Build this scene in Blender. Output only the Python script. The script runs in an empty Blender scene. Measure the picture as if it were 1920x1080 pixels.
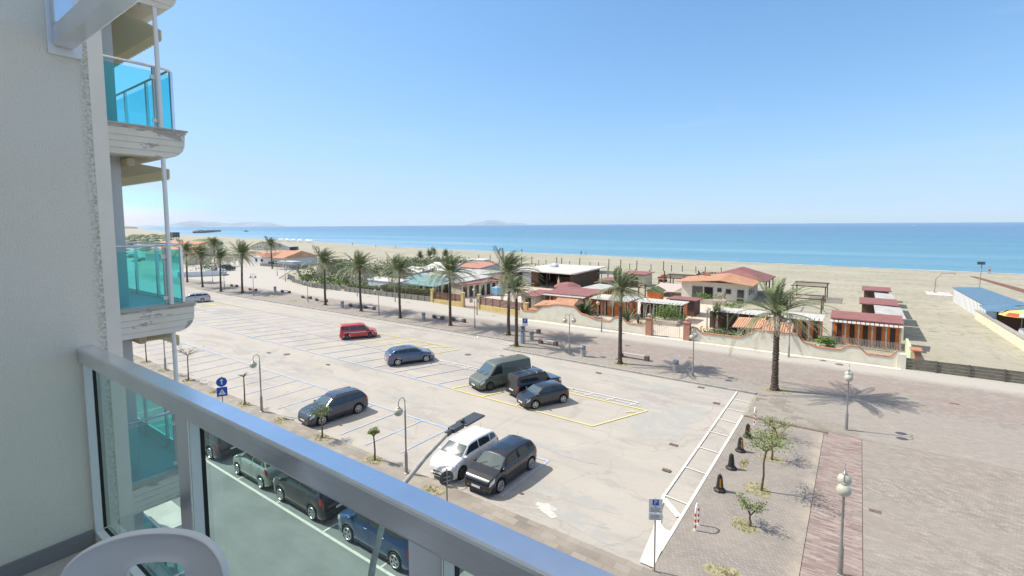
import bpy, bmesh, math, random
from mathutils import Vector, Matrix, Quaternion
from math import sin, cos, pi, radians, sqrt
scene = bpy.context.scene
col = scene.collection
R = random.Random(7)

# ------------------------------------------------------------ camera
F = 910.0; PPX, PPY = 960.0, 490.0; CAMZ = 12.5
yaw = radians(35.6); pitch = math.atan((490-421.2)/F); roll = radians(0.36)
fw0 = Vector((-sin(yaw), cos(yaw), 0)); rt0 = Vector((cos(yaw), sin(yaw), 0))
fwd = fw0*cos(pitch) + Vector((0, 0, -sin(pitch))); up0 = rt0.cross(fwd)
rgt = rt0*cos(roll) - up0*sin(roll); upv = rgt.cross(fwd)
cam = bpy.data.cameras.new('camera'); cam.sensor_width = 36; cam.lens = 36*F/1920
cam.shift_y = -(540-PPY)/1920; cam.clip_start = 0.05; cam.clip_end = 60000
co = bpy.data.objects.new('camera', cam); col.objects.link(co); scene.camera = co
m3 = Matrix((rgt, upv, -fwd)).transposed().to_4x4(); m3.translation = Vector((0, 0, CAMZ))
co.matrix_world = m3

# ------------------------------------------------------------ sky, sun, exposure
SUN_EL, SUN_AZ = 50.0, 17.0          # shadows run along (cos17, sin17)
sd = Vector((-cos(radians(SUN_AZ)), -sin(radians(SUN_AZ)), 0))*cos(radians(SUN_EL)) + Vector((0, 0, sin(radians(SUN_EL))))
w = bpy.data.worlds.new('World'); scene.world = w; w.use_nodes = True
nt = w.node_tree; bg = nt.nodes['Background']
sky = nt.nodes.new('ShaderNodeTexSky'); sky.sky_type = 'NISHITA'; sky.sun_disc = False
sky.sun_elevation = radians(SUN_EL); sky.sun_rotation = math.atan2(sd.x, sd.y)
sky.altitude = 10; sky.air_density = 1.0; sky.dust_density = 0.35; sky.ozone_density = 1.6
sx = nt.nodes.new('ShaderNodeSeparateColor'); cx_ = nt.nodes.new('ShaderNodeCombineColor'); nt.links.new(sky.outputs[0], sx.inputs[0])
def wm(op, a, b):                    # soft shoulder per channel: keeps the bright horizon from burning out
    q = nt.nodes.new('ShaderNodeMath'); q.operation = op
    for i, v in enumerate((a, b)):
        if isinstance(v, (int, float)): q.inputs[i].default_value = v
        else: nt.links.new(v, q.inputs[i])
    return q.outputs[0]
for i, (ka, km) in enumerate(((.60, 1.2), (.82, 1.2), (.93, 1.8))):
    c_ = sx.outputs[i]; lo_ = wm('MINIMUM', c_, km/.15); r_ = wm('DIVIDE', lo_, km/.15); ov = wm('MULTIPLY', wm('MAXIMUM', wm('SUBTRACT', c_, km/.15), 0.0), (1.9, 1.55, 1.2)[i])  # sky near the sun, out of view, boosted to warm and fill the shade
    nt.links.new(wm('ADD', wm('DIVIDE', wm('MULTIPLY', lo_, ka), wm('ADD', wm('MULTIPLY', r_, r_), 1.0)), ov), cx_.inputs[i])
# faint cirrus wisps low down; overhead an unseen white fill added to brighten shade
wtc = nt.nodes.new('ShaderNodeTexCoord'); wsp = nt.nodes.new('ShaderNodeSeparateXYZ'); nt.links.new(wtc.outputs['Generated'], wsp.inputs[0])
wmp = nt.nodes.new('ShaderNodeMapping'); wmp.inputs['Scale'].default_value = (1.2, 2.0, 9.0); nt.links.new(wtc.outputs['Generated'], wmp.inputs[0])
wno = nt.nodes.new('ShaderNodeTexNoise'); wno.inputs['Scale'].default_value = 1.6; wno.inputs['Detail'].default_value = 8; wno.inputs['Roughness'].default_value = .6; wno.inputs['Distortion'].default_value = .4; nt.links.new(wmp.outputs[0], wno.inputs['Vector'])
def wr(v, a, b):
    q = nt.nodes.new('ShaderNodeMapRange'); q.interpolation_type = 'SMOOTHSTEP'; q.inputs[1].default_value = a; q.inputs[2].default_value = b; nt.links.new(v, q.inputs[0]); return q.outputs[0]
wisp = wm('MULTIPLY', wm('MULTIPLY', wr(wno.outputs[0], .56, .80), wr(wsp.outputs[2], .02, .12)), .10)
overhead_fill = wm('MULTIPLY', wr(wsp.outputs[2], .50, .80), wm('ADD', wm('MULTIPLY', wr(wno.outputs[0], .35, .7), .5), .5))
wfac = wm('MINIMUM', wm('ADD', wisp, overhead_fill), 1.0)
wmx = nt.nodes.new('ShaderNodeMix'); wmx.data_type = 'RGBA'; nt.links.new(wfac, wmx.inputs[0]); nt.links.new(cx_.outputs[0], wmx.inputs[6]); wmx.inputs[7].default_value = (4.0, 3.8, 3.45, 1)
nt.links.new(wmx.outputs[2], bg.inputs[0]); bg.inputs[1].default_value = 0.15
sl = bpy.data.lights.new('sun', 'SUN'); sl.energy = 3.65; sl.angle = radians(0.5); sl.color = (1.0, 0.93, 0.81)
so = bpy.data.objects.new('sun', sl); col.objects.link(so)
so.rotation_euler = sd.to_track_quat('Z', 'Y').to_euler(); so.location = (-30, -10, 60)
scene.view_settings.view_transform = 'Standard'; scene.view_settings.look = 'None'
scene.view_settings.exposure = 0.70; scene.view_settings.gamma = 1.0
scene.cycles.max_bounces = 10; scene.cycles.volume_bounces = 1; scene.cycles.transparent_max_bounces = 24

# ------------------------------------------------------------ materials
def mat(name, c, rough=0.7, metal=0.0, var=0.0, scale=3.0, bump=0.0, bscale=40.0, c2=None, stretch=None, spec=None, coat=0.0, trans=0.0, emit=0, detail=6, contrast=None):
    m = bpy.data.materials.new(name); m.use_nodes = True
    n = m.node_tree.nodes; l = m.node_tree.links; b = n['Principled BSDF']
    b.inputs['Base Color'].default_value = (*c, 1); b.inputs['Roughness'].default_value = rough
    b.inputs['Metallic'].default_value = metal
    if spec is not None: b.inputs['Specular IOR Level'].default_value = spec
    if coat: b.inputs['Coat Weight'].default_value = coat; b.inputs['Coat Roughness'].default_value = 0.04
    if trans: b.inputs['Transmission Weight'].default_value = trans
    tc = n.new('ShaderNodeTexCoord'); src = tc.outputs['Object']
    if stretch:
        mp = n.new('ShaderNodeMapping'); mp.inputs['Scale'].default_value = stretch
        l.new(src, mp.inputs['Vector']); src = mp.outputs[0]
    if var or c2:
        no = n.new('ShaderNodeTexNoise'); no.inputs['Scale'].default_value = scale; no.inputs['Detail'].default_value = detail
        no.inputs['Roughness'].default_value = 0.65
        l.new(src, no.inputs['Vector'])
        rp = n.new('ShaderNodeValToRGB'); lo, hi = contrast or (0.35, 0.65)
        rp.color_ramp.elements[0].position = lo; rp.color_ramp.elements[1].position = hi
        if c2: a, d = c, c2
        else: a = tuple(x*(1-var) for x in c); d = tuple(min(1, x*(1+var)) for x in c)
        rp.color_ramp.elements[0].color = (*a, 1); rp.color_ramp.elements[1].color = (*d, 1)
        l.new(no.outputs[0], rp.inputs[0]); l.new(rp.outputs[0], b.inputs['Base Color'])
    if bump:
        nb = n.new('ShaderNodeTexNoise'); nb.inputs['Scale'].default_value = bscale; nb.inputs['Detail'].default_value = 4
        l.new(src, nb.inputs['Vector'])
        bp = n.new('ShaderNodeBump'); bp.inputs['Strength'].default_value = bump; bp.inputs['Distance'].default_value = 0.02
        l.new(nb.outputs[0], bp.inputs['Height']); l.new(bp.outputs[0], b.inputs['Normal'])
    return m

def glass_mat(name, tint, refl=0.08, rough=0.0):
    m = bpy.data.materials.new(name); m.use_nodes = True
    n = m.node_tree.nodes; l = m.node_tree.links; n.remove(n['Principled BSDF'])
    t = n.new('ShaderNodeBsdfTransparent'); t.inputs[0].default_value = (*tint, 1)
    g = n.new('ShaderNodeBsdfGlossy'); g.inputs['Roughness'].default_value = rough
    fr = n.new('ShaderNodeFresnel'); fr.inputs[0].default_value = 1.5
    ge = n.new('ShaderNodeNewGeometry'); iv = n.new('ShaderNodeMath'); iv.operation = 'SUBTRACT'; iv.inputs[0].default_value = 1; l.new(ge.outputs['Backfacing'], iv.inputs[1])
    mu = n.new('ShaderNodeMath'); mu.operation = 'MULTIPLY'; l.new(fr.outputs[0], mu.inputs[0]); l.new(iv.outputs[0], mu.inputs[1])
    mx = n.new('ShaderNodeMixShader'); l.new(mu.outputs[0], mx.inputs[0]); l.new(t.outputs[0], mx.inputs[1]); l.new(g.outputs[0], mx.inputs[2])
    l.new(mx.outputs[0], n['Material Output'].inputs[0]); return m

class Nodes:
    """small helper for layered ground materials (object coordinates, metres)"""
    def __init__(s, name, rough=0.85):
        s.m = bpy.data.materials.new(name); s.m.use_nodes = True
        s.n = s.m.node_tree.nodes; s.l = s.m.node_tree.links; s.b = s.n['Principled BSDF']
        s.b.inputs['Roughness'].default_value = rough
        s.tc = s.n.new('ShaderNodeTexCoord').outputs['Object']; s.c = None
    def base(s, c):
        r = s.n.new('ShaderNodeRGB'); r.outputs[0].default_value = (*c, 1); s.c = r.outputs[0]
    def mapv(s, sc, rot=0, loc=(0, 0, 0)):
        mp = s.n.new('ShaderNodeMapping'); mp.inputs['Scale'].default_value = sc; mp.inputs['Rotation'].default_value = (0, 0, rot)
        mp.inputs['Location'].default_value = loc
        s.l.new(s.tc, mp.inputs[0]); return mp.outputs[0]
    def noise(s, scale, lo, hi, sc=(1, 1, 1), detail=8, rough=0.6, dist=0.0, loc=(0, 0, 0)):
        no = s.n.new('ShaderNodeTexNoise'); no.inputs['Scale'].default_value = scale; no.inputs['Detail'].default_value = detail
        no.inputs['Roughness'].default_value = rough; no.inputs['Distortion'].default_value = dist
        s.l.new(s.mapv(sc, 0, loc), no.inputs['Vector'])
        mr = s.n.new('ShaderNodeMapRange'); mr.inputs[1].default_value = lo; mr.inputs[2].default_value = hi
        s.l.new(no.outputs[0], mr.inputs[0]); return mr.outputs[0]
    def mix(s, c, fac, mode='MIX', k=1.0):
        mx = s.n.new('ShaderNodeMix'); mx.data_type = 'RGBA'; mx.blend_type = mode
        if k != 1.0:
            q = s.n.new('ShaderNodeMath'); q.operation = 'MULTIPLY'; q.inputs[1].default_value = k; s.l.new(fac, q.inputs[0]); fac = q.outputs[0]
        s.l.new(fac, mx.inputs[0]); s.l.new(s.c, mx.inputs[6])
        if isinstance(c, tuple): mx.inputs[7].default_value = (*c, 1)
        else: s.l.new(c, mx.inputs[7])
        s.c = mx.outputs[2]
    def math(s, op, a, b=None):
        q = s.n.new('ShaderNodeMath'); q.operation = op
        for i, v in enumerate((a, b)):
            if v is None: continue
            if isinstance(v, (int, float)): q.inputs[i].default_value = v
            else: s.l.new(v, q.inputs[i])
        return q.outputs[0]
    def bump(s, h, st=0.3, d=0.02):
        bp = s.n.new('ShaderNodeBump'); bp.inputs['Strength'].default_value = st; bp.inputs['Distance'].default_value = d
        s.l.new(h, bp.inputs['Height']); s.l.new(bp.outputs[0], s.b.inputs['Normal'])
    def brick(s, c1, c2, mortar, bw, bh, rot=0, msize=0.03, bias=0.0, off=0.5):
        bk = s.n.new('ShaderNodeTexBrick'); bk.inputs['Color1'].default_value = (*c1, 1); bk.inputs['Color2'].default_value = (*c2, 1)
        bk.inputs['Mortar'].default_value = (*mortar, 1); bk.inputs['Scale'].default_value = 1.0
        bk.inputs['Brick Width'].default_value = bw; bk.inputs['Row Height'].default_value = bh
        bk.inputs['Mortar Size'].default_value = msize; bk.inputs['Bias'].default_value = bias; bk.offset = off
        s.l.new(s.mapv((1, 1, 1), rot), bk.inputs['Vector']); return bk
    def sep(s):
        x = s.n.new('ShaderNodeSeparateXYZ'); s.l.new(s.tc, x.inputs[0]); return x.outputs
    def done(s):
        s.l.new(s.c, s.b.inputs['Base Color']); return s.m

# ------------------------------------------------------------ mesh building
class MB:
    def __init__(s): s.v = []; s.f = []
    def add(s, vs, fs):
        o = len(s.v); s.v += [tuple(p) for p in vs]; s.f += [tuple(i+o for i in f) for f in fs]; return s
    def box(s, x0, x1, y0, y1, z0, z1):
        return s.add([(x, y, z) for z in (z0, z1) for y in (y0, y1) for x in (x0, x1)],
                     [(0, 2, 3, 1), (4, 5, 7, 6), (0, 1, 5, 4), (2, 6, 7, 3), (0, 4, 6, 2), (1, 3, 7, 5)])
    def obox(s, c, sx, sy, sz, rz=0.0, rx=0.0, ry=0.0):
        M = Matrix.Translation(c) @ Matrix.Rotation(rz, 4, 'Z') @ Matrix.Rotation(ry, 4, 'Y') @ Matrix.Rotation(rx, 4, 'X')
        t = MB().box(-sx/2, sx/2, -sy/2, sy/2, -sz/2, sz/2)
        return s.add([M @ Vector(p) for p in t.v], t.f)
    def cyl(s, a, b, r0, r1=None, n=10, caps=True):
        a = Vector(a); b = Vector(b); r1 = r0 if r1 is None else r1
        d = (b-a).normalized(); q = d.to_track_quat('Z', 'Y'); vs = []
        for p, r in ((a, r0), (b, r1)):
            for i in range(n):
                t = 2*pi*i/n; vs.append(p + q @ Vector((r*cos(t), r*sin(t), 0)))
        fs = [(i, (i+1) % n, n+(i+1) % n, n+i) for i in range(n)]
        if caps: fs += [tuple(range(n-1, -1, -1)), tuple(range(n, 2*n))]
        return s.add(vs, fs)
    def tube(s, pts, r, n=8):
        pts = [Vector(p) for p in pts]; rs = r if isinstance(r, (list, tuple)) else [r]*len(pts); vs = []; ref = None
        for k, p in enumerate(pts):
            d = (pts[min(k+1, len(pts)-1)] - pts[max(k-1, 0)]).normalized()
            if ref is None: ref = d.orthogonal().normalized()
            ref = (ref - d*ref.dot(d)).normalized(); bi = d.cross(ref)
            for i in range(n):
                t = 2*pi*i/n; vs.append(p + (ref*cos(t) + bi*sin(t))*rs[k])
        fs = []
        for k in range(len(pts)-1):
            for i in range(n): fs.append((k*n+i, k*n+(i+1) % n, (k+1)*n+(i+1) % n, (k+1)*n+i))
        fs += [tuple(range(n-1, -1, -1)), tuple(range((len(pts)-1)*n, len(pts)*n))]
        return s.add(vs, fs)
    def lathe(s, prof, c=(0, 0, 0), n=20):
        vs = []; fs = []
        for r, z in prof:
            for i in range(n):
                t = 2*pi*i/n; vs.append((c[0]+r*cos(t), c[1]+r*sin(t), c[2]+z))
        for k in range(len(prof)-1):
            for i in range(n): fs.append((k*n+i, k*n+(i+1) % n, (k+1)*n+(i+1) % n, (k+1)*n+i))
        fs += [tuple(range(n-1, -1, -1)), tuple(range((len(prof)-1)*n, len(prof)*n))]
        return s.add(vs, fs)
    def ball(s, c, r, n=18, m=10, sz=1.0):
        return s.lathe([(max(1e-4, r*sin(pi*k/m)), -r*sz*cos(pi*k/m)) for k in range(m+1)], c, n)
    def prism(s, poly, z0, z1):
        n = len(poly)
        return s.add([(x, y, z0) for x, y in poly] + [(x, y, z1) for x, y in poly],
                     [tuple(range(n-1, -1, -1)), tuple(range(n, 2*n))] + [(i, (i+1) % n, n+(i+1) % n, n+i) for i in range(n)])
    def quad(s, *p): return s.add(p, [tuple(range(len(p)))])
    def xf(s, M): s.v = [tuple(M @ Vector(p)) for p in s.v]; return s
    def shift(s, d): s.v = [(p[0]+d[0], p[1]+d[1], p[2]+d[2]) for p in s.v]; return s
    def mesh(s, name, m, smooth=False, fix=True):
        me = bpy.data.meshes.new(name); me.from_pydata(s.v, [], s.f)
        if fix:
            b = bmesh.new(); b.from_mesh(me); bmesh.ops.recalc_face_normals(b, faces=b.faces); b.to_mesh(me); b.free()
        if m: me.materials.append(m)
        if smooth:
            me.polygons.foreach_set('use_smooth', [True]*len(me.polygons))
            try: me.set_sharp_from_angle(angle=radians(38 if smooth is True else smooth))
            except Exception: pass
        me.update(); return me

def tag(o, label=None, cat=None, group=None, kind=None):
    if label: o['label'] = label
    if cat: o['category'] = cat
    if group: o['group'] = group
    if kind: o['kind'] = kind
    return o
def obj(name, mb, m, parent=None, smooth=False, fix=True, bevel=0):
    me = mb if isinstance(mb, bpy.types.Mesh) else mb.mesh(name, m, smooth, fix)
    o = bpy.data.objects.new(name, me); col.objects.link(o)
    if parent is not None: o.parent = parent
    if bevel:
        md = o.modifiers.new('bevel', 'BEVEL'); md.width = bevel; md.segments = 2; md.limit_method = 'ANGLE'
    return o
def thing(name, label, cat, loc=(0, 0, 0), rz=0.0, group=None):
    o = bpy.data.objects.new(name, None); col.objects.link(o); o.empty_display_size = 0.3
    o.location = loc; o.rotation_euler = (0, 0, rz); return tag(o, label, cat, group)
def wpart(root, name, mb, m, smooth=False, **k):      # part given in world metres under an unrotated root
    l = root.location; return obj(name, mb.shift((-l.x, -l.y, -l.z)), m, root, smooth, **k)
def struct(name, mb, m, smooth=False): return tag(obj(name, mb, m, None, smooth), kind='structure')
def kids(o): return list(o.children)
def copy_tree(o, parent=None, **kw):
    c = o.copy(); col.objects.link(c)
    if parent is not None: c.parent = parent
    for ch in KID.get(o.name, []) or kids(o): copy_tree(ch, c)
    return c
KID = {}
def place(o, loc, rz=None, label=None, scale=None, group=None):
    o.location = loc
    if rz is not None: o.rotation_euler = (0, 0, rz)
    if label: o['label'] = label
    if group: o['group'] = group
    if scale: o.scale = scale if isinstance(scale, (tuple, list)) else (scale,)*3
    return o
def inst(proto, used, loc, rz=None, label=None, scale=None, group=None):
    o = proto if proto.name not in used else copy_tree(proto)
    used.add(proto.name); return place(o, loc, rz, label, scale, group)
USED = set()
# ============================================================ GROUND
def build_ground_mats():
    g = {}
    # pale worn asphalt of the car park
    a = Nodes('worn_pale_asphalt', 0.9); a.base((0.409, 0.376, 0.335))
    a.mix((0.327, 0.310, 0.287), a.noise(0.16, 0.45, 0.62, (1, 2.2, 1), 9, 0.6, 0.6), k=0.55)
    a.mix((0.458, 0.417, 0.365), a.noise(0.30, 0.5, 0.72, (1, 1.6, 1), 8, 0.6, 0, (9, 3, 0)), k=0.7)
    a.mix((0.295, 0.277, 0.260), a.noise(1.1, 0.60, 0.72, (0.5, 2.0, 1), 9, 0.7, 0.3, (2, 7, 1)), k=0.55)
    a.mix((0.222, 0.215, 0.213), a.noise(0.10, 0.555, 0.575, (1, 2.4, 1), 12, 0.66, 0.5, (31, 5, 0)), k=0.30)
    # cracks
    v = a.n.new('ShaderNodeTexVoronoi'); v.feature = 'DISTANCE_TO_EDGE'; v.inputs['Scale'].default_value = 0.22
    wn = a.n.new('ShaderNodeTexNoise'); wn.inputs['Scale'].default_value = 0.8; wn.inputs['Detail'].default_value = 5
    a.l.new(a.tc, wn.inputs['Vector'])
    va = a.n.new('ShaderNodeVectorMath'); va.operation = 'MULTIPLY_ADD'; va.inputs[1].default_value = (1.6, 1.6, 0)
    a.l.new(wn.outputs[1], va.inputs[0]); a.l.new(a.tc, va.inputs[2]); a.l.new(va.outputs[0], v.inputs['Vector'])
    mr = a.n.new('ShaderNodeMapRange'); mr.inputs[1].default_value = 0.0; mr.inputs[2].default_value = 0.012; mr.inputs[3].default_value = 1; mr.inputs[4].default_value = 0
    a.l.new(v.outputs[0], mr.inputs[0])
    a.mix((0.245, 0.223, 0.201), mr.outputs[0], k=0.38)
    a.mix((0.491, 0.462, 0.435), a.noise(9, 0.50, 0.75, (.7,1.3,1), 10, .8), k=0.45)
    a.mix((0.229, 0.215, 0.208), a.noise(7, 0.54, 0.76, (.7,1.4,1), 10, .8, loc=(3, 3, 3)), k=0.40)
    a.mix((0.161, 0.157, 0.159), a.noise(1.9, .69, .75, (1, 1, 1), 6, .6, 0, (11, 2, 0)), k=.5); a.mix((0.265, 0.256, 0.248), a.noise(0.9, .56, .66, (0.25, 3.2, 1), 7, .6, .2, (1, 22, 0)), k=.22)
    g['lot'] = a.done()
    a = Nodes('dark_street_asphalt', 0.9); a.base((0.201, 0.210, 0.209))
    a.mix((0.256, 0.260, 0.263), a.noise(0.5, 0.4, 0.65, (1, 2, 1)))
    a.mix((0.134, 0.140, 0.142), a.noise(22, 0.55, 0.8), k=0.5); g['street'] = a.done()
    a = Nodes('grey_asphalt_patch', 0.9); a.base((0.36, 0.35, 0.33)); a.mix((0.42, 0.40, 0.37), a.noise(1.2, 0.45, 0.7)); a.mix((0.22, 0.215, 0.205), a.noise(25, 0.5, 0.8), k=0.5); g['patch'] = a.done()
    a = Nodes('light_concrete_patch', 0.9); a.base((0.60, 0.57, 0.52)); a.mix((0.52, 0.49, 0.44), a.noise(2, 0.4, 0.7)); g['lpatch'] = a.done()
    # pavers : promenade, grey kerb band / reddish middle / light grey band
    def pave(name, band):
        p = Nodes(name, 0.88)
        rot = {'prom': 0, 'plaza': radians(12)}.get(band, 0)
        b = p.brick((0.225, 0.198, 0.175), (0.335, 0.298, 0.265), (0.205, 0.18, 0.16), 0.24, 0.12, rot, 0.010); p.c = b.outputs[0]
        o = p.sep()
        xm = p.n.new('ShaderNodeMapRange'); xm.inputs[1].default_value = -60; xm.inputs[2].default_value = -22; xm.inputs[3].default_value = 0.25; p.l.new(o[0], xm.inputs[0])
        if band == 'prom':
            def rng(lo0, lo1, hi0, hi1):
                y = o[1]
                wob = p.noise(0.35, 0.0, 1.0); yy = p.math('ADD', y, p.math('MULTIPLY', wob, 1.5))
                m1 = p.n.new('ShaderNodeMapRange'); m1.inputs[1].default_value = lo0; m1.inputs[2].default_value = lo1; p.l.new(yy, m1.inputs[0])
                m2 = p.n.new('ShaderNodeMapRange'); m2.inputs[1].default_value = hi0; m2.inputs[2].default_value = hi1; m2.inputs[3].default_value = 1; m2.inputs[4].default_value = 0; p.l.new(yy, m2.inputs[0])
                return p.math('MULTIPLY', m1.outputs[0], m2.outputs[0])
            p.mix((0.34, 0.315, 0.285), rng(39, 60, 60, 70), k=0.5)
            p.mix((0.311, 0.282, 0.250), rng(30, 31, 40.8, 41.4), k=0.6)
            p.mix((0.27, 0.195, 0.17), p.math('MULTIPLY', rng(42.0, 43.5, 48.5, 50.0), p.math('MULTIPLY', p.noise(0.45, 0.42, 0.66, (1, 1.6, 1), 9, .7), xm.outputs[0])), k=0.75)
            p.mix((0.44, 0.415, 0.375), rng(48.8, 50.4, 90, 91), k=0.85)
        else:
            p.mix((0.286, 0.257, 0.227), p.noise(0.18, 0.42, 0.62, (1, 1.8, 1), 8, 0.6, 1.2), k=0.65)
            p.mix((0.264, 0.200, 0.172), p.noise(0.16, 0.48, 0.68, (1, 1.6, 1), 9, 0.65, 1.0, (7, 4, 0)), k=0.42)
        p.mix((0.507, 0.451, 0.393), p.noise(2.6, 0.52, 0.72, (0.5, 1.6, 1), 9, .75), k=0.42)
        p.mix((0.204, 0.178, 0.154), p.noise(5.5, 0.58, 0.78, loc=(4, 4, 4)), k=0.45)
        p.mix((0.254, 0.226, 0.199), p.noise(0.5, 0.60, 0.70, (1, 1, 1), 9, 0.65, 0.5, (14, 4, 4)), k=0.35)
        return p.done()
    g['prom'] = pave('promenade_pavers', 'prom'); g['plaza'] = pave('plaza_cobbles', 'plaza')
    p = Nodes('sidewalk_slabs', 0.88); b = p.brick((0.200, 0.175, 0.152), (0.323, 0.284, 0.239), (0.185, 0.166, 0.141), 0.62, 0.40, 0, 0.012); p.c = b.outputs[0]
    p.mix((0.335, 0.306, 0.264), p.noise(0.5, 0.40, 0.65, (1, 1, 1), 7), k=0.55); p.mix((0.231, 0.199, 0.175), p.noise(1.0, 0.56, 0.7, (.5, 1.4, 1), loc=(5, 1, 0)), k=0.5)
    p.mix((0.186, 0.167, 0.147), p.noise(9, 0.55, 0.78), k=0.35)
    g['side'] = p.done()
    p = Nodes('grey_cobble_bed', 0.9); b = p.brick((0.239, 0.216, 0.196), (0.325, 0.286, 0.258), (0.215, 0.193, 0.177), 0.20, 0.11, radians(20), 0.02); p.c = b.outputs[0]
    p.mix((0.342, 0.303, 0.258), p.noise(0.4, 0.45, 0.65), k=0.5); p.mix((0.514, 0.457, 0.400), p.noise(6, 0.62, 0.75), k=0.5)
    p.mix((0.205, 0.182, 0.166), p.noise(4, 0.55, 0.75, loc=(4, 9, 0)), k=0.45)
    o = p.sep(); m1 = p.n.new('ShaderNodeMapRange'); m1.inputs[1].default_value = -2.0; m1.inputs[2].default_value = -1.35; p.l.new(p.math('ADD', o[0], p.math('MULTIPLY', p.math('SUBTRACT', p.noise(0.8, 0, 1, loc=(2, 2, 2)), .5), 1.2)), m1.inputs[0])
    p.mix((0.428, 0.365, 0.288), p.math('MULTIPLY', m1.outputs[0], p.noise(0.7, 0.35, 0.6)), k=0.7)
    g['cobble'] = p.done()
    p = Nodes('pink_paver_band', 0.88); b = p.brick((0.207, 0.143, 0.133), (0.321, 0.252, 0.228), (0.207, 0.167, 0.148), 0.42, 0.13, 0, 0.008); p.c = b.outputs[0]
    p.mix((0.367, 0.325, 0.293), p.noise(2.2, 0.56, 0.60, (0.45, 3.2, 1), 3), k=0.75); p.mix((0.291, 0.263, 0.243), p.noise(0.6, 0.5, 0.7, loc=(8, 0, 0)), k=0.5)
    g['pink'] = p.done()
    p = Nodes('beach_sand', 0.95); p.base((0.380, 0.352, 0.281))
    p.mix((0.315, 0.286, 0.227), p.noise(0.10, 0.42, 0.64, (0.5, 1.6, 1), 9, 0.65))
    p.mix((0.415, 0.379, 0.316), p.noise(0.05, 0.5, 0.7, (0.4, 1.5, 1), 8, 0.6, 0.4, (4, 20, 0)), k=0.7)
    p.mix((0.301, 0.268, 0.208), p.noise(1.4, 0.56, 0.72, (0.6, 1.3, 1), 8), k=0.45)
    p.mix((0.208, 0.223, 0.116), p.math('MULTIPLY', p.noise(0.9, 0.50, 0.62, detail=9), p.noise(0.09, 0.38, 0.54, loc=(40, 11, 0))), k=0.75)
    p.mix((0.236, 0.224, 0.182), p.noise(2.2, 0.58, 0.64, (0.8, 1.2, 1), 5, loc=(8, 8, 0)), k=0.6); p.mix((0.258, 0.233, 0.182), p.noise(0.5, 0.57, 0.63, (3.0, .22, 1), 6, .6, .8, (3, 1, 0)), k=.3); p.bump(p.noise(1.3, 0, 1, detail=8), 0.5, 0.12)
    g['sand'] = p.done()
    p = Nodes('grass_tuft_soil', 0.95); p.base((0.36, 0.31, 0.21)); p.mix((0.20, 0.205, 0.10), p.noise(5, 0.45, 0.6)); g['soil'] = p.done()
    # sea: pale shallows turning deep blue with distance from shore
    p = Nodes('sea_water', 0.22); o = p.sep()
    f = p.math('DIVIDE', p.math('SUBTRACT', p.math('ADD', o[1], p.math('MULTIPLY', o[0], 0.28)), 150), 2600)
    f = p.math('ADD', f, p.math('MULTIPLY', p.math('SUBTRACT', p.noise(0.004, 0, 1, (0.35, 2.2, 1), 5), 0.5), 0.25))
    f = p.math('POWER', p.math('MAXIMUM', f, 0.0), 0.42)
    rp = p.n.new('ShaderNodeValToRGB'); e = rp.color_ramp.elements
    e[0].position = 0.0; e[0].color = (0.20, 0.33, 0.40, 1); e[1].position = 1.0; e[1].color = (0.010, 0.085, 0.235, 1)
    for ps, cc in ((0.15, (0.12, 0.28, 0.36)), (0.3, (0.048, 0.195, 0.28)), (0.5, (0.018, 0.125, 0.225)), (0.75, (0.010, 0.085, 0.20))):
        q = e.new(ps); q.color = (*cc, 1)
    p.l.new(f, rp.inputs[0]); p.c = rp.outputs[0]
    p.mix((0.10, 0.26, 0.37), p.noise(0.010, 0.52, 0.68, (0.18, 2.4, 1), 6), k=0.45)
    p.mix((0.018, 0.13, 0.25), p.noise(0.016, 0.55, 0.70, (0.15, 2.0, 1), 6, loc=(77, 3, 0)), k=0.35)
    near_ = p.n.new('ShaderNodeMapRange'); near_.inputs[1].default_value = 330; near_.inputs[2].default_value = 180; p.l.new(o[1], near_.inputs[0])
    p.mix((0.05, 0.13, 0.20), p.math('MULTIPLY', near_.outputs[0], p.noise(0.22, .54, .62, (0.06, 1.0, 1), 4, .6, .4, (5, 0, 0))), k=.45)
    p.bump(p.noise(0.35, 0, 1, (0.5, 1.4, 1), 6), 0.8, 0.5); p.b.inputs['Specular IOR Level'].default_value = 0.2
    g['sea'] = p.done()
    p = Nodes('cement_terrace', 0.9); p.base((0.60, 0.52, 0.44)); p.mix((0.52, 0.45, 0.38), p.noise(0.8, 0.4, 0.65)); b = p.brick((1, 1, 1), (0.93, 0.92, 0.9), (0.75, 0.72, 0.7), 0.5, 0.5, 0, 0.012, off=0); 
    mx = p.n.new('ShaderNodeMix'); mx.data_type = 'RGBA'; mx.blend_type = 'MULTIPLY'; mx.inputs[0].default_value = 1; p.l.new(p.c, mx.inputs[6]); p.l.new(b.outputs[0], mx.inputs[7]); p.c = mx.outputs[2]
    g['terrace'] = p.done()
    g['kerb'] = mat('kerb_stone', (0.36, 0.345, 0.32), 0.9, var=0.25, scale=2.5)
    g['white'] = mat('worn_white_road_paint', (0.70, 0.68, 0.64), 0.8, c2=(0.52, 0.49, 0.44), scale=5, contrast=(0.5, 0.75))
    g['blue'] = mat('worn_blue_road_paint', (0.27, 0.38, 0.60), 0.8, c2=(0.47, 0.47, 0.48), scale=1.2, contrast=(0.34, 0.62))
    g['yellow'] = mat('worn_yellow_road_paint', (0.72, 0.60, 0.17), 0.8, c2=(0.62, 0.55, 0.36), scale=1.2, contrast=(0.40, 0.72))
    return g
G = build_ground_mats()

def sheet(name, poly, z, m): return struct(name, MB().quad(*[(x, y, z) for x, y in poly]), m)

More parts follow.
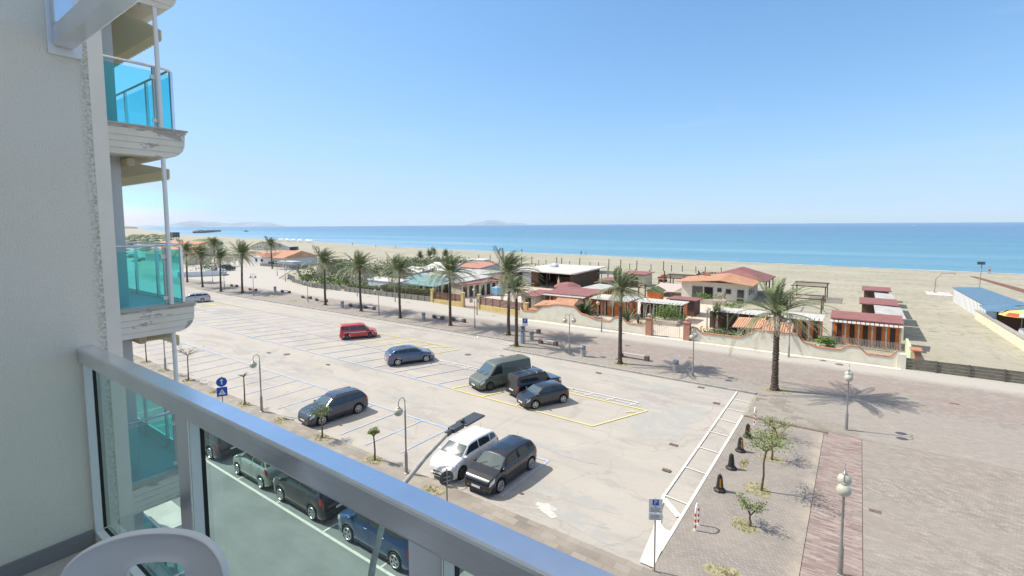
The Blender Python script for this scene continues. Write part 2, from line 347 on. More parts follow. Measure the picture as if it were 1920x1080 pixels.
# shoreline (right to left) and the far coast
shore = [(900, 140), (200, 160), (32.7, 167.6), (10.8, 169.3), (-30, 173.6), (-60, 177), (-92, 180.5), (-120, 182), (-150, 184), (-189, 188), (-250, 200), (-305, 214), (-361, 229), (-417, 240), (-548, 262), (-660, 288), (-880, 322), (-1090, 398), (-3100, 960), (-6500, 1980), (-13000, 4200)]
beach = MB(); n = len(shore)
vs = [(x, y-6, 0.0) for x, y in shore] + [(x, y+3, -0.35) for x, y in shore] + [(x, -400 if x > -3000 else -3000, 0.0) for x, y in shore]
beach.add(vs, [(i, i+1, n+i+1, n+i) for i in range(n-1)] + [(2*n+i, 2*n+i+1, i+1, i) for i in range(n-1)])
struct('beach_ground', beach, G['sand'])
sv = [(x, y-8, -0.16) for x, y in shore] + [(x, 15000, -0.16) for x, y in shore]
sv[n] = (15000, 15000, -0.16); sv.append((15000, -2000, -0.16)); sv[0] = (900, 132, -0.16)
fs = [(i, i+1, n+i+1, n+i) for i in range(n-1)] + [(0, n, 2*n)]
struct('sea', MB().add(sv, fs), G['sea'])

# street and car park asphalt
sheet('street', [(-260, 4.2), (60, 4.2), (60, 13.15), (-260, 13.15)], 0.004, G['street'])
sheet('car_park', [(-150, 16.4), (-5.75, 16.4), (-5.75, 38.4), (-28.7, 38.4), (-28.7, 41.6), (-95, 41.2), (-150, 43)], 0.008, G['lot'])
sheet('car_park_road', [(-480, 5), (-149.9, 5), (-149.9, 44), (-480, 150)], 0.006, G['lot'])
# raised pavements (kerb 12 cm)
K = 0.12
def raised(name, poly, m, z=K):
    n_ = len(poly); mb = MB().add([(x, y, -0.05) for x, y in poly] + [(x, y, z) for x, y in poly], [tuple(range(n_, 2*n_))] + [(i, (i+1) % n_, n_+(i+1) % n_, n_+i) for i in range(n_)])
    return struct(name, mb, m)
raised('pavement_by_street', [(-150, 13.35), (-5.7, 13.35), (60, 13.35), (60, 16.3), (-150, 16.3)], G['side'])
raised('pavement_by_building', [(-150, 1.5), (60, 1.5), (60, 4.0), (-150, 4.0)], G['side'])
struct('kerb_by_street', MB().box(-150, 60, 13.17, 13.348, -0.05, K+0.005), G['kerb'])
struct('kerb_by_car_park', MB().box(-150, -5.58, 16.302, 16.42, -0.05, 0.06), G['kerb'])
prom = [(-28.55, 38.6), (-5.6, 38.6), (-5.6, 33.6), (60, 33.6), (60, 52.05), (-36, 52.3), (-56, 55.6), (-90, 55.6), (-101, 58.5), (-112, 61), (-133, 77), (-160, 81), (-260, 112), (-300, 96), (-168, 66), (-150, 46), (-95, 41.5), (-28.55, 41.8)]
raised('promenade_paving', prom, G['prom'])
def kerbline(name, pts, w=0.16, z=K+0.006):
    mb = MB()
    for (x0, y0), (x1, y1) in zip(pts, pts[1:]):
        d = Vector((x1-x0, y1-y0, 0)); L = d.length; d /= L
        mb.obox(((x0+x1)/2, (y0+y1)/2, z/2-0.03), L+0.0*w, w, z+0.06, math.atan2(d.y, d.x))
    return struct(name, mb, G['kerb'])
kerbline('kerb_promenade', [(-150, 45.9), (-95, 41.42), (-28.7, 41.72)]); kerbline('kerb_promenade_step', [(-28.64, 41.6), (-28.64, 38.62)]); kerbline('kerb_promenade_near', [(-28.7, 38.52), (-5.7, 38.52)])
raised('cobbled_bed', [(-5.6, 16.32), (-1.27, 16.32), (-1.27, 33.3), (-5.6, 33.3)], G['cobble'], K)
struct('bed_edge', MB().box(-5.6, -1.1, 33.3, 33.5, 0, K+0.05), mat('brown_bed_edge', (.20, .155, .125), .9, var=.2, scale=3))
raised('pink_paving_band', [(-1.25, 16.32), (0.55, 16.32), (0.55, 33.62), (-1.25, 33.62)], G['pink'], K)
raised('plaza_paving', [(0.57, 16.32), (60, 16.32), (60, 33.58), (0.57, 33.58)], G['plaza'], K)
sheet('pavement_patch', [(-5.5, 33.65), (0.5, 33.65), (0.3, 35.2), (-2.2, 35.6), (-2.9, 38.4), (-5.5, 38.4)], K+0.004, G['side'])
raised('light_wall_kerb', [(-36, 51.3), (3.3, 51.3), (3.3, 51.98), (-36, 52.2)], G['lpatch'], K+0.03)

# irregular patches (outline noise)
def blob(cx, cy, rx, ry, z, name, m, seed=0, n=110, k=0.42):
    r_ = random.Random(seed); ph = [r_.uniform(0, 6.28) for _ in range(6)]; pts = []
    for i in range(n):
        t = 2*pi*i/n; q = max(.25, 1 + k*sum(sin(((j+2) if j < 4 else (7*j-19))*t+ph[j])/(j+1.3) for j in range(6)) + r_.uniform(-.04, .04))
        pts.append((cx+rx*q*cos(t), cy+ry*q*sin(t), z))
    return struct(name, MB().quad(*pts), m)
z1 = 0.012
for i, (cx, cy, rx, ry) in enumerate([(-9.6, 30.0, 2.3, 2.2), (-13.0, 31.8, 2.8, 0.7), (-12.5, 36.3, 3.8, 0.5), (-18, 36.6, 2.6, 0.35), (-11.2, 19.0, 2.0, 0.75), (-9.6, 17.6, 2.2, 0.5), (-31, 34.3, 2.6, 1.0), (-26.8, 36.0, 2.0, 0.5), (-36, 23.4, 3.5, 0.45), (-26, 23.3, 3.0, 0.35), (-31.0, 17.9, 1.3, 0.7), (-22.4, 19.3, 1.3, 0.4), (-13.8, 22.6, 2.4, 0.3), (-48, 24, 4, .5), (-60, 37, 6, .5)]):
    blob(cx, cy, rx, ry, z1+i*0.0004, 'asphalt_patch', G['patch'], i)
blob(-10.75, 17.5, 0.62, 0.30, 0.021, 'concrete_patch', mat('pale_mortar_patch', (.52, .50, .465), .9, var=.12, scale=3), 5); blob(-7.4, 30.6, .5, .8, .021, 'concrete_patch', G['lot'], 15)
# grass rings round trees
Rg = random.Random(3)
def grass_patch(cx, cy, rx, ry, nb=150, z=K, label='', h=0.10):
    blob(cx, cy, rx, ry, z+0.006, 'soil_patch', G['soil'], int(cx*10+cy*3) & 255, 40, 0.22)
    mb = MB()
    for _ in range(nb):
        t = Rg.uniform(0, 6.28); q = Rg.random()**.7; x = cx+rx*q*cos(t); y = cy+ry*q*sin(t); a = Rg.uniform(0, 6.28); hh = h*Rg.uniform(.3, 1.2)*.8; ww = .022
        lx, ly = Rg.uniform(-.06, .06), Rg.uniform(-.06, .06)
        mb.quad((x-ww*cos(a), y-ww*sin(a), z), (x+ww*cos(a), y+ww*sin(a), z), (x+lx, y+ly, z+hh))
    return tag(obj('grass_tufts', mb, M_GRASS if Rg.random() < .6 else M_DRYG, fix=False), label or 'dry grass tufts', 'grass', kind='stuff')
M_GRASS = mat('grass_blades', (0.13, 0.15, 0.05), 0.9, c2=(0.30, 0.28, 0.14), scale=2)
M_DRYG = mat('dry_grass_blades', (0.38, 0.33, 0.20), 0.9, c2=(0.17, 0.18, 0.07), scale=2)

# ---------------------------------------------------------- road markings
def lines(name, segs, m, w=0.14, z=0.030):
    mb = MB()
    for i, (x0, y0, x1, y1, *ww) in enumerate(segs):
        d = Vector((x1-x0, y1-y0, 0)); L = d.length; d /= L; q = Vector((-d.y, d.x, 0))*((ww[0] if ww else w)/2); zz = z + 0.0004*(i % 9)
        a = Vector((x0, y0, zz)); b = Vector((x1, y1, zz)); mb.quad(a-q, b-q, b+q, a+q)
    return struct(name, mb, m)
seg = [(-120, 21.25, -12.9, 21.25, .17), (-12.95, 21.25, -12.95, 17.1)]
x = -12.95
for k in range(1, 40):
    x = -12.95 - 2.38*k
    if k not in (2,): seg.append((x, 16.9 if k % 3 else 17.4, x + (0.0 if k < 4 else 0.12), 21.2))
lines('blue_bay_lines_near', seg, G['blue'])
seg = [(-110, 26.85, -24.9, 26.85, .18), (-100, 31.5, -44.5, 31.5), (-33, 31.3, -24.2, 31.3), (-44.5, 31.5, -33, 31.4), (-92, 36.1, -46, 36.1, .1)]
for k in range(32):
    x = -26.6 - 2.62*k
    seg.append((x, 26.9, x+1.75, 31.4))
    if x < -44: seg.append((x+1.75, 31.6, x+3.5, 36.0, .09))
lines('blue_bay_lines_middle', seg, G['blue'], z=0.036)
seg = [(-24.9, 26.75, -13.0, 26.6), (-13.0, 26.6, -11.1, 30.95), (-11.1, 30.95, -24.5, 31.1), (-33.2, 36.1, -46, 36.1), (-43.2, 31.6, -41.4, 36.0), (-40.5, 31.6, -38.7, 36), (-37.9, 31.6, -36.1, 36.0), (-33.9, 31.6, -32.2, 36.1),
       (-37.0, 31.9, -36.2, 33.2, .3), (-36.6, 33.0, -35.6, 33.1, .25), (-36.0, 33.4, -35.0, 35.4, .25), (-34.9, 35.6, -34.0, 35.9, .2), (-24.9, 26.8, -23.2, 31.0), (-21.9, 26.8, -20.2, 31.0), (-18.9, 26.8, -17.2, 31.0),
       (-12.2, 29.9, -11.8, 30.3, .1), (-12.0, 30.4, -11.7, 30.2, .1), (-80, 32, -92, 32), (-78, 36.3, -90, 36.3), (-84, 33, -82, 36.1, .2), (-86, 34, -83, 34.8, .3)]
lines('yellow_bay_lines', seg, G['yellow'], 0.13, 0.042)
seg = [(-31.3, 31.95, -12.2, 32.0), (-33, 31.55, -11.8, 31.5, .08), (-88, 40.2, -34.2, 40.6, .12), (-33.8, 40.6, -34.6, 41.5), (-32.4, 41.4, -28.8, 40.4), (-32.2, 40.6, -28.7, 39.9)]
for k in range(12): seg.append((-12.5-1.7*k, 31.2, -12.1-1.7*k, 32.0, .1))
for k in range(14): seg.append((-36-2.4*k, 40.6, -35.6-2.4*k, 41.5, .09))
lines('white_lines_far', seg, G['white'], 0.11, 0.048)
# hatched pedestrian lane on the right
seg = [(-6.95, 38.3, -6.85, 21.4, .12), (-5.72, 33.6, -5.72, 17.6, .13), (-6.85, 21.4, -6.55, 19.7, .15), (-6.55, 19.9, -5.75, 16.6, .26), (-6.8, 21.2, -5.8, 20.2, .28), (-5.85, 19.0, -5.85, 16.7, .3)]
for y in (36.5, 34.4, 32.2, 29.9, 27.4, 24.7, 21.5): seg.append((-6.95, y, -5.72, y-0.15, .08))
lines('white_pedestrian_lane', seg, G['white'], z=0.052)
struct('white_lane_wedge', MB().quad((-6.5, 19.6, .058), (-5.75, 18.7, .058), (-5.62, 16.55, .058), (-6.15, 16.55, .058)), G['white'])
seg = [(-60, 10.85, 10, 10.85, .12)]
for k in range(10): seg.append((-6.6-3.6*k+0.0, 10.9, -6.6-3.6*k, 13.1, .1))
lines('white_street_bays', seg, G['white'], z=0.012)

# drains, manholes
M_IRON = mat('cast_iron', (0.17, 0.12, 0.10), 0.8, var=.3, scale=20)
def drain(x, y, z, sx=.5, sy=.35, rz=0, rnd=False, label=''):
    if rnd: mb = MB().lathe([(.30, 0), (.31, .012), (.27, .014), (.26, .010), (.0001, .010)], n=20)
    else:
        mb = MB().box(-sx/2, sx/2, -sy/2, sy/2, 0, .008)
        for i in range(6):
            q = -sx/2+sx*(i+.5)/6; mb.box(q-.018, q+.018, -sy/2+.03, sy/2-.03, .0085, .014)
    o = obj('manhole_cover' if rnd else 'drain_grate', mb, M_IRON); tag(o, label, 'drain cover', 'drain covers in the paving'); o.location = (x, y, z); o.rotation_euler = (0, 0, rz)
for (x, y, z, sx, sy, rnd, lb) in [(-7.5, 23.8, .05, .5, .3, 0, 'rust brown drain grate on the pale asphalt beside the white lane'), (-7.65, 35.0, .03, .5, .35, 0, 'small brown grate in asphalt near the top end of the white lane'), (-8.1, 26.9, .03, .55, .3, 0, 'dark grate in the dark asphalt patch'),
        (1.0, 25.3, K, .5, .3, 0, 'long brown drain grate between the pink band and the cobbled plaza'), (-.3, 44.5, K, .6, .3, 0, 'small grate on the promenade above the lone palm shadow'), (5.7, 43.8, K, .6, .3, 0, 'small grate far out on the empty plaza at right'),
        (-30.3, 34.9, .03, 0, 0, 1, 'round rusty manhole left of the grey asphalt patch behind the blue hatchback'), (-27.3, 36.4, .03, .5, .3, 0, 'small grate right of the grey patch behind the blue hatchback'), (-38.5, 25.2, .03, .5, .3, 0, 'dark square grate between the two car rows'), (-45, 25.0, .03, 0, 0, 1, 'round manhole in the lane beyond the blue near bays'), (-47, 24.3, .03, .6, .35, 0, 'dark grate left of the round manhole in the lane'),
        (-17.6, 41.3, K, 0, 0, 1, 'round manhole by the stone bin, nearer the car park'), (-17.5, 42.3, K, 0, 0, 1, 'round manhole by the stone bin, nearer the wall'), (-18.8, 46.5, K, .6, .3, 0, 'small grate in the reddish paving before the cream wall'), (-12.2, 45.4, K, .6, .3, 0, 'small grate in the paving before the pillared gate'), (-1.0, 50.5, K, 0, 0, 1, 'manhole in the light strip below the cream wall'),
        (-17.4, 36.7, .03, .55, .35, 0, 'brown grate in the asphalt left of the long grey streak'), (-9.4, 37.8, .03, .55, .35, 0, 'pale grate beside the promenade kerb')]:
    drain(x, y, z+.004, sx*.85, sy*.85, 0, rnd, lb)

# wet sand and a thin line of surf along the shore
ws_ = MB(); sf_ = MB(); m_ = []
for x, y in shore[:-2]: m_.append((x, y))
n9 = len(m_)
fine = []
for (x0, y0), (x1, y1) in zip(m_, m_[1:]):
    k_ = max(1, int(abs(x1-x0)/6))
    for j in range(k_): fine.append((x0+(x1-x0)*j/k_, y0+(y1-y0)*j/k_))
rw = random.Random(2)
def strip(a, b, za, zb2, jit): 
    vs = []
    for x, y in fine: vs += [(x, y+a+rw.uniform(-jit, jit), za), (x, y+b+rw.uniform(-jit, jit), zb2)]
    return MB().add(vs, [(2*i, 2*i+1, 2*i+3, 2*i+2) for i in range(len(fine)-1)])
struct('wet_sand', MB().add(*(lambda q: (q.v, q.f))(strip(-6.0, -1.7, .012, -.148, .0))), mat('wet_sand', (.31, .275, .205), .5, var=.08, scale=.2))
struct('surf_line', strip(-2.1, -1.3, -.135, -.140, .25), mat('sea_foam', (.75, .78, .80), .8, c2=(.35, .45, .5), scale=.3))
# ============================================================ CARS
M_TYRE = mat('tyre_rubber', (0.02, 0.02, 0.02), 0.85); M_RIM = mat('alloy_rim', (0.55, 0.56, 0.57), 0.3, 0.8); M_STEELW = mat('dark_wheel_cover', (0.12, 0.12, 0.125), 0.4, 0.5)
M_CGLASS = mat('car_window_glass', (0.022, 0.028, 0.032), 0.04, spec=0.6, coat=.5); M_WSCR = mat('windscreen_glass', (0.075, 0.105, 0.11), 0.06, spec=0.8, coat=1.0)
M_TRIM = mat('black_car_trim', (0.025, 0.025, 0.027), 0.55); M_HEAD = mat('headlight_lens', (0.62, 0.65, 0.68), 0.08, 0.3, coat=1); M_TAIL = mat('tail_light_lens', (0.45, 0.02, 0.02), 0.15, coat=1)
M_PLATE = mat('number_plate', (0.72, 0.73, 0.74), 0.5); M_CHROME = mat('chrome_trim', (0.7, 0.7, 0.72), 0.15, 1.0); M_SHADE = mat('sun_shade', (0.55, 0.57, 0.58), 0.6)
PROF = {
 'hatch': [(0, .36), (.012, .46), (.04, .53), (.10, .59), (.235, .675), (.25, .69), (.40, .945), (.47, .985), (.60, 1), (.80, .965), (.86, .93), (.955, .72), (.985, .62), (1, .40)],
 'mpv': [(0, .36), (.012, .46), (.04, .53), (.10, .60), (.205, .665), (.22, .68), (.375, .945), (.45, .985), (.60, 1), (.86, .975), (.91, .94), (.965, .74), (.988, .60), (1, .36)],
 'estate': [(0, .38), (.012, .48), (.04, .54), (.10, .60), (.255, .68), (.27, .695), (.40, .945), (.47, .985), (.60, 1), (.86, .965), (.90, .93), (.968, .72), (.99, .60), (1, .36)],
 'boxy': [(0, .34), (.012, .42), (.05, .50), (.19, .58), (.215, .60), (.34, .94), (.39, .98), (.5, 1), (.95, .985), (.975, .95), (.99, .60), (1, .34)],
 'van': [(0, .27), (.012, .36), (.035, .42), (.14, .52), (.16, .54), (.31, .93), (.35, .97), (.42, 1), (.97, .995), (.985, .97), (.995, .6), (1, .24)],
 'jeep': [(0, .40), (.012, .50), (.04, .56), (.27, .62), (.285, .63), (.355, .945), (.40, .985), (.5, 1), (.94, .985), (.965, .94), (.985, .62), (1, .36)],
 'pickup': [(0, .40), (.012, .50), (.04, .56), (.24, .62), (.255, .63), (.34, .945), (.39, .985), (.5, 1), (.96, 1), (.975, .95), (.99, .62), (1, .36)],
}
BELT = {'hatch': (.64, .70), 'mpv': (.62, .67), 'estate': (.64, .69), 'boxy': (.56, .56), 'van': (.52, .52), 'jeep': (.60, .60), 'pickup': (.6, .6)}
WSB = {k: None for k in PROF}
def make_car(name, label, cat, kind, L, W, H, paint, wb, fo, wr=.32, loc=(0, 0, 0), heading=0.0, group=None, rim=None, ws=(.25, .40), rwin=(.855, .955), cuts=(.58, .80), side_glass=True, stripe=None, rails=False, seams=True, tailv=(3.7, 5.2), headv=(3.3, 4.8), plate=True, trimlow=False, simple=False, headc=None):
    root = thing(name, label, cat, loc, heading, group)
    prof = PROF[kind]; b0, b1 = BELT[kind]
    axf = L/2-fo; axr = axf-wb; Ra = wr+.055
    def zt(t):
        for (t0, z0), (t1, z1_) in zip(prof, prof[1:]):
            if t <= t1: return H*(z0+(z1_-z0)*(t-t0)/(t1-t0))
        return H*prof[-1][1]
    def zb(t): return min(H*(b0+(b1-b0)*t), zt(t)-.02)
    def hw(t):
        e = 0.13; q = 1.0
        if t < e: q = .74+.26*sqrt(max(0, 1-((e-t)/e)**2))
        if t > 1-e*.7: q = .86+.14*sqrt(max(0, 1-((t-1+e*.7)/(e*.7))**2))
        return W/2*q
    def zl(t):
        x = L/2-L*t; z = .19 if .03 < t < .97 else .24
        for ax in (axf, axr):
            d = abs(x-ax)
            if d < Ra: z = max(z, wr+sqrt(max(0, Ra*Ra-d*d))-.01)
        return z
    K_ = .13 if kind in ('van', 'boxy', 'jeep') else .27
    def half(t):
        w_ = hw(t); l = zl(t); b = zb(t); T = zt(t); h = T-b; d = b-l
        yb = w_*.955
        return [(0, l), (.72*w_, l), (.965*w_, l+.02), (w_, l+.42*d), (.99*w_, l+.8*d), (yb, b), (yb-.025, b+.015+.03*h), (yb-.03-K_*.5*h, b+.5*h), (yb-.04-K_*.86*h, b+.86*h), (yb-.075-K_*.97*h-.03*min(1, h*3), b+.965*h), ((yb-.1-K_*h)*.55, T), (0, T+.012*min(1, h*4))]
    def S(t, v):
        s = 1
        if v > 11: v = 22-v; s = -1
        P = half(t); i = min(int(v), 10); f = v-i
        return Vector((L/2-L*t, s*(P[i][0]*(1-f)+P[i+1][0]*f), P[i][1]*(1-f)+P[i+1][1]*f))
    ts = [i/44 for i in range(45)] + [p[0] for p in prof] + [.004, .02, .99, .996]
    for ax in (axf, axr):
        for q in (-1.005, -1, -.97, -.88, -.7, -.45, 0, .45, .7, .88, .97, 1, 1.005): ts.append((L/2-(ax+q*Ra))/L)
    ts = sorted(set(round(t, 4) for t in ts if 0 <= t <= 1)); mb = MB(); rings = []
    for t in ts:
        P = half(t); x = L/2-L*t
        ring = [(x, y, z) for y, z in P] + [(x, -y, z) for y, z in P[-2:0:-1]]; rings.append(ring)
    nr = len(rings[0]); vs = [p for r_ in rings for p in r_]; fs = []
    for k in range(len(rings)-1):
        for i in range(nr): fs.append((k*nr+i, k*nr+(i+1) % nr, (k+1)*nr+(i+1) % nr, (k+1)*nr+i))
    fs += [tuple(range(nr)), tuple(range((len(rings)-1)*nr, len(rings)*nr))]
    mb.add(vs, fs); obj('body', mb, paint, root, 42)
    def nrm(t, v):
        e = .004; a = S(min(1, t+e), v)-S(max(0, t-e), v); b = S(t, min(22, v+.02))-S(t, max(0, v-.02)); n_ = a.cross(b)
        if n_.length < 1e-9: return Vector((0, 0, 1))
        n_.normalize(); c = S(t, v)-Vector((L/2-L*t, 0, H*.5))
        return n_ if n_.dot(c) > 0 or abs(n_.z) > .5 and n_.z > 0 else -n_
    def patch(nm, c, m, off=.006, nx=8, nv=5, par=None, both=False, sm=True):
        # c = 4 (t,v) corners: lower-front, lower-rear, upper-rear, upper-front
        outs = []
        for side in ((0, 1) if both else (0,)):
            mb = MB(); vs = []
            for j in range(nv+1):
                for i in range(nx+1):
                    a = i/nx; b = j/nv
                    t = (c[0][0]*(1-a)+c[1][0]*a)*(1-b)+(c[3][0]*(1-a)+c[2][0]*a)*b
                    v = (c[0][1]*(1-a)+c[1][1]*a)*(1-b)+(c[3][1]*(1-a)+c[2][1]*a)*b
                    p = S(t, v)+nrm(t, v)*off
                    if side: p.y = -p.y
                    vs.append(p)
            w1 = nx+1
            mb.add(vs, [(j*w1+i, j*w1+i+1, (j+1)*w1+i+1, (j+1)*w1+i) for j in range(nv) for i in range(nx)])
            outs.append(obj(nm, mb, m, par or root, sm, fix=False))
        return outs
    w0, w1_ = ws
    patch('windscreen', [(w0+.012, 8.45), (w0+.012, 13.55), (w1_-.012, 13.35), (w1_-.012, 8.65)] if False else [(w0+.012, 8.5), (w1_-.01, 8.6), (w1_-.01, 13.4), (w0+.012, 13.5)], M_WSCR, nx=6, nv=12)
    if rwin: patch('rear_window', [(rwin[0]+.012, 8.8), (rwin[1]-.012, 8.7), (rwin[1]-.012, 13.3), (rwin[0]+.012, 13.2)], M_CGLASS, nx=6, nv=12)
    if side_glass:
        c1, c2 = cuts; e = rwin[0] if rwin else .93
        patch('side_window', [(w0+.055, 6.3), (c1-.008, 6.2), (c1-.008, 7.85), (w1_+.01, 7.85)], M_CGLASS, both=True)
        if c2: patch('side_window', [(c1+.008, 6.2), (c2-.008, 6.2), (c2-.008, 7.85), (c1+.008, 7.85)], M_CGLASS, both=True)
        if c2 and e+.03 > c2+.05: patch('side_window', [(c2+.008, 6.2), (min(.93, e+.035), 6.5), (e+.005, 7.8), (c2+.008, 7.85)], M_CGLASS, both=True)
    for y in (1, -1):                                      # wheels
        for ax in (axf, axr):
            wroot = obj('wheel', MB().add(*wheel_geo(wr)).shift((ax, 0, wr)) if False else MB().cyl((ax, y*(W/2-.20), wr), (ax, y*(W/2-.004), wr), wr, n=24), M_TYRE, root, 30, bevel=.02)
            rm = MB(); yy = W/2-.002; r_ = wr*.68
            rm.cyl((ax, y*(yy-.01), wr), (ax, y*(yy+.004), wr), r_*.24, n=12)
            for k in range(7 if rim != 'five' else 5):
                a = 2*pi*k/(7 if rim != 'five' else 5)+.3; ww_ = .055 if rim != 'five' else .085
                rm.obox((ax+cos(a)*r_*.55, y*yy, wr+sin(a)*r_*.55), r_*.95, .012, ww_*wr/.32, 0, 0, -a)
            ring = []; rm2 = MB().tube([(ax+r_*cos(2*pi*k/20), y*yy, wr+r_*sin(2*pi*k/20)) for k in range(21)], .022, 6); rm.add(rm2.v, rm2.f)
            obj('rim', rm, M_STEELW if rim == 'dark' else M_RIM, wroot)
            dk = MB().cyl((ax, y*(yy-.016), wr), (ax, y*(yy-.003), wr), r_, n=20); obj('brake_disc', dk, M_TRIM, wroot)
    if simple: return root
    # lights, grille, bumpers, plates, mirrors, handles
    hv0, hv1 = headv
    patch('headlight', [(.012, hv0+.25), (.085, hv0+.55), (.10, hv1+.1), (.03, hv1-.05)], headc or M_HEAD, nx=6, nv=4, both=True, off=.010)
    tv0, tv1 = tailv
    patch('tail_light', [(.955, tv0), (.994, tv0), (.990, tv1), (.93, tv1)] if kind not in ('boxy', 'van', 'jeep') else [(.968, 3.3), (.995, 3.3), (.991, tv1+.2), (.975, tv1+.2)], M_TAIL, nx=5, nv=5, both=True, off=.010)
    wn = hw(0); zf = zt(0)
    gr = MB().box(L/2-.02, L/2+.012, -wn*.62, wn*.62, zf-.17, zf-.06); obj('grille', gr, M_TRIM, root, bevel=.004)
    obj('air_intake', MB().box(L/2-.02, L/2+.026, -wn*.66, wn*.66, .27, .355), M_TRIM, root, bevel=.004)
    bp = MB().box(L/2-.03, L/2+.022, -wn*.9, wn*.9, .22, .38); obj('bumper', bp, M_TRIM if trimlow or kind in ('van', 'jeep') else paint, root, bevel=.02)
    rb_ = MB().box(-L/2-.025, -L/2+.04, -hw(1)*.93, hw(1)*.93, .26, .50); obj('bumper', rb_, M_TRIM if trimlow or kind in ('van', 'jeep') else paint, root, bevel=.02)
    obj('number_plate', MB().box(L/2+.018, L/2+.03, -.25, .25, .37, .47), M_PLATE, root)
    obj('number_plate', MB().box(-L/2-.034, -L/2-.022, -.25, .25, .52, .62), M_PLATE, root)
    for y in (1, -1):
        p = S(w0+.045, 5.6); mm = MB().ball((0, 0, 0), 1, 12, 8); mm.v = [(a*.09, b*.11, c*.075) for a, b, c in mm.v]; mm.shift((p.x-.02, y*(p.y+.09), p.z+.06)); mm.box(p.x-.05, p.x, min(y*(p.y-.03), y*(p.y+.05)), max(y*(p.y-.03), y*(p.y+.05)), p.z+.0, p.z+.035)
        obj('wing_mirror', mm, M_TRIM if trimlow else paint, root, True)
        hb = MB()
        for tt in ([cuts[0]-.05] + ([cuts[1]-.045] if cuts[1] and seams != 2 else [])):
            p = S(tt, 4.55); hb.box(p.x-.08, p.x+.08, min(y*p.y, y*(p.y+.03)), max(y*p.y, y*(p.y+.03)), p.z-.012, p.z+.014)
        obj('door_handles', hb, M_TRIM if trimlow else paint, root)
    if seams:
        for tt in [w1_-.075, cuts[0]] + ([cuts[1]+.02] if cuts[1] else []):
            if zl(tt) > .25: continue
            patch('door_gap', [(tt-.0018, 2.2), (tt+.0018, 2.2), (tt+.0018, 5.9), (tt-.0018, 5.9)], M_TRIM, nx=1, nv=8, both=True, off=.004)
    patch('sill_trim', [((L/2-axf+Ra)/L+.01, 1.98), ((L/2-axr-Ra)/L-.01, 1.98), ((L/2-axr-Ra)/L-.01, 2.35), ((L/2-axf+Ra)/L+.01, 2.35)], M_TRIM, nx=10, nv=2, both=True, off=.006)
    wp = MB()
    for y0 in (-.45, .25):
        a = S(w0+.012, 11); 
        wp.tube([(a.x+.02, y0, a.z+.03), (S(w0+.05, 11).x, y0+.35, S(w0+.05, 11).z+.035)], .009, 5)
    obj('wiper', wp, M_TRIM, root)
    if rails:
        for y in (1, -1): obj('roof_rail', MB().tube([S(t, 9.2)*1 if y > 0 else Vector((S(t, 9.2).x, -S(t, 9.2).y, S(t, 9.2).z)) for t in (.44,)] + [Vector((S(t, 9.2).x, y*S(t, 9.2).y, S(t, 9.2).z+.045)) for t in (.47, .6, .75, .84)] + [Vector((S(.87, 9.2).x, y*S(.87, 9.2).y, S(.87, 9.2).z))], .018, 6), M_TRIM if rails == 1 else M_CHROME, root)
    else:
        a = S(.82, 11); obj('aerial', MB().tube([a, (a.x-.12, 0, a.z+.28)], .006, 5), M_TRIM, root)
    if stripe:
        patch('side_stripe', [(.30, 3.95), (.90, 3.95), (.90, 4.35), (.30, 4.35)], stripe, nx=14, nv=1, both=True, off=.007)
    return root
def paint(n, c, metal=.15, rough=.28, coat=1.0): return mat(n, c, rough, metal, coat=coat)
P_WHITE = paint('white_car_paint', (.80, .80, .79), 0, .35); P_DARK = paint('dark_plum_paint', (.010, .010, .016), .15); P_SUV = paint('steel_grey_paint', (.045, .050, .070), .4)
P_BLUEG = paint('blue_grey_paint', (.075, .11, .19), .4); P_RED = paint('red_van_paint', (.50, .035, .025), 0, .4, .6); P_GREEN = paint('olive_grey_van_paint', (.095, .112, .092), 0, .5, .4)
P_BLACK = paint('black_car_paint', (.008, .009, .014), .15); P_ANTH = paint('anthracite_paint', (.014, .015, .020), .2); P_SILV = paint('silver_paint', (.42, .44, .47), .6); P_MINT = paint('pale_metallic_green_paint', (.42, .47, .40), .4)
P_BLUE = paint('deep_blue_paint', (.035, .085, .21), .4); P_BK2 = paint('black_green_paint', (.008, .010, .012), .15)
T = radians
h_y = T(-90)                                   # facing the building (nose towards -Y)
c1 = make_car('parked_car', 'white rounded people carrier in the front row beside the dark one, nose to the pavement', 'car', 'mpv', 3.85, 1.68, 1.56, P_WHITE, 2.42, .80, loc=(-16.25, 18.4, .012), heading=h_y, ws=(.205, .37), cuts=(.56, .80), rwin=(.90, .965), trimlow=False, rim='dark')
make_car('parked_car', 'dark plum people carrier with silver window trim beside the white car', 'car', 'mpv', 4.05, 1.70, 1.50, P_DARK, 2.6, .80, loc=(-14.02, 18.62, .012), heading=h_y, ws=(.205, .37), cuts=(.56, .79), rwin=(.90, .965))
make_car('parked_car', 'steel grey estate off-roader alone in the front row behind a sapling', 'car', 'estate', 4.2, 1.68, 1.52, P_SUV, 2.55, .84, .325, loc=(-27.65, 18.42, .012), heading=h_y+T(-5), ws=(.25, .40), cuts=(.575, .79), rwin=(.89, .968), rails=1)
d_in = math.atan2(.88, .48)
make_car('parked_car', 'blue grey hatchback alone in the middle of the car park', 'car', 'hatch', 4.30, 1.78, 1.48, P_BLUEG, 2.6, .85, .32, loc=(-33.15, 30.1, .012), heading=T(62), ws=(.235, .40), cuts=(.58, .79))
make_car('parked_car', 'red windowed van with a white stripe along its side', 'van', 'boxy', 3.95, 1.64, 1.60, P_RED, 2.45, .76, .30, loc=(-45.25, 33.55, .012), heading=T(57), ws=(.20, .34), cuts=(.52, .74), rwin=(.965, .99), tailv=(3.6, 5.0), trimlow=True, stripe=mat('white_stripe', (.7, .7, .7), .5), rim='dark')
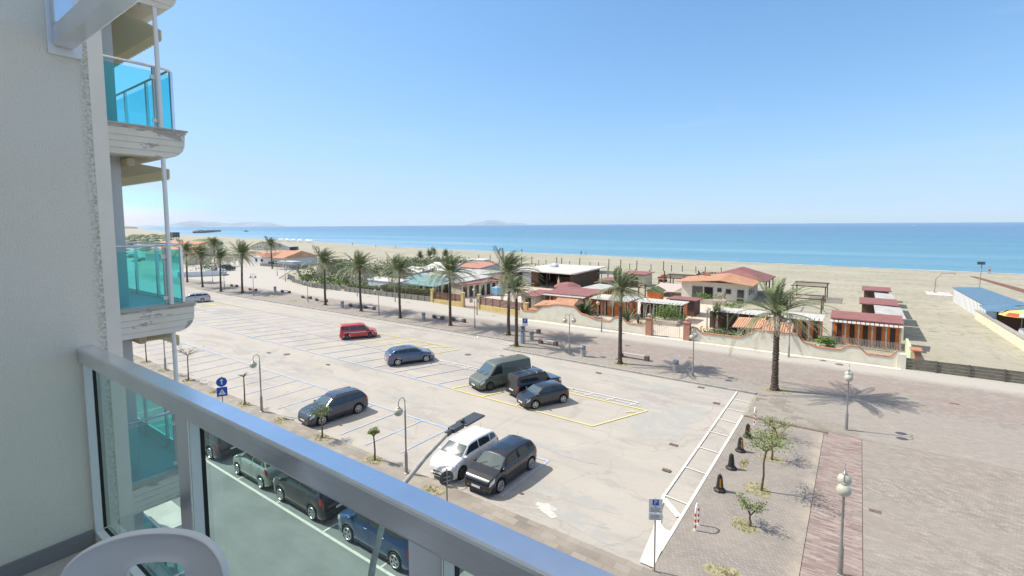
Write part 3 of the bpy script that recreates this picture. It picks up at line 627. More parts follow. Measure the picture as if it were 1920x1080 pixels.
make_car('parked_van', 'olive grey windowless panel van parked behind the black off-roader', 'van', 'van', 4.9, 1.92, 1.92, P_GREEN, 2.85, .92, .33, loc=(-22.55, 29.85, .012), heading=T(-110), ws=(.15, .31), cuts=(.43, 0), rwin=None, trimlow=True, rim='dark')
jp = make_car('parked_car', 'black boxy off-roader with roof bars between the green van and the small dark hatchback', 'car', 'jeep', 4.2, 1.66, 1.66, P_BLACK, 2.5, .76, .34, loc=(-19.4, 29.9, .012), heading=T(70), ws=(.275, .36), cuts=(.55, .75), rwin=(.93, .975), tailv=(3.3, 4.9), trimlow=True, rim='dark')
for xx in (-.9, -.3, .3): obj('roof_bar', MB().box(xx-.03, xx+.03, -.68, .68, 1.70, 1.74).box(xx-.03, xx+.03, -.66, -.60, 1.60, 1.70).box(xx-.03, xx+.03, .60, .66, 1.60, 1.70), M_CHROME, jp)
make_car('parked_car', 'small anthracite hatchback with white star wheels at the end of the yellow box', 'car', 'hatch', 3.55, 1.56, 1.38, P_ANTH, 2.28, .72, .295, loc=(-17.65, 28.25, .012), heading=T(-116), ws=(.22, .385), cuts=(.60, 0), rwin=(.87, .955), rim='five')
make_car('parked_car', 'silver estate car far left in the car park next to the balcony edge', 'car', 'estate', 4.75, 1.8, 1.5, P_SILV, 2.7, .9, .32, loc=(-89.3, 34.1, .012), heading=T(-112), ws=(.25, .39), cuts=(.56, .77), rwin=(.90, .968))
# street cars seen through the balcony glass
hx = T(180)
make_car('parked_car', 'deep blue tall van-like car on the street, nearest the camera behind the glass', 'car', 'boxy', 4.4, 1.85, 1.84, P_BLUE, 2.75, .88, .33, loc=(-14.7, 12.0, .012), heading=hx, ws=(.205, .34), cuts=(.50, .72), rwin=(.965, .99), rim='five')
make_car('parked_car', 'black rounded small people carrier on the street between the blue and the pale green car', 'car', 'mpv', 4.15, 1.78, 1.66, P_BK2, 2.5, .85, .33, loc=(-19.75, 11.95, .012), heading=hx, ws=(.205, .37), cuts=(.56, .80), rwin=(.90, .965))
make_car('parked_car', 'pale green small hatchback on the street behind the balcony glass', 'car', 'hatch', 3.55, 1.64, 1.5, P_MINT, 2.3, .66, .30, loc=(-23.95, 11.9, .012), heading=hx, ws=(.20, .375), cuts=(.60, .84), rwin=(.90, .96), tailv=(3.8, 5.6))
make_car('parked_car', 'dark grey off-roader on the street half hidden by the railing post', 'car', 'boxy', 4.4, 1.85, 1.75, P_ANTH, 2.65, .88, .35, loc=(-29.3, 11.95, .012), heading=hx, ws=(.22, .35), cuts=(.52, .74), rwin=(.965, .99))
# cars far left
fc = [('white hatchback far left beside the low white wall', 'hatch', P_WHITE, (-134.6, 55.2), 150), ('white estate far left behind the second palm from the balcony', 'estate', P_WHITE, (-132.6, 57.6), 155), ('dark pickup with canopy far left near the roofs', 'pickup', P_ANTH, (-144.0, 63.8), 100), ('dark car far left behind the low wall', 'hatch', P_BLUE, (-139.5, 58.5), 150)]
for lb, kd, pt, (x_, y_), hd in fc: make_car('parked_car', lb, 'car', kd, 4.2, 1.75, 1.5 if kd != 'pickup' else 1.8, pt, 2.6, .8, .32, loc=(x_, y_, .13), heading=T(hd), simple=True)
# ============================================================ PALMS, TREES, SHRUBS
M_TRUNK = mat('palm_trunk_bark', (0.05, 0.037, 0.026), 0.95, c2=(0.135, 0.10, 0.070), scale=9, stretch=(1, 1, 2.2), bump=0.9, bscale=14)
M_FROND = mat('green_palm_leaf', (0.10, 0.135, 0.05), 0.6, c2=(0.23, 0.265, 0.13), scale=1.1)
M_FROND_D = mat('straw_palm_leaf', (0.34, 0.31, 0.20), 0.75, c2=(0.52, 0.48, 0.36), scale=1.4)
M_BOOT = mat('palm_frond_stubs', (0.20, 0.14, 0.075), 0.9, var=.4, scale=8)
def frond(mb, r_, az, el, L, droop, wind, nl=26, lw=0.05, ll=0.55, base=.12):
    """one feather leaf: curved rachis with two rows of drooping leaflets; wind bends it towards +x"""
    p = Vector((cos(az)*base, sin(az)*base, 0)); d = Vector((cos(az)*cos(el), sin(az)*cos(el), sin(el))); pts = [p.copy()]; seg_ = 12
    for k in range(seg_):
        d = (d + Vector((wind*.10*(.3+k/seg_), wind*.02, -droop*(.35+.9*k/seg_)*.16))).normalized(); p = p + d*(L/seg_); pts.append(p.copy())
    rr = [max(.006, .026*(1-k/seg_)) for k in range(seg_+1)]; mb.tube(pts, rr, 3)
    for k in range(nl):
        f = .10+.90*(k+.5)/nl; i = min(int(f*seg_), seg_-1); g_ = f*seg_-i; c = pts[i].lerp(pts[i+1], g_); t = (pts[i+1]-pts[i]).normalized()
        side = t.cross(Vector((0, 0, 1)));
        if side.length < .1: side = Vector((-sin(az), cos(az), 0))
        side.normalize(); upn = side.cross(t); l = ll*(.45+1.1*sin(pi*min(1, f*.86+.12)))*r_.uniform(.8, 1.15)
        for s in (1, -1):
            q = (side*s*.72 + t*.72 + upn*.22 + Vector((wind*.10, 0, -.18*r_.uniform(.2, 1.4)))).normalized()
            e = c + q*l + Vector((0, 0, -.10*l)); m_ = c + q*l*.5 + Vector((0, 0, .03)); wv = (t*lw*.5)
            mb.quad(c-wv*.6, m_-wv, e, m_+wv)
def palm_proto(seed, h, Rr, wind=.6, nf=46, dead=18, tw=1.0, lk=.42):
    r_ = random.Random(seed); root = thing('palm_tree', '', 'palm tree', (0, 0, 0), group='palm trees along the promenade')
    tr = MB(); prof = []; nrg = int(h/.11); vs = []; bend = [r_.uniform(-.12, .12), r_.uniform(-.10, .10)]; n_ = 12
    for k in range(nrg+1):
        z = h*k/nrg; f = k/nrg; rad = tw*.165*(1-.28*f)+.13*math.exp(-z*5)+(.035 if k % 2 else 0)+.05*max(0, f-.86)/.14
        cx = bend[0]*sin(f*2.6)+.06*wind*f*f; cy = bend[1]*sin(f*2.2)
        for i in range(n_):
            a = 2*pi*(i+.5*(k % 2))/n_; q = rad*(1+.10*r_.uniform(-1, 1)); vs.append((cx+q*cos(a), cy+q*sin(a), z))
    top = Vector((bend[0]*sin(2.6)+.06*wind, bend[1]*sin(2.2), h))
    tr.add(vs, [(k*n_+i, k*n_+(i+1) % n_, (k+1)*n_+(i+1) % n_, (k+1)*n_+i) for k in range(nrg) for i in range(n_)] + [tuple(range(nrg*n_, nrg*n_+n_))])
    obj('trunk', tr, M_TRUNK, root)
    bt = MB()
    for _ in range(46):
        a = r_.uniform(0, 6.28); z = r_.uniform(-.75, .05); e = r_.uniform(.15, .35); bt.cyl((.13*cos(a), .13*sin(a), z), ((.13+e)*cos(a), (.13+e)*sin(a), z+e*.9), .04, .015, 4)
    obj('frond_stubs', bt.shift(top), M_BOOT, root)
    gm = MB(); dm = MB()
    for k in range(nf):
        az = k*2.39996+r_.uniform(-.25, .25); f = (k+.5)/nf; el = radians(80-80*f**1.05+r_.uniform(-10, 10)); L = Rr*1.22*r_.uniform(.82, 1.1)*(.60+.50*f)
        frond(gm, r_, az, el, L, .32+.66*f, wind*r_.uniform(.6, 1.4), nl=32, lw=.080, ll=lk*Rr/3)
    for k in range(dead):
        az = k*2.39996+r_.uniform(-.4, .4); el = radians(r_.uniform(-35, 22)); L = Rr*.95*r_.uniform(.55, 1.02)
        frond(dm, r_, az, el, L, 1.0, wind*.8, nl=20, lw=.055, ll=.28*Rr/3)
    obj('green_crown', gm.shift(top), M_FROND, root, fix=False); obj('dry_fronds', dm.shift((top.x, top.y, top.z-.15)), M_FROND_D, root, fix=False)
    return root
PALMS = [palm_proto(11, 5.75, 3.45, .55, 34, 16, 1.35, .30), palm_proto(12, 6.6, 2.6, .9, 26, 20), palm_proto(13, 6.8, 3.3, .9, 42, 30), palm_proto(14, 6.7, 3.4, .75, 42, 34), palm_proto(15, 5.8, 2.1, .8, 20, 14)]
RL = random.Random(4)
palms = [(0, -4.7, 40.0, 0, 1, 'lone full palm on its own where the promenade widens, nearest the camera'), (1, -16.9, 40.0, 0, 1, 'thin crowned palm in front of the orange cabins, right of the double lamp'),
 (4, -28.1, 39.9, 0, 1, 'short small crowned palm in the car park corner beside the parking sign'), (2, -31.7, 43.5, 0, 1.03, 'tall windblown palm just behind the short one in the car park corner'),
 (3, -40.7, 43.7, .3, .98, 'palm in front of the yellow fence gate'), (2, -49.6, 43.5, 2.6, .93, 'palm standing before the green hedge, right of the white hall roofs'), (3, -58.4, 43.9, 1.2, .95, 'palm with a drooping second crown behind it, before the white flowering bushes'),
 (2, -67.8, 44.3, .6, .97, 'palm before the leafy shrubs, first one right of the terracotta roofs'), (3, -93.5, 43.9, 2, 1.06, 'dense tall palm at the left, just left of the terracotta roofs'),
 (2, -98.7, 42.4, 1.8, .95, 'palm second to the right of the balcony glass, by the kerb'), (3, -109.0, 43.4, .9, .95, 'palm left of the white parked cars, near the low white wall'), (2, -122, 45.5, 1.3, 1.0, 'palm directly above the neighbouring balcony glass rail'),
 (3, -163.0, 68.7, 0, 1.0, 'far palm behind the dark pickup'), (2, -139.0, 74.0, .5, 1.0, 'far palm half hidden behind the dense tall palm')]
for k, x_, y_, rz, s, lb in palms: inst(PALMS[k], USED, (x_, y_, K), rz*.5, lb, s).rotation_euler = ((0, 0, 0) if x_ > -5 else (radians(RL.uniform(-1.6, 1.6)), radians(RL.uniform(-1.0, 2.4)), rz*.5))
for (x_, y_, *_r) in [(p[1], p[2]) for p in palms[:10]]:
    grass_patch(x_+.1, y_-.1, .8, .6, 120, label='dry grass ring at the foot of a palm')
for x_, y_ in ((-83.5, 44.4), (-76.0, 43.6)): grass_patch(x_, y_, 1.4, .9, 120, label='dry grass patch in the promenade paving')

M_BARK = mat('sapling_bark', (0.13, 0.09, 0.06), 0.9, var=.3, scale=12); M_TWIG = mat('pale_twigs', (0.27, 0.24, 0.20), 0.9)
M_LEAF = mat('fresh_green_leaves', (0.10, 0.17, 0.030), 0.7, c2=(0.20, 0.27, 0.07), scale=4); M_LEAF2 = mat('yellow_green_leaves', (0.22, 0.26, 0.07), 0.7, c2=(0.33, 0.33, 0.14), scale=4)
M_HEDGE = mat('hedge_leaves', (0.075, 0.15, 0.025), 0.75, c2=(0.18, 0.27, 0.06), scale=1.2); M_SHRUB = mat('dull_green_shrub', (0.07, 0.105, 0.045), 0.8, c2=(0.20, 0.235, 0.12), scale=.8)
M_FLOW = mat('whitish_flowering_shrub', (0.15, 0.17, 0.10), 0.8, c2=(0.50, 0.50, 0.44), scale=2.0); M_AGAVE = mat('agave_leaves', (0.075, 0.12, 0.05), 0.6, c2=(0.20, 0.24, 0.11), scale=2)
def leafquad(mb, c, s, r_):
    a = Vector((r_.uniform(-1, 1), r_.uniform(-1, 1), r_.uniform(-.5, .8))).normalized(); b = a.cross(Vector((r_.uniform(-1, 1), r_.uniform(-1, 1), r_.uniform(-1, 1)))).normalized(); s *= r_.uniform(.6, 1.3)
    mb.quad(c-a*s, c+b*s*.5, c+a*s, c-b*s*.5)
def sapling(x_, y_, h, lab, spread=.7, leaves=400, lm=None, z=K, seed=1, trunk_f=.55, lean=0, group='young trees in the paving', twiggy=False, name='young_tree'):
    r_ = random.Random(seed); root = thing(name, lab, 'tree', (x_, y_, z), group=group); tr = MB(); th = h*trunk_f
    tp = Vector((lean, r_.uniform(-.05, .05), th)); tr.tube([(0, 0, 0), (lean*.3+.03, 0, th*.4), (lean*.5-.02, .02, th*.7), tp], [.055, .045, .04, .035], 7)
    lf = MB(); tw = MB(); ends = []
    for k in range(8 if leaves else 6):
        a = k*2.4+r_.uniform(-.3, .3); e = tp+Vector((cos(a)*spread*r_.uniform(.5, 1), sin(a)*spread*r_.uniform(.5, 1), (h-th)*r_.uniform(.35, .95))); mid = tp.lerp(e, .5)+Vector((0, 0, .08)); tw.tube([tp, mid, e], [.024, .016, .006], 5); ends.append(e); ends.append(mid)
        for j in range(4 if not twiggy else 9):
            e2 = mid.lerp(e, r_.random())+Vector((r_.uniform(-.35, .35), r_.uniform(-.35, .35), r_.uniform(-.05, .25)))*spread; tw.tube([mid, e2], [.010, .003], 4); ends.append(e2)
    for _ in range(int(leaves*1.7)):
        c = r_.choice(ends)+Vector((r_.gauss(0, .12), r_.gauss(0, .12), r_.gauss(0, .06)))*spread/.7; leafquad(lf, c, .046, r_)
    obj('trunk', tr, M_BARK, root, True); obj('branches', tw, M_TWIG if twiggy else M_BARK, root)
    if leaves: obj('crown', lf, lm or M_LEAF, root, fix=False)
    return root
sap = [(-15.9, 16.1, 0), (-20.45, 16.0, 'small bushy topped sapling on a bare stem left of the nearest single globe lamp'), (-25.2, 16.0, 'green sapling with pale twigs in front of the grey estate off-roader'), (-34.4, 16.0, 'almost bare stick-like sapling by the left lamp'), (-43.6, 16.0, 'wide twiggy nearly leafless sapling right of the white balcony pole'), (-52.9, 16.2, 'leaning bare sapling below the balcony, left of the poles')]
sapling(-20.45, 15.95, 1.75, sap[1][2], .32, 300, M_LEAF, seed=3, trunk_f=.72)
sapling(-25.2, 15.95, 2.15, sap[2][2], .62, 300, M_LEAF, seed=4, trunk_f=.55, twiggy=True)
sapling(-34.4, 15.95, 2.2, sap[3][2], .35, 24, M_LEAF2, seed=5, trunk_f=.88)
sapling(-43.6, 15.95, 2.7, sap[4][2], .95, 60, M_TWIG, seed=6, trunk_f=.75, twiggy=True)
sapling(-52.9, 16.05, 3.3, sap[5][2], .9, 40, M_TWIG, seed=7, trunk_f=.75, lean=-.25, twiggy=True)
sapling(-3.25, 24.3, 2.9, 'largest sapling of the cobbled bed, wide green crown on a bare trunk', 1.2, 560, M_LEAF, seed=8, trunk_f=.66, lean=.15)
sapling(-3.2, 21.1, 1.45, 'small round sapling nearest the camera in the cobbled bed', .62, 260, M_LEAF, seed=9, trunk_f=.3)
sapling(-3.3, 27.9, 1.9, 'yellowish thin sapling behind the largest one in the cobbled bed', .75, 330, M_LEAF2, seed=10, trunk_f=.5)
sapling(-3.4, 31.0, 1.2, 'low wide sapling at the far end of the cobbled bed', .95, 300, M_LEAF, seed=11, trunk_f=.4, lean=-.15)
for x_, y_, a, b in [(-15.8, 15.55, .75, .55), (-20.45, 15.9, .7, .5), (-25.2, 15.9, .8, .5), (-29.6, 15.9, .8, .5), (-34.4, 15.9, .8, .5), (-39, 15.9, .7, .5), (-43.6, 15.9, .7, .5), (-48.5, 15.9, .7, .5), (-52.9, 16, .7, .5), (-3.4, 24.3, .75, .8), (-3.4, 21.0, .65, .6), (-3.3, 28.0, .7, .6), (-3.4, 31, .7, .6), (-3.4, 17.6, .8, .6), (-4.4, 26.6, .25, .8)]:
    grass_patch(x_, y_, a*.8, b*.75, 130, label='dry grass patch in the pavement')
def leafmass(mb, x0, x1, y0, y1, z0, z1_, n_, s, r_, lumps=10):
    cs = [(r_.uniform(x0, x1), r_.uniform(y0, y1), r_.uniform(z0+(z1_-z0)*.35, z1_), r_.uniform(.35, .7)) for _ in range(lumps)]
    for _ in range(n_):
        cx, cy, cz, q = r_.choice(cs); sp = (min(x1-x0, y1-y0)*.32+.15)*q*1.4
        c = Vector((cx+r_.gauss(0, sp), cy+r_.gauss(0, sp), min(cz+r_.gauss(0, (z1_-z0)*.22), z1_+.15))); c.z = max(z0+.03, c.z); leafquad(mb, c, s, r_)
def shrub(nm, lb, cat, x0, x1, y0, y1, h, m, n_=700, s=.16, seed=1, lumps=10, z=0, group=None):
    r_ = random.Random(seed); root = thing(nm, lb, cat, ((x0+x1)/2, (y0+y1)/2, z), group=group); mb = MB(); leafmass(mb, x0-(x0+x1)/2, (x1-x0)/2, y0-(y0+y1)/2, (y1-y0)/2, .05, h, n_, s, r_, lumps)
    st = MB()
    for _ in range(6): st.tube([(r_.uniform(-.2, .2), r_.uniform(-.2, .2), 0), (r_.uniform(-.5, .5), r_.uniform(-.5, .5), h*.6)], [.04, .02], 5)
    obj('foliage', mb, m, root, fix=False); obj('stems', st, M_BARK, root); return root
def hedge(lb, x0, x1, y, d, h, seed):
    r_ = random.Random(seed); mb = MB(); core = MB()
    n_ = int((x1-x0)*160)
    for _ in range(n_):
        x_ = r_.uniform(x0, x1); a = r_.random(); hh = h*(1+.08*sin(x_*1.3)+.05*sin(x_*3.1))
        c = Vector((x_, y+r_.uniform(-d/2, d/2), hh+r_.uniform(-.12, .1))) if a < .5 else Vector((x_, y-d/2+r_.uniform(-.08, .08), r_.uniform(.1, hh))); leafquad(mb, c, .11, r_)
    root = thing('hedge', lb, 'hedge', ((x0+x1)/2, y, 0)); wpart(root, 'foliage', mb, M_HEDGE, fix=False); wpart(root, 'inner_branches', MB().box(x0+.1, x1-.1, y-d/2+.15, y+d/2-.15, 0, h-.15), M_BARK)
hedge('bright green clipped hedge behind the low slatted fence', -69.5, -56.6, 56.9, 1.3, 2.0, 4)
hedge('lower duller hedge behind the fence before the white flowering bushes', -79.5, -70.5, 57.4, 1.4, 1.3, 5)
shrub('shrub', 'leafy dark shrub mass right of the terracotta roofs', 'shrub', -97, -87, 60, 67, 3.2, M_SHRUB, 2600, .26, 2, 14)
shrub('shrub', 'bright green low bushes behind the fence corner', 'shrub', -100, -82, 57.5, 60, 1.9, M_HEDGE, 2200, .20, 3, 22)
shrub('shrub', 'white flowering oleander bushes left of the white halls', 'shrub', -86, -73, 60, 65, 2.5, M_FLOW, 2600, .2, 4, 16)
shrub('shrub', 'tall dark evergreen shrubs behind the flowering bushes', 'shrub', -90, -72, 67, 74, 3.3, M_SHRUB, 2800, .28, 5, 18)
shrub('shrub', 'dusty green shrubs beyond the white halls', 'shrub', -112, -92, 92, 108, 2.4, M_SHRUB, 2600, .34, 6, 20)
shrub('shrub', 'greyish green tree-like shrub left of the terracotta roof gable', 'shrub', -113, -106, 74, 81, 3.4, M_SHRUB, 1500, .30, 7, 9)
shrub('shrub', 'green hedge strip in front of the white terracotta roofed house', 'shrub', -150, -128, 78.6, 80.0, 1.4, M_SHRUB, 1200, .24, 8, 22)
shrub('shrub', 'dark bush by the neighbouring balcony, behind the low white wall', 'shrub', -142, -136, 56, 59, 2.2, M_SHRUB, 700, .2, 9, 6)
shrub('shrub', 'round green bush in the raised bed beside the pillared gate', 'shrub', -20.6, -18.4, 59.2, 61.2, 1.9, M_HEDGE, 1100, .10, 10, 7, z=.3)
shrub('shrub', 'low dark bush at the right corner of the cream house', 'shrub', -15.2, -12.6, 74.5, 76.2, 1.0, M_HEDGE, 700, .10, 12, 6)
shrub('shrub', 'low green plants along the garden wall right of the gate', 'shrub', -13, -7.4, 53.0, 54.6, .9, M_SHRUB, 900, .12, 13, 14, z=.3)
def spiky(nm, lb, x_, y_, h, n_, m, z=0, seed=1, w_=.06, cat='plant', stem=0.0):
    r_ = random.Random(seed); root = thing(nm, lb, cat, (x_, y_, z)); mb = MB()
    for k in range(n_):
        az = k*2.4+r_.uniform(-.2, .2); el = radians(r_.uniform(12, 85)); L = h*r_.uniform(.8, 1.15); d = Vector((cos(az)*cos(el), sin(az)*cos(el), sin(el))); p = Vector((0, 0, stem)); q = Vector((-sin(az), cos(az), 0)); prev = (p-q*w_*.5, p+q*w_*.5)
        for j in range(5):
            d = (d+Vector((0, 0, -.10))).normalized(); p = p+d*L/5; ww_ = w_*(1, 1.1, .9, .55, .08)[j]; cur = (p-q*ww_, p+q*ww_); mb.quad(prev[0], prev[1], cur[1], cur[0]); prev = cur
    obj('leaves', mb, m, root, fix=False); st = MB().cyl((0, 0, 0), (0, 0, max(.2, stem)), .14, .10, 8); obj('stem', st, M_BOOT, root); return root
spiky('agave', 'big spiky dark green agave on the cream wall, left of the tall lamp globe', -29.2, 57.2, 2.3, 130, M_AGAVE, z=.4, seed=3, w_=.10)
spiky('agave', 'smaller spiky agave left of the big one behind the cream wall', -31.6, 57.4, 1.8, 80, M_AGAVE, z=.6, seed=4, w_=.08)
spiky('yucca', 'pale spiky yucca behind the wall left of the gate', -22.6, 55.3, 2.2, 110, M_FROND, z=.3, seed=5, w_=.055)
spiky('yucca', 'short yucca touching the left gate pillar', -20.6, 54.2, 1.5, 70, M_FROND, z=.3, seed=6, w_=.05)
spiky('dwarf_palm', 'dwarf palm in the raised bed right of the gate', -13.2, 59.4, 1.7, 90, M_FROND, z=.3, seed=7, w_=.07, cat='palm tree', stem=1.5)
for k, (x_, y_, h) in enumerate([(-117, 116, 2.6), (-121, 122, 2.8), (-113, 108, 2.4), (-111.5, 118, 2.6)]):
    spiky('dwarf_palm', ['low palm among the far dusty shrubs, leftmost of four', 'low palm among the far dusty shrubs, farthest towards the sea', 'low palm among the far dusty shrubs, nearest the halls', 'low palm among the far dusty shrubs, rightmost of four'][k], x_, y_, h, 90, M_FROND, seed=20+k, w_=.14, cat='palm tree', stem=2.2)
spiky('agave', 'small agave in the sand yard behind the maroon roofed cabins', -61, 84, 1.3, 70, M_AGAVE, seed=31, w_=.12)
# ============================================================ STREET FURNITURE
M_POLE = mat('galvanised_pole', (0.34, 0.33, 0.31), 0.45, 0.6, var=.15, scale=6); M_GLOBE = mat('opal_lamp_globe', (0.50, 0.49, 0.40), 0.25, c2=(0.42, 0.41, 0.33), scale=6, coat=.5)
M_CONC = mat('grey_concrete', (0.40, 0.39, 0.37), 0.9, var=.2, scale=5); M_PORPH = mat('porphyry_stone_block', (0.17, 0.115, 0.105), 0.9, var=.35, scale=9); M_SLAB = mat('bench_slab', (0.42, 0.38, 0.35), 0.85)
M_DKM = mat('dark_grey_metal', (0.10, 0.11, 0.12), 0.45, .6); M_BLUEM = mat('blue_grey_enamel', (0.20, 0.26, 0.34), 0.5)
M_SIGNB = mat('blue_sign_face', (0.02, 0.085, 0.42), 0.45); M_SIGNW = mat('white_sign_face', (0.75, 0.76, 0.78), 0.5); M_SIGNG = mat('grey_sign_back', (0.33, 0.34, 0.35), 0.5, .6); M_BLKP = mat('black_rubber', (0.018, 0.018, 0.018), 0.6); M_ORNG = mat('orange_reflective_band', (0.72, 0.26, 0.015), 0.45, c2=(0.5, 0.17, 0.01), scale=9)
M_REDP = mat('red_paint', (0.55, 0.07, 0.04), 0.5); M_WHTP = mat('white_paint', (0.80, 0.79, 0.77), 0.5)
def lamp(lb, x, y, arms, h=3.95, z=K, rz=0, group='globe street lamps'):
    root = thing('street_lamp', lb, 'street lamp', (x, y, z), rz, group)
    p = MB().lathe([(.13, 0), (.13, .03), (.085, .05), (.08, 1.0), (.062, 1.06), (.045, 1.1), (.042, h-.75), (.05, h-.74), (.05, h-.70), (.028, h-.68), (.026, h-.45)], n=12)
    obj('pole', p, M_POLE, root, True)
    for a in arms:
        c, s = cos(a), sin(a); pts = [(0, 0, h-.5), (0, 0, h-.3)]
        for k in range(1, 9):
            t = pi*k/8; pts.append((c*.21*(1-cos(t)), s*.21*(1-cos(t)), h-.3+.28*sin(t)))
        pts.append((c*.42, s*.42, h-.42)); obj('arm', MB().tube(pts, .022, 7), M_POLE, root, True)
        g_ = obj('globe', MB().ball((c*.42, s*.42, h-.66), .225, 24, 14, .95), M_GLOBE, root, 80)
        obj('cap', MB().lathe([(.09, 0), (.085, .05), (.03, .08)], (c*.42, s*.42, h-.475), 12), M_POLE, g_)
    return root
D = -pi/2
for k, x in enumerate((-18.0, -32.1, -45.9)):
    lamp(['single globe lamp standing left of the white car, nearest of its row', 'single globe lamp at the pavement between the two stick-like saplings', 'single globe lamp right beside the white balcony pole'][k], x, 15.95, [D])
lamp('tall slim lamp just left of the white balcony pole', -48.4, 16.0, [D])
lamp('twin globe lamp on the plaza beyond the pink paving band', -0.2, 34.55, [D, -D])
lamp('twin globe lamp at the bottom edge of the photo on the pink paving band', -0.1, 19.9, [D, -D])
lamp('twin globe lamp in front of the cream wall, right of the parking meter', -22.0, 40.0, [T(215), T(35)])
lamp('twin globe lamp right of the second stone bin along the kerb', -10.6, 40.0, [D, -D])
lamp('twin globe lamp before the yellow fence gate', -37.2, 44.2, [T(215), T(35)])
lamp('single lamp between two palms before the low slatted fence', -54.2, 43.7, [T(215), T(35)])
lamp('twin globe lamp left of the palm before the leafy shrubs', -72.6, 44.3, [T(215), T(35)])
lamp('twin globe lamp right of the dense tall palm', -88.1, 43.3, [T(215), T(35)])
lamp('single globe lamp standing at the foot of the cream wall, left of the gate', -23.7, 50.7, [T(200)], 4.0)
lamp('single globe lamp at the cream wall, behind the lone full palm', -4.9, 50.7, [D], 4.0)
lamp('single globe lamp against the yellow fence', -42.5, 51.0, [T(200)], 4.1)
lamp('single lamp close to the low slatted fence before the hedge', -61.0, 52.5, [T(200)], 4.1)
lamp('single lamp by the slatted fence beside the flowering bushes', -83.0, 54.6, [T(200)], 4.1)
lamp('single lamp by the bench before the flowering bushes', -71.5, 53.0, [T(200)], 4.1)
for k, (x, y) in enumerate([(-104, 58.2), (-118.0, 64), (-128, 72), (-102, 44.5), (-113, 47)]):
    lamp(['far lamp at the black barrier', 'far twin lamp before the white terracotta roofed house', 'far lamp left of the white terracotta roofed house', 'far lamp left of the dense tall palm', 'far lamp beside the low white wall'][k], x, y, [T(200), T(20)])
# modern street light on the near side
sl_ = thing('street_light', 'tall grey street light with flat head leaning out over the rail towards the white car', 'street light', (-7.2, 5.0, K))
wpart(sl_, 'pole', MB().tube([(-7.2, 5.0, .1), (-7.2, 5.0, 2.2), (-7.2, 5.03, 3.4), (-7.2, 5.18, 4.6), (-7.2, 5.33, 5.4), (-7.2, 5.52, 6.2), (-7.2, 5.75, 6.8), (-7.2, 6.28, 7.34), (-7.2, 6.9, 7.66), (-7.2, 7.6, 7.93), (-7.2, 7.75, 7.95)], [.10, .09, .085, .075, .07, .062, .056, .05, .046, .043, .043], 12), M_CONC, 80)
hd = MB().obox((-7.2, 7.86, 7.965), .20, .34, .10, 0, T(2)).obox((-7.2, 8.36, 7.99), .34, .66, .045, 0, T(2)); wpart(sl_, 'lamp_head', hd, M_DKM, bevel=.012)
wpart(sl_, 'sensor', MB().ball((-7.2, 8.08, 8.05), .055, 12, 8), M_DKM, True); wpart(sl_, 'joint', MB().cyl((-7.2, 7.55, 7.92), (-7.2, 7.76, 7.95), .062, n=12), M_DKM)
# benches
def bench(lb, x, y, L=2.1, rz=0.0, planks=True):
    root = thing('bench', lb, 'bench', (x, y, K), rz, 'stone block benches on the promenade')
    for s in (-1, 1): obj('block', MB().box(s*(L/2)-.19, s*(L/2)+.19, -.22, .22, 0, .44), M_PORPH, root, bevel=.015)
    obj('seat', MB().box(-L/2+.19, L/2-.19, -.20, .20, .36, .42) if planks else MB().cyl((-L/2+.19, 0, .38), (L/2-.19, 0, .38), .03), M_SLAB, root)
for lb, x, y, L, rz in [('low bench right of the lone thin palm, by the kerb', -17.2+.7, 42.2, 2.5, 0), ('low bench in the palm shadow right of the parking meter', -25.75, 42.3, 1.8, 0), ('bench end showing between the two crossing palms', -30.4, 46.1, 2.0, .1), ('bench behind the palm before the gate', -41.6, 46.2, 2.0, -.1), ('bench right of the stone bin before the hedge', -45.0, 46.0, 1.6, -.1),
        ('bench left of the palm before the low fence', -62.0, 45.6, 2.4, 0), ('bench right of the tall palm shadow before the fence', -58.9, 45.8, 2.2, -.1), ('bench before the leafy shrubs', -71.5, 46.0, 2.6, 0), ('bench between two lamps at mid promenade', -76.6, 46.5, 2.2, 0), ('bench left of the grey bin', -86.5, 48.4, 2.4, 0), ('bench at the foot of the dense tall palm', -94.8, 46.5, 2.2, 0), ('farthest bench near the low white wall', -104.5, 47.5, 2.2, 0)]: bench(lb, x, y, L, rz)
# bins
def bin_(lb, x, y, m=None):
    root = thing('litter_bin', lb, 'litter bin', (x, y, K), 0, 'round litter bins along the promenade')
    b = MB().lathe([(.24, 0), (.25, .03), (.23, .06), (.23, .82), (.25, .86)], n=18); obj('body', b, m or M_CONC, root, 30)
    obj('lid', MB().lathe([(.26, .86), (.26, .94), (.20, 1.0), (.0001, 1.01)], n=18), M_BLUEM, root, 30); obj('band', MB().lathe([(.236, .70), (.242, .71), (.242, .76), (.236, .77)], n=18), M_DKM, root)
for lb, x, y in [('round grey bin right of the twin globe lamp before the cream wall', -20.7, 40.3), ('round grey bin standing in the palm shadow before the gate pillar', -12.1, 40.35), ('round bin behind the blue parking meter', -28.2, 42.9), ('round bin left of the benches before the yellow fence', -45.9, 44.2), ('round bin left of the bench before the low fence', -63.3, 44.2), ('round bin near the dense tall palm', -89.5, 48.0)]: bin_(lb, x, y)
# parking meter
pm = thing('parking_meter', 'tall blue grey parking ticket machine at the car park corner', 'parking meter', (-28.2, 41.2, K)); 
obj('body', MB().box(-.17, .17, -.14, .14, 0, 1.6), M_BLUEM, pm, bevel=.02); obj('solar_head', MB().obox((0, 0, 1.74), .32, .34, .22, 0, T(-20)), M_DKM, pm, bevel=.02); obj('screen', MB().box(-.10, .10, -.148, -.139, 1.2, 1.4), M_DKM, pm); obj('coin_panel', MB().box(-.12, .12, -.147, -.139, .85, 1.1), M_SIGNG, pm)
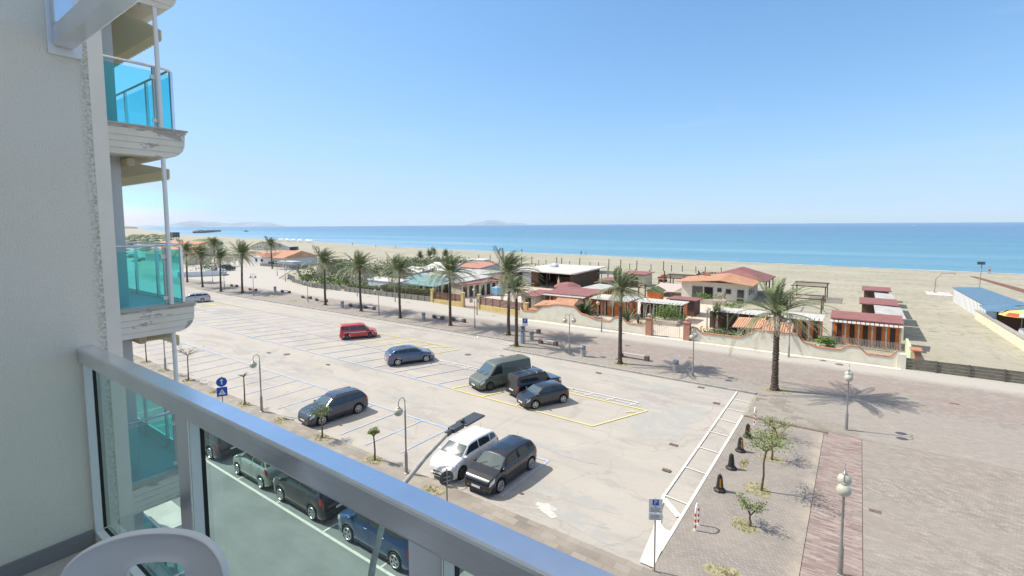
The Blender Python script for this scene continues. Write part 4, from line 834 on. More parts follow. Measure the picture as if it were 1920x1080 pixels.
# text
def text(nm, s, size, m, parent, loc, rot, ext=.002, al='CENTER'):
    cu = bpy.data.curves.new(nm, 'FONT'); cu.body = s; cu.size = size; cu.extrude = ext; cu.align_x = al; cu.align_y = 'CENTER'
    t = bpy.data.objects.new(nm, cu); col.objects.link(t); dg = bpy.context.evaluated_depsgraph_get(); me = bpy.data.meshes.new_from_object(t.evaluated_get(dg)); me.materials.clear(); me.materials.append(m)
    bpy.data.objects.remove(t); o = bpy.data.objects.new(nm, me); col.objects.link(o); o.parent = parent; o.location = loc; o.rotation_euler = rot; return o
# P sign (near)
M_INK = mat('sign_print', (0.06, 0.08, 0.14), 0.6)
ps = thing('parking_sign', 'white blue-P parking sign at the bottom of the white lane', 'road sign', (-5.5, 16.3, K), T(30), 'signs')
obj('pole', MB().cyl((0, 0, 0), (0, 0, 2.72), .028, n=10), M_POLE, ps); pn = obj('panel', MB().box(-.24, .24, -.045, -.030, 2.20, 2.72), M_SIGNW, ps, bevel=.006)
obj('blue_square', MB().box(-.11, .11, -.049, -.0455, 2.48, 2.69), M_SIGNB, pn); text('letter', 'P', .23, M_SIGNW, pn, (0, -.052, 2.585), (pi/2, 0, 0), .001)
ln = MB()
for k in range(5): ln.box(-.19+.02*(k % 2), .19-.03*(k % 3), -.0475, -.0455, 2.24+.035*k, 2.252+.035*k)
ln.box(-.05, .05, -.0475, -.0455, 2.43, 2.45); obj('small_print', ln, M_INK, pn)
p2 = obj('lower_panel', MB().box(-.24, .24, -.045, -.030, 1.93, 2.185), M_SIGNW, ps, bevel=.006); ln = MB()
for k in range(4): ln.box(-.18, .18-.06*(k % 2), -.0475, -.0455, 1.97+.045*k, 1.985+.045*k)
obj('small_print', ln, M_INK, p2)
# P sign by parking meter
ps = thing('parking_sign', 'parking sign with a large P square beside the ticket machine', 'road sign', (-27.6, 40.8, K), T(25), 'signs')
obj('pole', MB().cyl((0, 0, 0), (0, 0, 2.75), .03, n=10), M_POLE, ps); pn = obj('panel', MB().box(-.28, .28, -.045, -.03, 2.0, 2.8), M_SIGNW, ps)
obj('blue_square', MB().box(-.24, .24, -.049, -.0455, 2.3, 2.76), M_SIGNB, pn); text('letter', 'P', .42, M_SIGNW, pn, (0, -.052, 2.52), (pi/2, 0, 0), .001)
# blue one way sign + crossing sign
bs = thing('road_sign', 'blue round arrow sign above a square pedestrian crossing sign by the left lamp', 'road sign', (-32.2, 13.6, K), T(62), 'signs')
obj('pole', MB().cyl((0, 0, 0), (0, 0, 3.0), .03, n=10), M_POLE, bs)
rd = obj('round_panel', MB().cyl((0, -.05, 2.66), (0, -.035, 2.66), .30, n=32), M_SIGNB, bs); ar = MB().quad((-.03, -.053, 2.50), (.03, -.053, 2.50), (.03, -.053, 2.76), (-.03, -.053, 2.76)).quad((-.10, -.053, 2.74), (.10, -.053, 2.74), (0, -.053, 2.88)); obj('arrow', ar, M_SIGNW, rd)
sq = obj('square_panel', MB().box(-.29, .29, -.05, -.035, 1.75, 2.33), M_SIGNB, bs); tr_ = obj('triangle', MB().quad((-.20, -.053, 1.86), (.20, -.053, 1.86), (0, -.053, 2.22)), M_SIGNW, sq)
ppl = MB(); ppl.quad((-.02, -.056, 2.0), (.02, -.056, 2.0), (.02, -.056, 2.09), (-.02, -.056, 2.09)).quad((-.02, -.056, 2.0), (0, -.056, 2.0), (-.05, -.056, 1.9), (-.07, -.056, 1.9)).quad((0, -.056, 2.0), (.02, -.056, 2.0), (.07, -.056, 1.9), (.05, -.056, 1.9))
ppl.cyl((0, -.058, 2.12), (0, -.0555, 2.12), .018, n=10); obj('pedestrian', ppl, M_BLKP, tr_)
# round sign seen from the back
bs = thing('road_sign', 'round road sign seen from behind in front of the white car', 'road sign', (-12.95, 13.55, K), T(242), 'signs')
obj('pole', MB().cyl((0, 0, 0), (0, 0, 2.75), .03, n=10), M_POLE, bs); obj('round_panel', MB().cyl((0, -.05, 2.35), (0, -.035, 2.35), .30, n=32), M_DKM, bs); obj('bracket', MB().box(-.14, .14, -.035, .035, 2.40, 2.44).box(-.14, .14, -.035, .035, 2.24, 2.28), M_POLE, bs)
# cones / bollards of the cobbled bed
def bollard(lb, x, y, org, rz):
    root = thing('traffic_bollard', lb, 'traffic cone', (x, y, K), rz, 'black rubber bollards in a row')
    obj('base', MB().lathe([(.27, 0), (.27, .07), (.20, .13), (.16, .14)], n=8), M_BLKP, root); obj('body', MB().lathe([(.165, .13), (.105, .70), (.085, .74), (.05, .75)], n=8), M_BLKP, root); obj('handle', MB().tube([(-.06, 0, .74), (-.05, 0, .80), (.05, 0, .80), (.06, 0, .74)], .018, 6), M_BLKP, root)
    if org:
        b = MB()
        for a in (0, 2, 5):
            a0 = 2*pi*(a+.15)/8; a1 = 2*pi*(a+.85)/8; r0, r1 = .160, .118; b.quad((r0*cos(a0), r0*sin(a0), .22), (r0*cos(a1), r0*sin(a1), .22), (r1*cos(a1), r1*sin(a1), .62), (r1*cos(a0), r1*sin(a0), .62))
        obj('reflective_band', b, M_ORNG, root, fix=False)
for k, (y, og) in enumerate([(23.2, 1), (25.7, 0), (28.0, 1), (30.15, 1)]): bollard(['black bollard with orange stripe nearest the camera', 'all black bollard, second of the row', 'black bollard with orange stripe, third of the row beside the big sapling', 'black bollard with orange stripe, farthest of the row'][k], -4.83, y, og, T(-90+8*k))
def hoop(lb, x, y):
    root = thing('hoop_barrier', lb, 'barrier', (x, y, K), T(90), 'red and white hoop barriers')
    pts = [(-.23, 0, .0), (-.23, 0, .72)]+[(-.23*cos(pi*k/8), 0, .72+.28*sin(pi*k/8)) for k in range(1, 8)]+[(.23, 0, .72), (.23, 0, 0)]; obj('hoop', MB().tube(pts, .034, 9), M_WHTP, root, True)
    for s in (-.23, .23):
        for z0 in (.12, .36, .60): obj('red_band', MB().cyl((s, 0, z0), (s, 0, z0+.12), .037, n=9), M_REDP, root)
    obj('footing', MB().cyl((-.23, 0, 0), (-.23, 0, .012), .10).cyl((.23, 0, 0), (.23, 0, .012), .10), M_CONC, root)
hoop('red and white hoop barrier nearest the camera, right of the white lane', -4.95, 19.75); hoop('red and white hoop barrier at the far end of the black bollards', -4.83, 32.5)
# ============================================================ BEACH BUILDINGS
M_CREAM = mat('cream_plaster', (0.66, 0.60, 0.44), 0.9, var=.10, scale=1.2, bump=.2, bscale=30); M_CREAM2 = mat('pale_cream_plaster', (0.70, 0.66, 0.54), 0.9, var=.07, scale=1.5)
M_COPE = mat('terracotta_coping', (0.45, 0.20, 0.11), 0.85, var=.3, scale=6); M_ORANGE = mat('orange_plaster', (0.74, 0.215, 0.055), 0.85, var=.14, scale=2); M_DOOR = mat('dark_brown_door', (0.065, 0.035, 0.025), 0.7, var=.3, scale=4)
M_MAROON = mat('maroon_roof_felt', (0.25, 0.105, 0.10), 0.8, var=.16, scale=1.2); M_WSLAT = mat('weathered_white_slats', (0.48, 0.475, 0.45), 0.8, var=.15, scale=3); M_GPOST = mat('grey_wood_posts', (0.33, 0.31, 0.29), 0.9, var=.2, scale=4)
M_YEL = mat('yellow_plaster', (0.66, 0.49, 0.20), 0.9, var=.12, scale=1.5); M_BRF = mat('brown_fence_boards', (0.17, 0.085, 0.055), 0.85, var=.3, scale=3); M_WFEN = mat('weathered_grey_green_boards', (0.155, 0.145, 0.115), 0.9, var=.35, scale=2, stretch=(1, 1, 6)); M_WHITEW = mat('white_render', (0.72, 0.73, 0.74), 0.85, var=.06, scale=2)
M_DWOOD = mat('dark_wood_slats', (0.11, 0.065, 0.045), 0.85, var=.35, scale=3, stretch=(1, 1, 9)); M_TEAL = mat('teal_roof_sheet', (0.10, 0.22, 0.21), 0.6, c2=(0.22, 0.33, 0.32), scale=1); M_GRYROOF = mat('grey_weathered_roof', (0.33, 0.33, 0.32), 0.85, c2=(0.50, 0.49, 0.47), scale=.8); M_WROOF = mat('white_membrane_roof', (0.60, 0.585, 0.55), 0.8, c2=(0.46, 0.445, 0.41), scale=.5)
M_BLUER = mat('blue_roof_paint', (0.10, 0.19, 0.29), 0.7, var=.12, scale=2); M_BLUEW = mat('pale_blue_boards', (0.40, 0.52, 0.60), 0.85, var=.1, scale=3); M_INT = mat('dark_interior', (0.02, 0.018, 0.017), 0.95); M_WIN = mat('window_glass', (0.03, 0.04, 0.05), 0.08, spec=.8); M_BRICK = None
def brickmat():
    p = Nodes('red_brick', .9); b = p.brick((.40, .17, .10), (.50, .24, .15), (.42, .30, .24), .25, .07, 0, .006); p.l.new(p.mapv((1, 1, 1)), b.inputs[0]); p.c = b.outputs[0]
    mp = p.n.new('ShaderNodeMapping'); mp.inputs['Rotation'].default_value = (pi/2, 0, 0); p.l.new(p.tc, mp.inputs[0]); p.l.new(mp.outputs[0], b.inputs[0]); return p.done()
M_BRICK = brickmat()
def tilemat(name, ax=0):
    """rows of clay pantiles: ridges running down the slope, colour varying tile by tile"""
    p = Nodes(name, .85); o = p.sep()
    b = p.brick((.56, .27, .15), (.72, .40, .25), (.34, .17, .10), .22, .38, 0 if ax == 0 else pi/2, .018); p.c = b.outputs[0]
    p.mix((.44, .25, .16), p.noise(1.2, .5, .7), k=.6)
    wv = p.math('SINE', p.math('MULTIPLY', o[ax], 2*pi/.22)); p.bump(wv, .9, .05); return p.done()
M_TILE = tilemat('clay_roof_tiles', 0); M_TILEY = tilemat('clay_roof_tiles_side', 1)
M_GRASSM = M_HEDGE
def roofslab(pts, th=.12):
    """solid slab from 4 top corners"""
    a = [Vector(p) for p in pts]; return MB().add(a+[p-Vector((0, 0, th)) for p in a], [(0, 1, 2, 3), (7, 6, 5, 4)]+[(i, (i+1) % 4, 4+(i+1) % 4, 4+i) for i in range(4)])
def pitched(cx0, cx1, y0, y1, z0, z1_, ridge='x'):
    if ridge == 'x': ym = (y0+y1)/2; return MB().add([(cx0, y0, z0), (cx1, y0, z0), (cx1, y1, z0), (cx0, y1, z0), (cx0, ym, z1_), (cx1, ym, z1_)], [(0, 1, 5, 4), (2, 3, 4, 5), (0, 4, 3), (1, 2, 5), (0, 3, 2, 1)])
    xm = (cx0+cx1)/2; return MB().add([(cx0, y0, z0), (cx1, y0, z0), (cx1, y1, z0), (cx0, y1, z0), (xm, y0, z1_), (xm, y1, z1_)], [(0, 3, 5, 4), (1, 4, 5, 2), (0, 4, 1), (3, 2, 5), (0, 1, 2, 3)])
# yard floors
struct('yard_paving', MB().quad((-34, 52.5, .05), (-14.9+.3, 52.5, .05), (-14.6, 68, .05), (-16, 84, .05), (-25, 84, .05), (-30, 70, .05), (-38, 70, .05), (-38, 56, .05)), G['terrace'])
struct('yard_path_paving', MB().quad((-18.1, 52.0, .062), (-14.7, 52.0, .062), (-13, 66, .062), (-17, 83, .062), (-22, 83, .062), (-18.5, 66, .062)), mat('peach_terrace', (.62, .50, .40), .9, var=.06, scale=.8))
struct('yard_paving_pink', MB().quad((-56, 55.6, .056), (-38.2, 55, .056), (-38.2, 84, .056), (-57, 84, .056)), mat('pinkish_yard_paving', (.55, .44, .39), .9, var=.10, scale=1))
# curved-top garden walls
def curvewall(lb, x0, x1, y0, y1, prof, m, cat='wall', th=.25, gx=0):
    """prof: list of (f along, height)"""
    root = thing('garden_wall', lb, cat, ((x0+x1)/2, (y0+y1)/2, 0)); n_ = 90; L = Vector((x1-x0, y1-y0, 0)); d = L.normalized(); q = Vector((-d.y, d.x, 0))*th
    def hgt(f):
        for (a, ha), (b, hb) in zip(prof, prof[1:]):
            if f <= b: t = (f-a)/(b-a); t = t*t*(3-2*t); return ha+(hb-ha)*t
        return prof[-1][1]
    bw = []; cw = []
    for i in range(n_+1):
        f = i/n_; p = Vector((x0, y0, 0))+L*f; h = hgt(f); bw += [p, p+q, p+q+Vector((0, 0, h)), p+Vector((0, 0, h))]; e = d.cross(Vector((0, 0, 1)))*.05; cw += [p+e+Vector((0, 0, h+.002)), p+q-e+Vector((0, 0, h+.002)), p+q-e+Vector((0, 0, h+.09)), p+e+Vector((0, 0, h+.09))]
    fs = [(i*4+j, i*4+(j+1) % 4, (i+1)*4+(j+1) % 4, (i+1)*4+j) for i in range(n_) for j in range(4)]+[(0, 1, 2, 3), (n_*4, n_*4+1, n_*4+2, n_*4+3)]
    wpart(root, 'plaster_wall', MB().add(bw, fs), m); wpart(root, 'coping', MB().add(cw, fs), M_COPE)
    return root
curvewall('cream wall with curved terracotta topped edge left of the pillared gate', -36.6, -19.05, 52.9, 52.25, [(0, 1.55), (.03, 1.0), (.12, 1.05), (.22, 1.9), (.34, 2.35), (.46, 2.35), (.54, 1.5), (.66, 1.05), (.74, 1.05), (.79, 1.65), (.83, 1.65), (.88, 1.1), (.97, 1.1), (1, 1.5)], M_CREAM2)
w2 = curvewall('long cream wall with curved terracotta topped edge right of the pillared gate', -14.1, 3.0, 52.1, 52.15, [(0, 1.55), (.03, 1.5), (.06, 1.05), (.28, 1.05), (.33, 1.6), (.36, 2.0), (.56, 2.0), (.60, 1.3), (.68, 1.0), (.76, 1.0), (.80, 1.5), (.84, 1.5), (.88, .95), (.97, .95), (1, 1.5)], M_CREAM2)
wpart(w2, 'end_pier', MB().box(3.0, 3.6, 51.95, 52.6, 0, 1.35), M_CREAM2)
sw = thing('side_wall', 'short brick and cream wall rising at the right end of the orange cabins', 'wall', (4.4, 54, 0)); wpart(sw, 'brick_pier', MB().box(4.2, 4.6, 52.7, 53.9, 0, 1.6), M_BRICK); wpart(sw, 'plaster_wall', MB().box(4.0, 4.2, 53.9, 60.0, 0, 1.3), mat('pale_green_plaster', (.56, .62, .42), .9)); wpart(sw, 'coping', roofslab([(3.9, 52.6, 1.7), (4.7, 52.6, 1.7), (4.7, 54, 1.7), (3.9, 54, 1.7)], .1), M_COPE)
def urnpier(lb, x, y):
    root = thing('gate_pillar', lb, 'gate pillar', (x, y, 0), group='brick gate pillars'); obj('brick_shaft', MB().box(-.32, .32, -.32, .32, 0, 2.0), M_BRICK, root); obj('cap', MB().box(-.38, .38, -.38, .38, 2.0, 2.1), M_COPE, root, bevel=.02); obj('urn', MB().lathe([(.12, 2.1), (.10, 2.16), (.20, 2.32), (.22, 2.42), (.10, 2.55), (.02, 2.62)], n=12), M_CONC, root, True)
urnpier('left brick gate pillar topped by an urn', -18.65, 52.2); urnpier('right brick gate pillar topped by an urn', -14.5, 52.1)
gt = thing('metal_gate', 'pale metal bar gate leaf beside the left brick pillar', 'gate', (-17.0, 52.4, 0)); bars = MB()
for k in range(15): bars.cyl((-18.2+.19*k, 52.5+.03*k, .1), (-18.2+.19*k, 52.5+.03*k, 1.45+.22*abs(sin(k*.22))), .018, n=6)
wpart(gt, 'bars', bars, M_WSLAT); wpart(gt, 'frame', MB().tube([(-18.25, 52.5, .1), (-15.5, 52.92, .1), (-15.5, 52.92, 1.65), (-18.25, 52.5, 1.4), (-18.25, 52.5, .1)], .03, 6), M_WSLAT)
def statue(lb, x, y, z, h, m=M_CREAM2):
    root = thing('statue', lb, 'statue', (x, y, z)); obj('pedestal', MB().box(-.25, .25, -.25, .25, 0, .35*h), M_CREAM2, root, bevel=.02)
    fg = MB().lathe([(.17, .35*h), (.19, .42*h), (.12, .58*h), (.16, .74*h), (.17, .82*h), (.06, .86*h), (.085, .92*h), (.08, .98*h), (.01, h)], n=12); fg.tube([(.15, 0, .8*h), (.26, -.1, .68*h), (.1, -.18, .62*h)], .04, 6).tube([(-.15, 0, .8*h), (-.25, .0, .66*h), (-.2, -.1, .55*h)], .04, 6); obj('figure', fg, m, root, True)
statue('cream statue in front of the brown hall, above the maroon roof', -45.2, 78.0, .05, 2.6, mat('sandstone_statue', (.62, .50, .30), .9)); statue('brown statue on the terrace in front of the cream house', -16.8, 82.0-1.6, .05, 1.9, mat('brown_statue', (.35, .22, .12), .8))

# cabin row builder
def cabins(lb, x0, x1, y0, y1, h, wall, roofm, doors, hz0, hz1, ov=.35, front='s', doorm=M_DOOR, pergola=None, dw=.85, roof_th=.12, name='beach_cabins', cat='cabins', group=None, posts=True):
    """box row; front 's' = doors on the low-Y side, 'e' = doors on the +X side"""
    root = thing(name, lb, cat, ((x0+x1)/2, (y0+y1)/2, 0), group=group); wpart(root, 'wall', MB().box(x0, x1, y0, y1, 0, h), wall)
    wpart(root, 'roof', roofslab([(x0-ov, y0-ov, hz0), (x1+ov, y0-ov, hz0), (x1+ov, y1+ov, hz1), (x0-ov, y1+ov, hz1)] if front != 'e' else [(x0-ov, y0-ov, hz1), (x1+ov, y0-ov, hz0), (x1+ov, y1+ov, hz0), (x0-ov, y1+ov, hz1)], roof_th), roofm)
    L = (x1-x0) if front == 's' else (y1-y0)
    if dw == .85: dw = .38*L/doors
    for k in range(doors):
        c = (k+.5)*L/doors
        dd = MB().box(x0+c-dw/2, x0+c+dw/2, y0-.03, y0+.02, .05, 2.02) if front == 's' else MB().box(x1-.02, x1+.03, y0+c-dw/2, y0+c+dw/2, .05, 2.02)
        dr = wpart(root, 'door', dd, doorm)
    if pergola:
        d, pz, nsl, pm_ = pergola; sl2 = MB()
        for k in range(doors+1):
            c = k*L/doors
            pp = MB().box(x0+c-.06, x0+c+.06, y0-d, y0-d+.12, 0, pz-.08).box(x0+c-.04, x0+c+.04, y0-d+.12, y0-.002, pz-.16, pz-.081) if front == 's' else MB().box(x1+d-.12, x1+d, y0+c-.06, y0+c+.06, 0, pz-.08)
            wpart(root, 'post', pp, M_GPOST)
        for k in range(nsl):
            a = k*(L+.5)/nsl-.25; b = a+(L+.5)/nsl*.82
            if front == 's': sl2.add(*(lambda r_: (r_.v, r_.f))(roofslab([(x0+a, y0-d-.12, pz-.02), (x0+b, y0-d-.12, pz-.02), (x0+b, y0+.1, pz+.06), (x0+a, y0+.1, pz+.06)], .03)))
            else: sl2.add(*(lambda r_: (r_.v, r_.f))(roofslab([(x1-.1, y0+a, pz+.06), (x1+d+.12, y0+a, pz-.02), (x1+d+.12, y0+b, pz-.02), (x1-.1, y0+b, pz+.06)], .03)))
        wpart(root, 'slatted_canopy', sl2, pm_)
    return root
# C: maroon roofed orange cabins
cabins('orange cabin row under the wide maroon roof left of the small terracotta hut', -36.6, -30.5, 60.3, 64.6, 2.5, M_ORANGE, M_MAROON, 6, 2.62, 2.95, .5, pergola=(1.3, 2.45, 18, M_WSLAT))
cabins('cream side block with darker maroon roof touching the orange cabin row', -39.6, -37.2, 57.6, 62.6, 2.2, M_CREAM, M_MAROON, 1, 2.35, 2.5, .4)
cabins('row of orange and dark doored cabins running back behind the maroon roof, grey slat roof', -35.0, -31.5, 65.6, 74, 2.3, M_ORANGE, M_GRYROOF, 9, 2.4, 2.55, .35, front='e')
hx_ = thing('kiosk', 'small hexagonal maroon roofed kiosk above the orange cabins', 'kiosk', (-38.6, 69.5, 0)); obj('wall', MB().lathe([(1.5, 0), (1.5, 2.3)], n=6), M_CREAM, hx_); obj('roof', MB().lathe([(2.5, 2.3), (2.5, 2.36), (1.2, 2.9), (.05, 3.1)], n=6), M_MAROON, hx_)
# D hut
dh = thing('tiled_hut', 'small terracotta tiled hut standing right behind the cream wall', 'hut', (-31.2, 54.0, 0)); wpart(dh, 'wall', MB().box(-33.0, -29.2, 53.3, 55.8, 0, 2.25), mat('olive_green_plaster', (.16, .19, .08), .9, var=.15, scale=2))
wpart(dh, 'roof', pitched(-31.7, -28.7, 52.9, 56.2, 2.3, 3.0, 'x'), M_TILE); wpart(dh, 'lower_roof', roofslab([(-34.4, 52.75, 1.95), (-31.72, 52.75, 2.25), (-31.72, 55.2, 2.6), (-34.4, 55.2, 2.3)], .12), M_TILE)
yb = thing('planter', 'ochre curved planter at the left end of the cream wall', 'planter', (-36.0, 54.4, 0)); obj('bed', MB().lathe([(.9, 0), (1.1, .9), (1.0, .95), (.9, .8)], n=16), mat('ochre_plaster', (.48, .36, .08), .9), yb); obj('rim', MB().lathe([(1.1, .9), (1.18, .95), (1.14, 1.02), (1.0, 1.0)], n=16), M_COPE, yb)
# E, F
cabins('orange cabins with dark doors under a white slatted canopy, behind the big agave', -29.6, -24.3, 61.2, 63.4, 2.3, M_ORANGE, M_WSLAT, 5, 2.45, 2.5, .3, pergola=(1.4, 2.4, 14, M_WSLAT))
cabins('brown door cabins under a long white slat canopy left of the gate', -23.6, -17.9, 62.6, 64.2, 2.2, M_ORANGE, M_WSLAT, 5, 2.3, 2.35, .2, pergola=(1.4, 2.3, 14, M_WSLAT), doorm=M_DWOOD, dw=1.1)
tb = thing('trellis', 'white slanted trellis bars in front of the cabins left of the gate', 'trellis', (-21, 61.0, 0)); tm = MB()
for k in range(7): tm.tube([(-23.2+k*.85, 60.9, 0), (-22.9+k*.85, 60.9, 2.1), (-22.5+k*.85, 60.9, 2.1), (-22.55+k*.85, 60.9, 0)], .035, 5)
wpart(tb, 'bars', tm, M_WSLAT)
# G
g1 = cabins('white canopied cabin row right of the gate with brown wooden screens', -14.2, -8.6, 60.4, 62.4, 2.1, M_DWOOD, M_WSLAT, 5, 2.2, 2.3, .2, pergola=(1.3, 2.35, 14, M_WSLAT), doorm=M_DOOR)
cabins('orange cabin row behind the lone palm crown under a white slat canopy', -8.2, -2.9, 60.4, 62.4, 2.3, M_ORANGE, M_WSLAT, 5, 2.35, 2.45, .2, pergola=(1.3, 2.35, 14, M_WSLAT))
th2 = thing('tiled_hut', 'terracotta tiled low hut partly hidden by the lone palm', 'hut', (-7.4, 53.6, 0)); wpart(th2, 'wall', MB().box(-9.0, -5.4, 52.9, 55.4, 0, 1.95), M_CREAM); wpart(th2, 'roof', pitched(-7.6, -4.9, 52.55, 56.2, 2.0, 2.7, 'x'), M_TILE); wpart(th2, 'lower_roof', roofslab([(-10.2, 52.5, 2.05), (-7.62, 52.5, 2.2), (-7.62, 55.8, 2.65), (-10.2, 55.8, 2.5)], .1), M_TILE)
# I
cabins('small brown hut with maroon roof behind the canopies', -20.9, -17.6, 66.3, 69.3, 2.1, M_DWOOD, M_MAROON, 1, 2.3, 2.2, .35, name='beach_hut', cat='hut')
gh = thing('kiosk', 'little orange kiosk with a green pitched roof', 'kiosk', (-26.5, 76.8, 0)); obj('wall', MB().box(-1.0, 1.0, -1.0, 1.0, 0, 1.7), M_ORANGE, gh); obj('roof', pitched(-1.4, 1.4, -1.3, 1.3, 1.7, 2.4, 'y'), mat('green_roof', (.09, .15, .07), .8), gh)
# planters
def planter(lb, x0, x1, y0, y1, h, seed=1):
    r_ = random.Random(seed); root = thing('planter', lb, 'planter', ((x0+x1)/2, (y0+y1)/2, 0)); wpart(root, 'box', MB().box(x0, x1, y0, y1, 0, h), mat('planter_stone', (.46, .40, .33), .9)); mb = MB(); leafmass(mb, x0+.2, x1-.2, y0+.2, y1-.2, h, h+.7, 500, .12, r_, 10); wpart(root, 'plants', mb, M_HEDGE, fix=False)
planter('stone planter with green bushes in front of the cream house', -20.6, -16.2, 77.6, 79.2, .75, 1); planter('grey stone raised bed right of the left gate pillar', -21.0, -17.6, 58.6, 61.8, .55, 2); planter('dark hedge planter trough behind the wall left of the right cabins', -3.0, -1.4, 53.3, 54.2, .9, 3); planter('low planter behind the wall right of the gate', -13.6, -7.2, 52.8, 54.4, .55, 4)
# H main house
hs = thing('beach_restaurant', 'cream beach restaurant with terracotta front roof and maroon hipped rear roof', 'building', (-18.5, 86, 0))
wpart(hs, 'wall', MB().box(-24.0, -13.9, 82.4, 92, 0, 2.95), M_CREAM2)
def win(root, x0, x1, y, z0, z1_, open_=False, nm='window'):
    f = wpart(root, nm, MB().box(x0, x1, y-.03, y+.03, z0, z1_), M_WIN if not open_ else M_INT); fr = MB(); t = .07
    fr.box(x0-t, x0, y-.06, y+.03, z0-t, z1_+t).box(x1, x1+t, y-.06, y+.03, z0-t, z1_+t).box(x0, x1, y-.06, y+.03, z1_, z1_+t)
    if nm == 'window': fr.box(x0, x1, y-.06, y+.03, z0-t, z0)
    o = obj('frame', fr.shift(tuple(-v for v in root.location)), M_GPOST, f); return f
win(hs, -22.2, -20.6, 82.4, .05, 2.15, nm='door'); win(hs, -20.3, -19.0, 82.4, .05, 2.15, True, 'door'); win(hs, -17.0, -16.3, 82.4, 1.3, 2.0); win(hs, -16.2+.9, -15.9+1.2+.3, 82.4, .05, 2.0, nm='door')
win(hs, -18.3, -17.7, 82.4, 1.5, 2.1)
for y_ in (84.2, 86.0, 87.8): 
    f = wpart(hs, 'window', MB().box(-13.93, -13.86, y_-.5, y_+.5, 1.1, 2.1), M_WIN); obj('frame', MB().box(-13.95+18.5, -13.84+18.5, y_-.56-86, y_-.5-86, 1.04, 2.16).box(-13.95+18.5, -13.84+18.5, y_+.5-86, y_+.56-86, 1.04, 2.16), M_GPOST, f)
# front terracotta gable roof: ridge toward sea in the middle
rm_ = MB().add([(-24.5, 81.2, 3.0), (-17.6, 81.2, 3.45), (-17.8, 88.5, 3.95), (-24.5, 88.5, 3.2)], [(0, 1, 2, 3)]).add([(-24.5, 81.2, 2.88), (-17.6, 81.2, 3.33), (-17.8, 88.5, 3.83), (-24.5, 88.5, 3.08)], [(3, 2, 1, 0)]); 
wpart(hs, 'tiled_roof', MB().add([(-24.6, 81.3, 2.95), (-17.7, 81.3, 3.5), (-17.7, 88.6, 4.05), (-24.6, 88.6, 3.1), (-24.6, 81.3, 2.83), (-17.7, 81.3, 3.38), (-17.7, 88.6, 3.93), (-24.6, 88.6, 2.98)], [(0, 1, 2, 3), (7, 6, 5, 4), (0, 4, 5, 1), (1, 5, 6, 2), (2, 6, 7, 3), (3, 7, 4, 0)]), M_TILEY)
wpart(hs, 'tiled_roof', MB().add([(-17.69, 81.3, 3.5), (-12.9, 81.3, 2.9), (-12.9, 88.6, 2.9), (-17.69, 88.6, 4.05), (-17.69, 81.3, 3.38), (-12.9, 81.3, 2.78), (-12.9, 88.6, 2.78), (-17.69, 88.6, 3.93)], [(0, 1, 2, 3), (7, 6, 5, 4), (0, 4, 5, 1), (1, 5, 6, 2), (2, 6, 7, 3), (3, 7, 4, 0)]), M_TILEY)
wpart(hs, 'maroon_roof', MB().add([(-22.0, 88.7, 3.1), (-12.0, 88.7, 2.95), (-12.0, 98.6, 2.9), (-22.0, 98.6, 3.0), (-17.2, 91.5, 4.7), (-16.8, 95.0, 4.7), (-22.0, 88.7, 2.95), (-12.0, 88.7, 2.8), (-12.0, 98.6, 2.75), (-22.0, 98.6, 2.85)], [(0, 1, 4), (1, 2, 5, 4), (2, 3, 5), (3, 0, 4, 5), (9, 8, 7, 6), (0, 6, 7, 1), (1, 7, 8, 2), (2, 8, 9, 3), (3, 9, 6, 0)]), M_MAROON)
[wpart(hs, 'veranda_post', MB().box(a-.1, a+.1, b-.1, b+.1, 0, 2.82), M_DWOOD) for a, b in ((-12.4, 90.5), (-12.4, 94), (-12.4, 98.2), (-16, 98.2), (-20, 98.2))]; wpart(hs, 'chimney', MB().box(-21.3, -20.5, 86.2, 86.9, 3.3, 4.2), M_BRICK)
ds = MB().lathe([(.01, 0), (.25, .04), (.42, .14), (.40, .15), (.23, .06), (.01, .02)], n=16); ds.xf(Matrix.Translation((-22.3, 86.2, 4.0)) @ Matrix.Rotation(T(65), 4, 'Y')); ds.cyl((-22.3, 86.2, 3.3), (-22.3, 86.2, 4.0), .03); wpart(hs, 'satellite_dish', ds, M_DOOR)
# J right cabins
cabins('row of five orange cabins with a maroon roof beside the empty sand lot', -1.9, 3.6, 60.5, 62.6, 2.4, M_ORANGE, M_MAROON, 5, 2.6, 3.0, .25, pergola=(1.0, 2.35, 16, M_WSLAT), dw=.85)
sc = thing('screen_fence', 'thin grey reed screen in front of the five orange cabins', 'fence', (1, 58.6, 0)); m_ = MB()
for k in range(46): m_.box(-1.8+k*.12, -1.75+k*.12, 58.6, 58.62, 0, 1.0)
wpart(sc, 'slats', m_, M_GPOST)
cabins('grey roofed cabins running seawards behind the five orange ones, nearer block', 1.9, 4.2, 65.4, 73.6, 2.2, M_CREAM, M_GRYROOF, 6, 2.3, 2.4, .15, front='e'); cabins('maroon roofed brown block in the middle of the seaward cabin row', .6, 3.9, 74.5, 78.8, 2.3, M_DWOOD, M_MAROON, 2, 2.45, 2.6, .3, front='s')
cabins('grey roofed cabins of the seaward row, farther block', 2.2, 4.0, 79.6, 87.0, 2.2, M_CREAM, M_GRYROOF, 5, 2.3, 2.4, .15, front='e'); cabins('maroon roofed end block of the seaward cabin row nearest the sea', .9, 3.8, 89.5, 93.2, 2.3, M_DWOOD, M_MAROON, 2, 2.45, 2.6, .3); cabins('last small white roofed cabin before the open beach', 1.8, 4.0, 95.5, 97.2, 2.1, M_DWOOD, M_WSLAT, 2, 2.2, 2.25, .15)
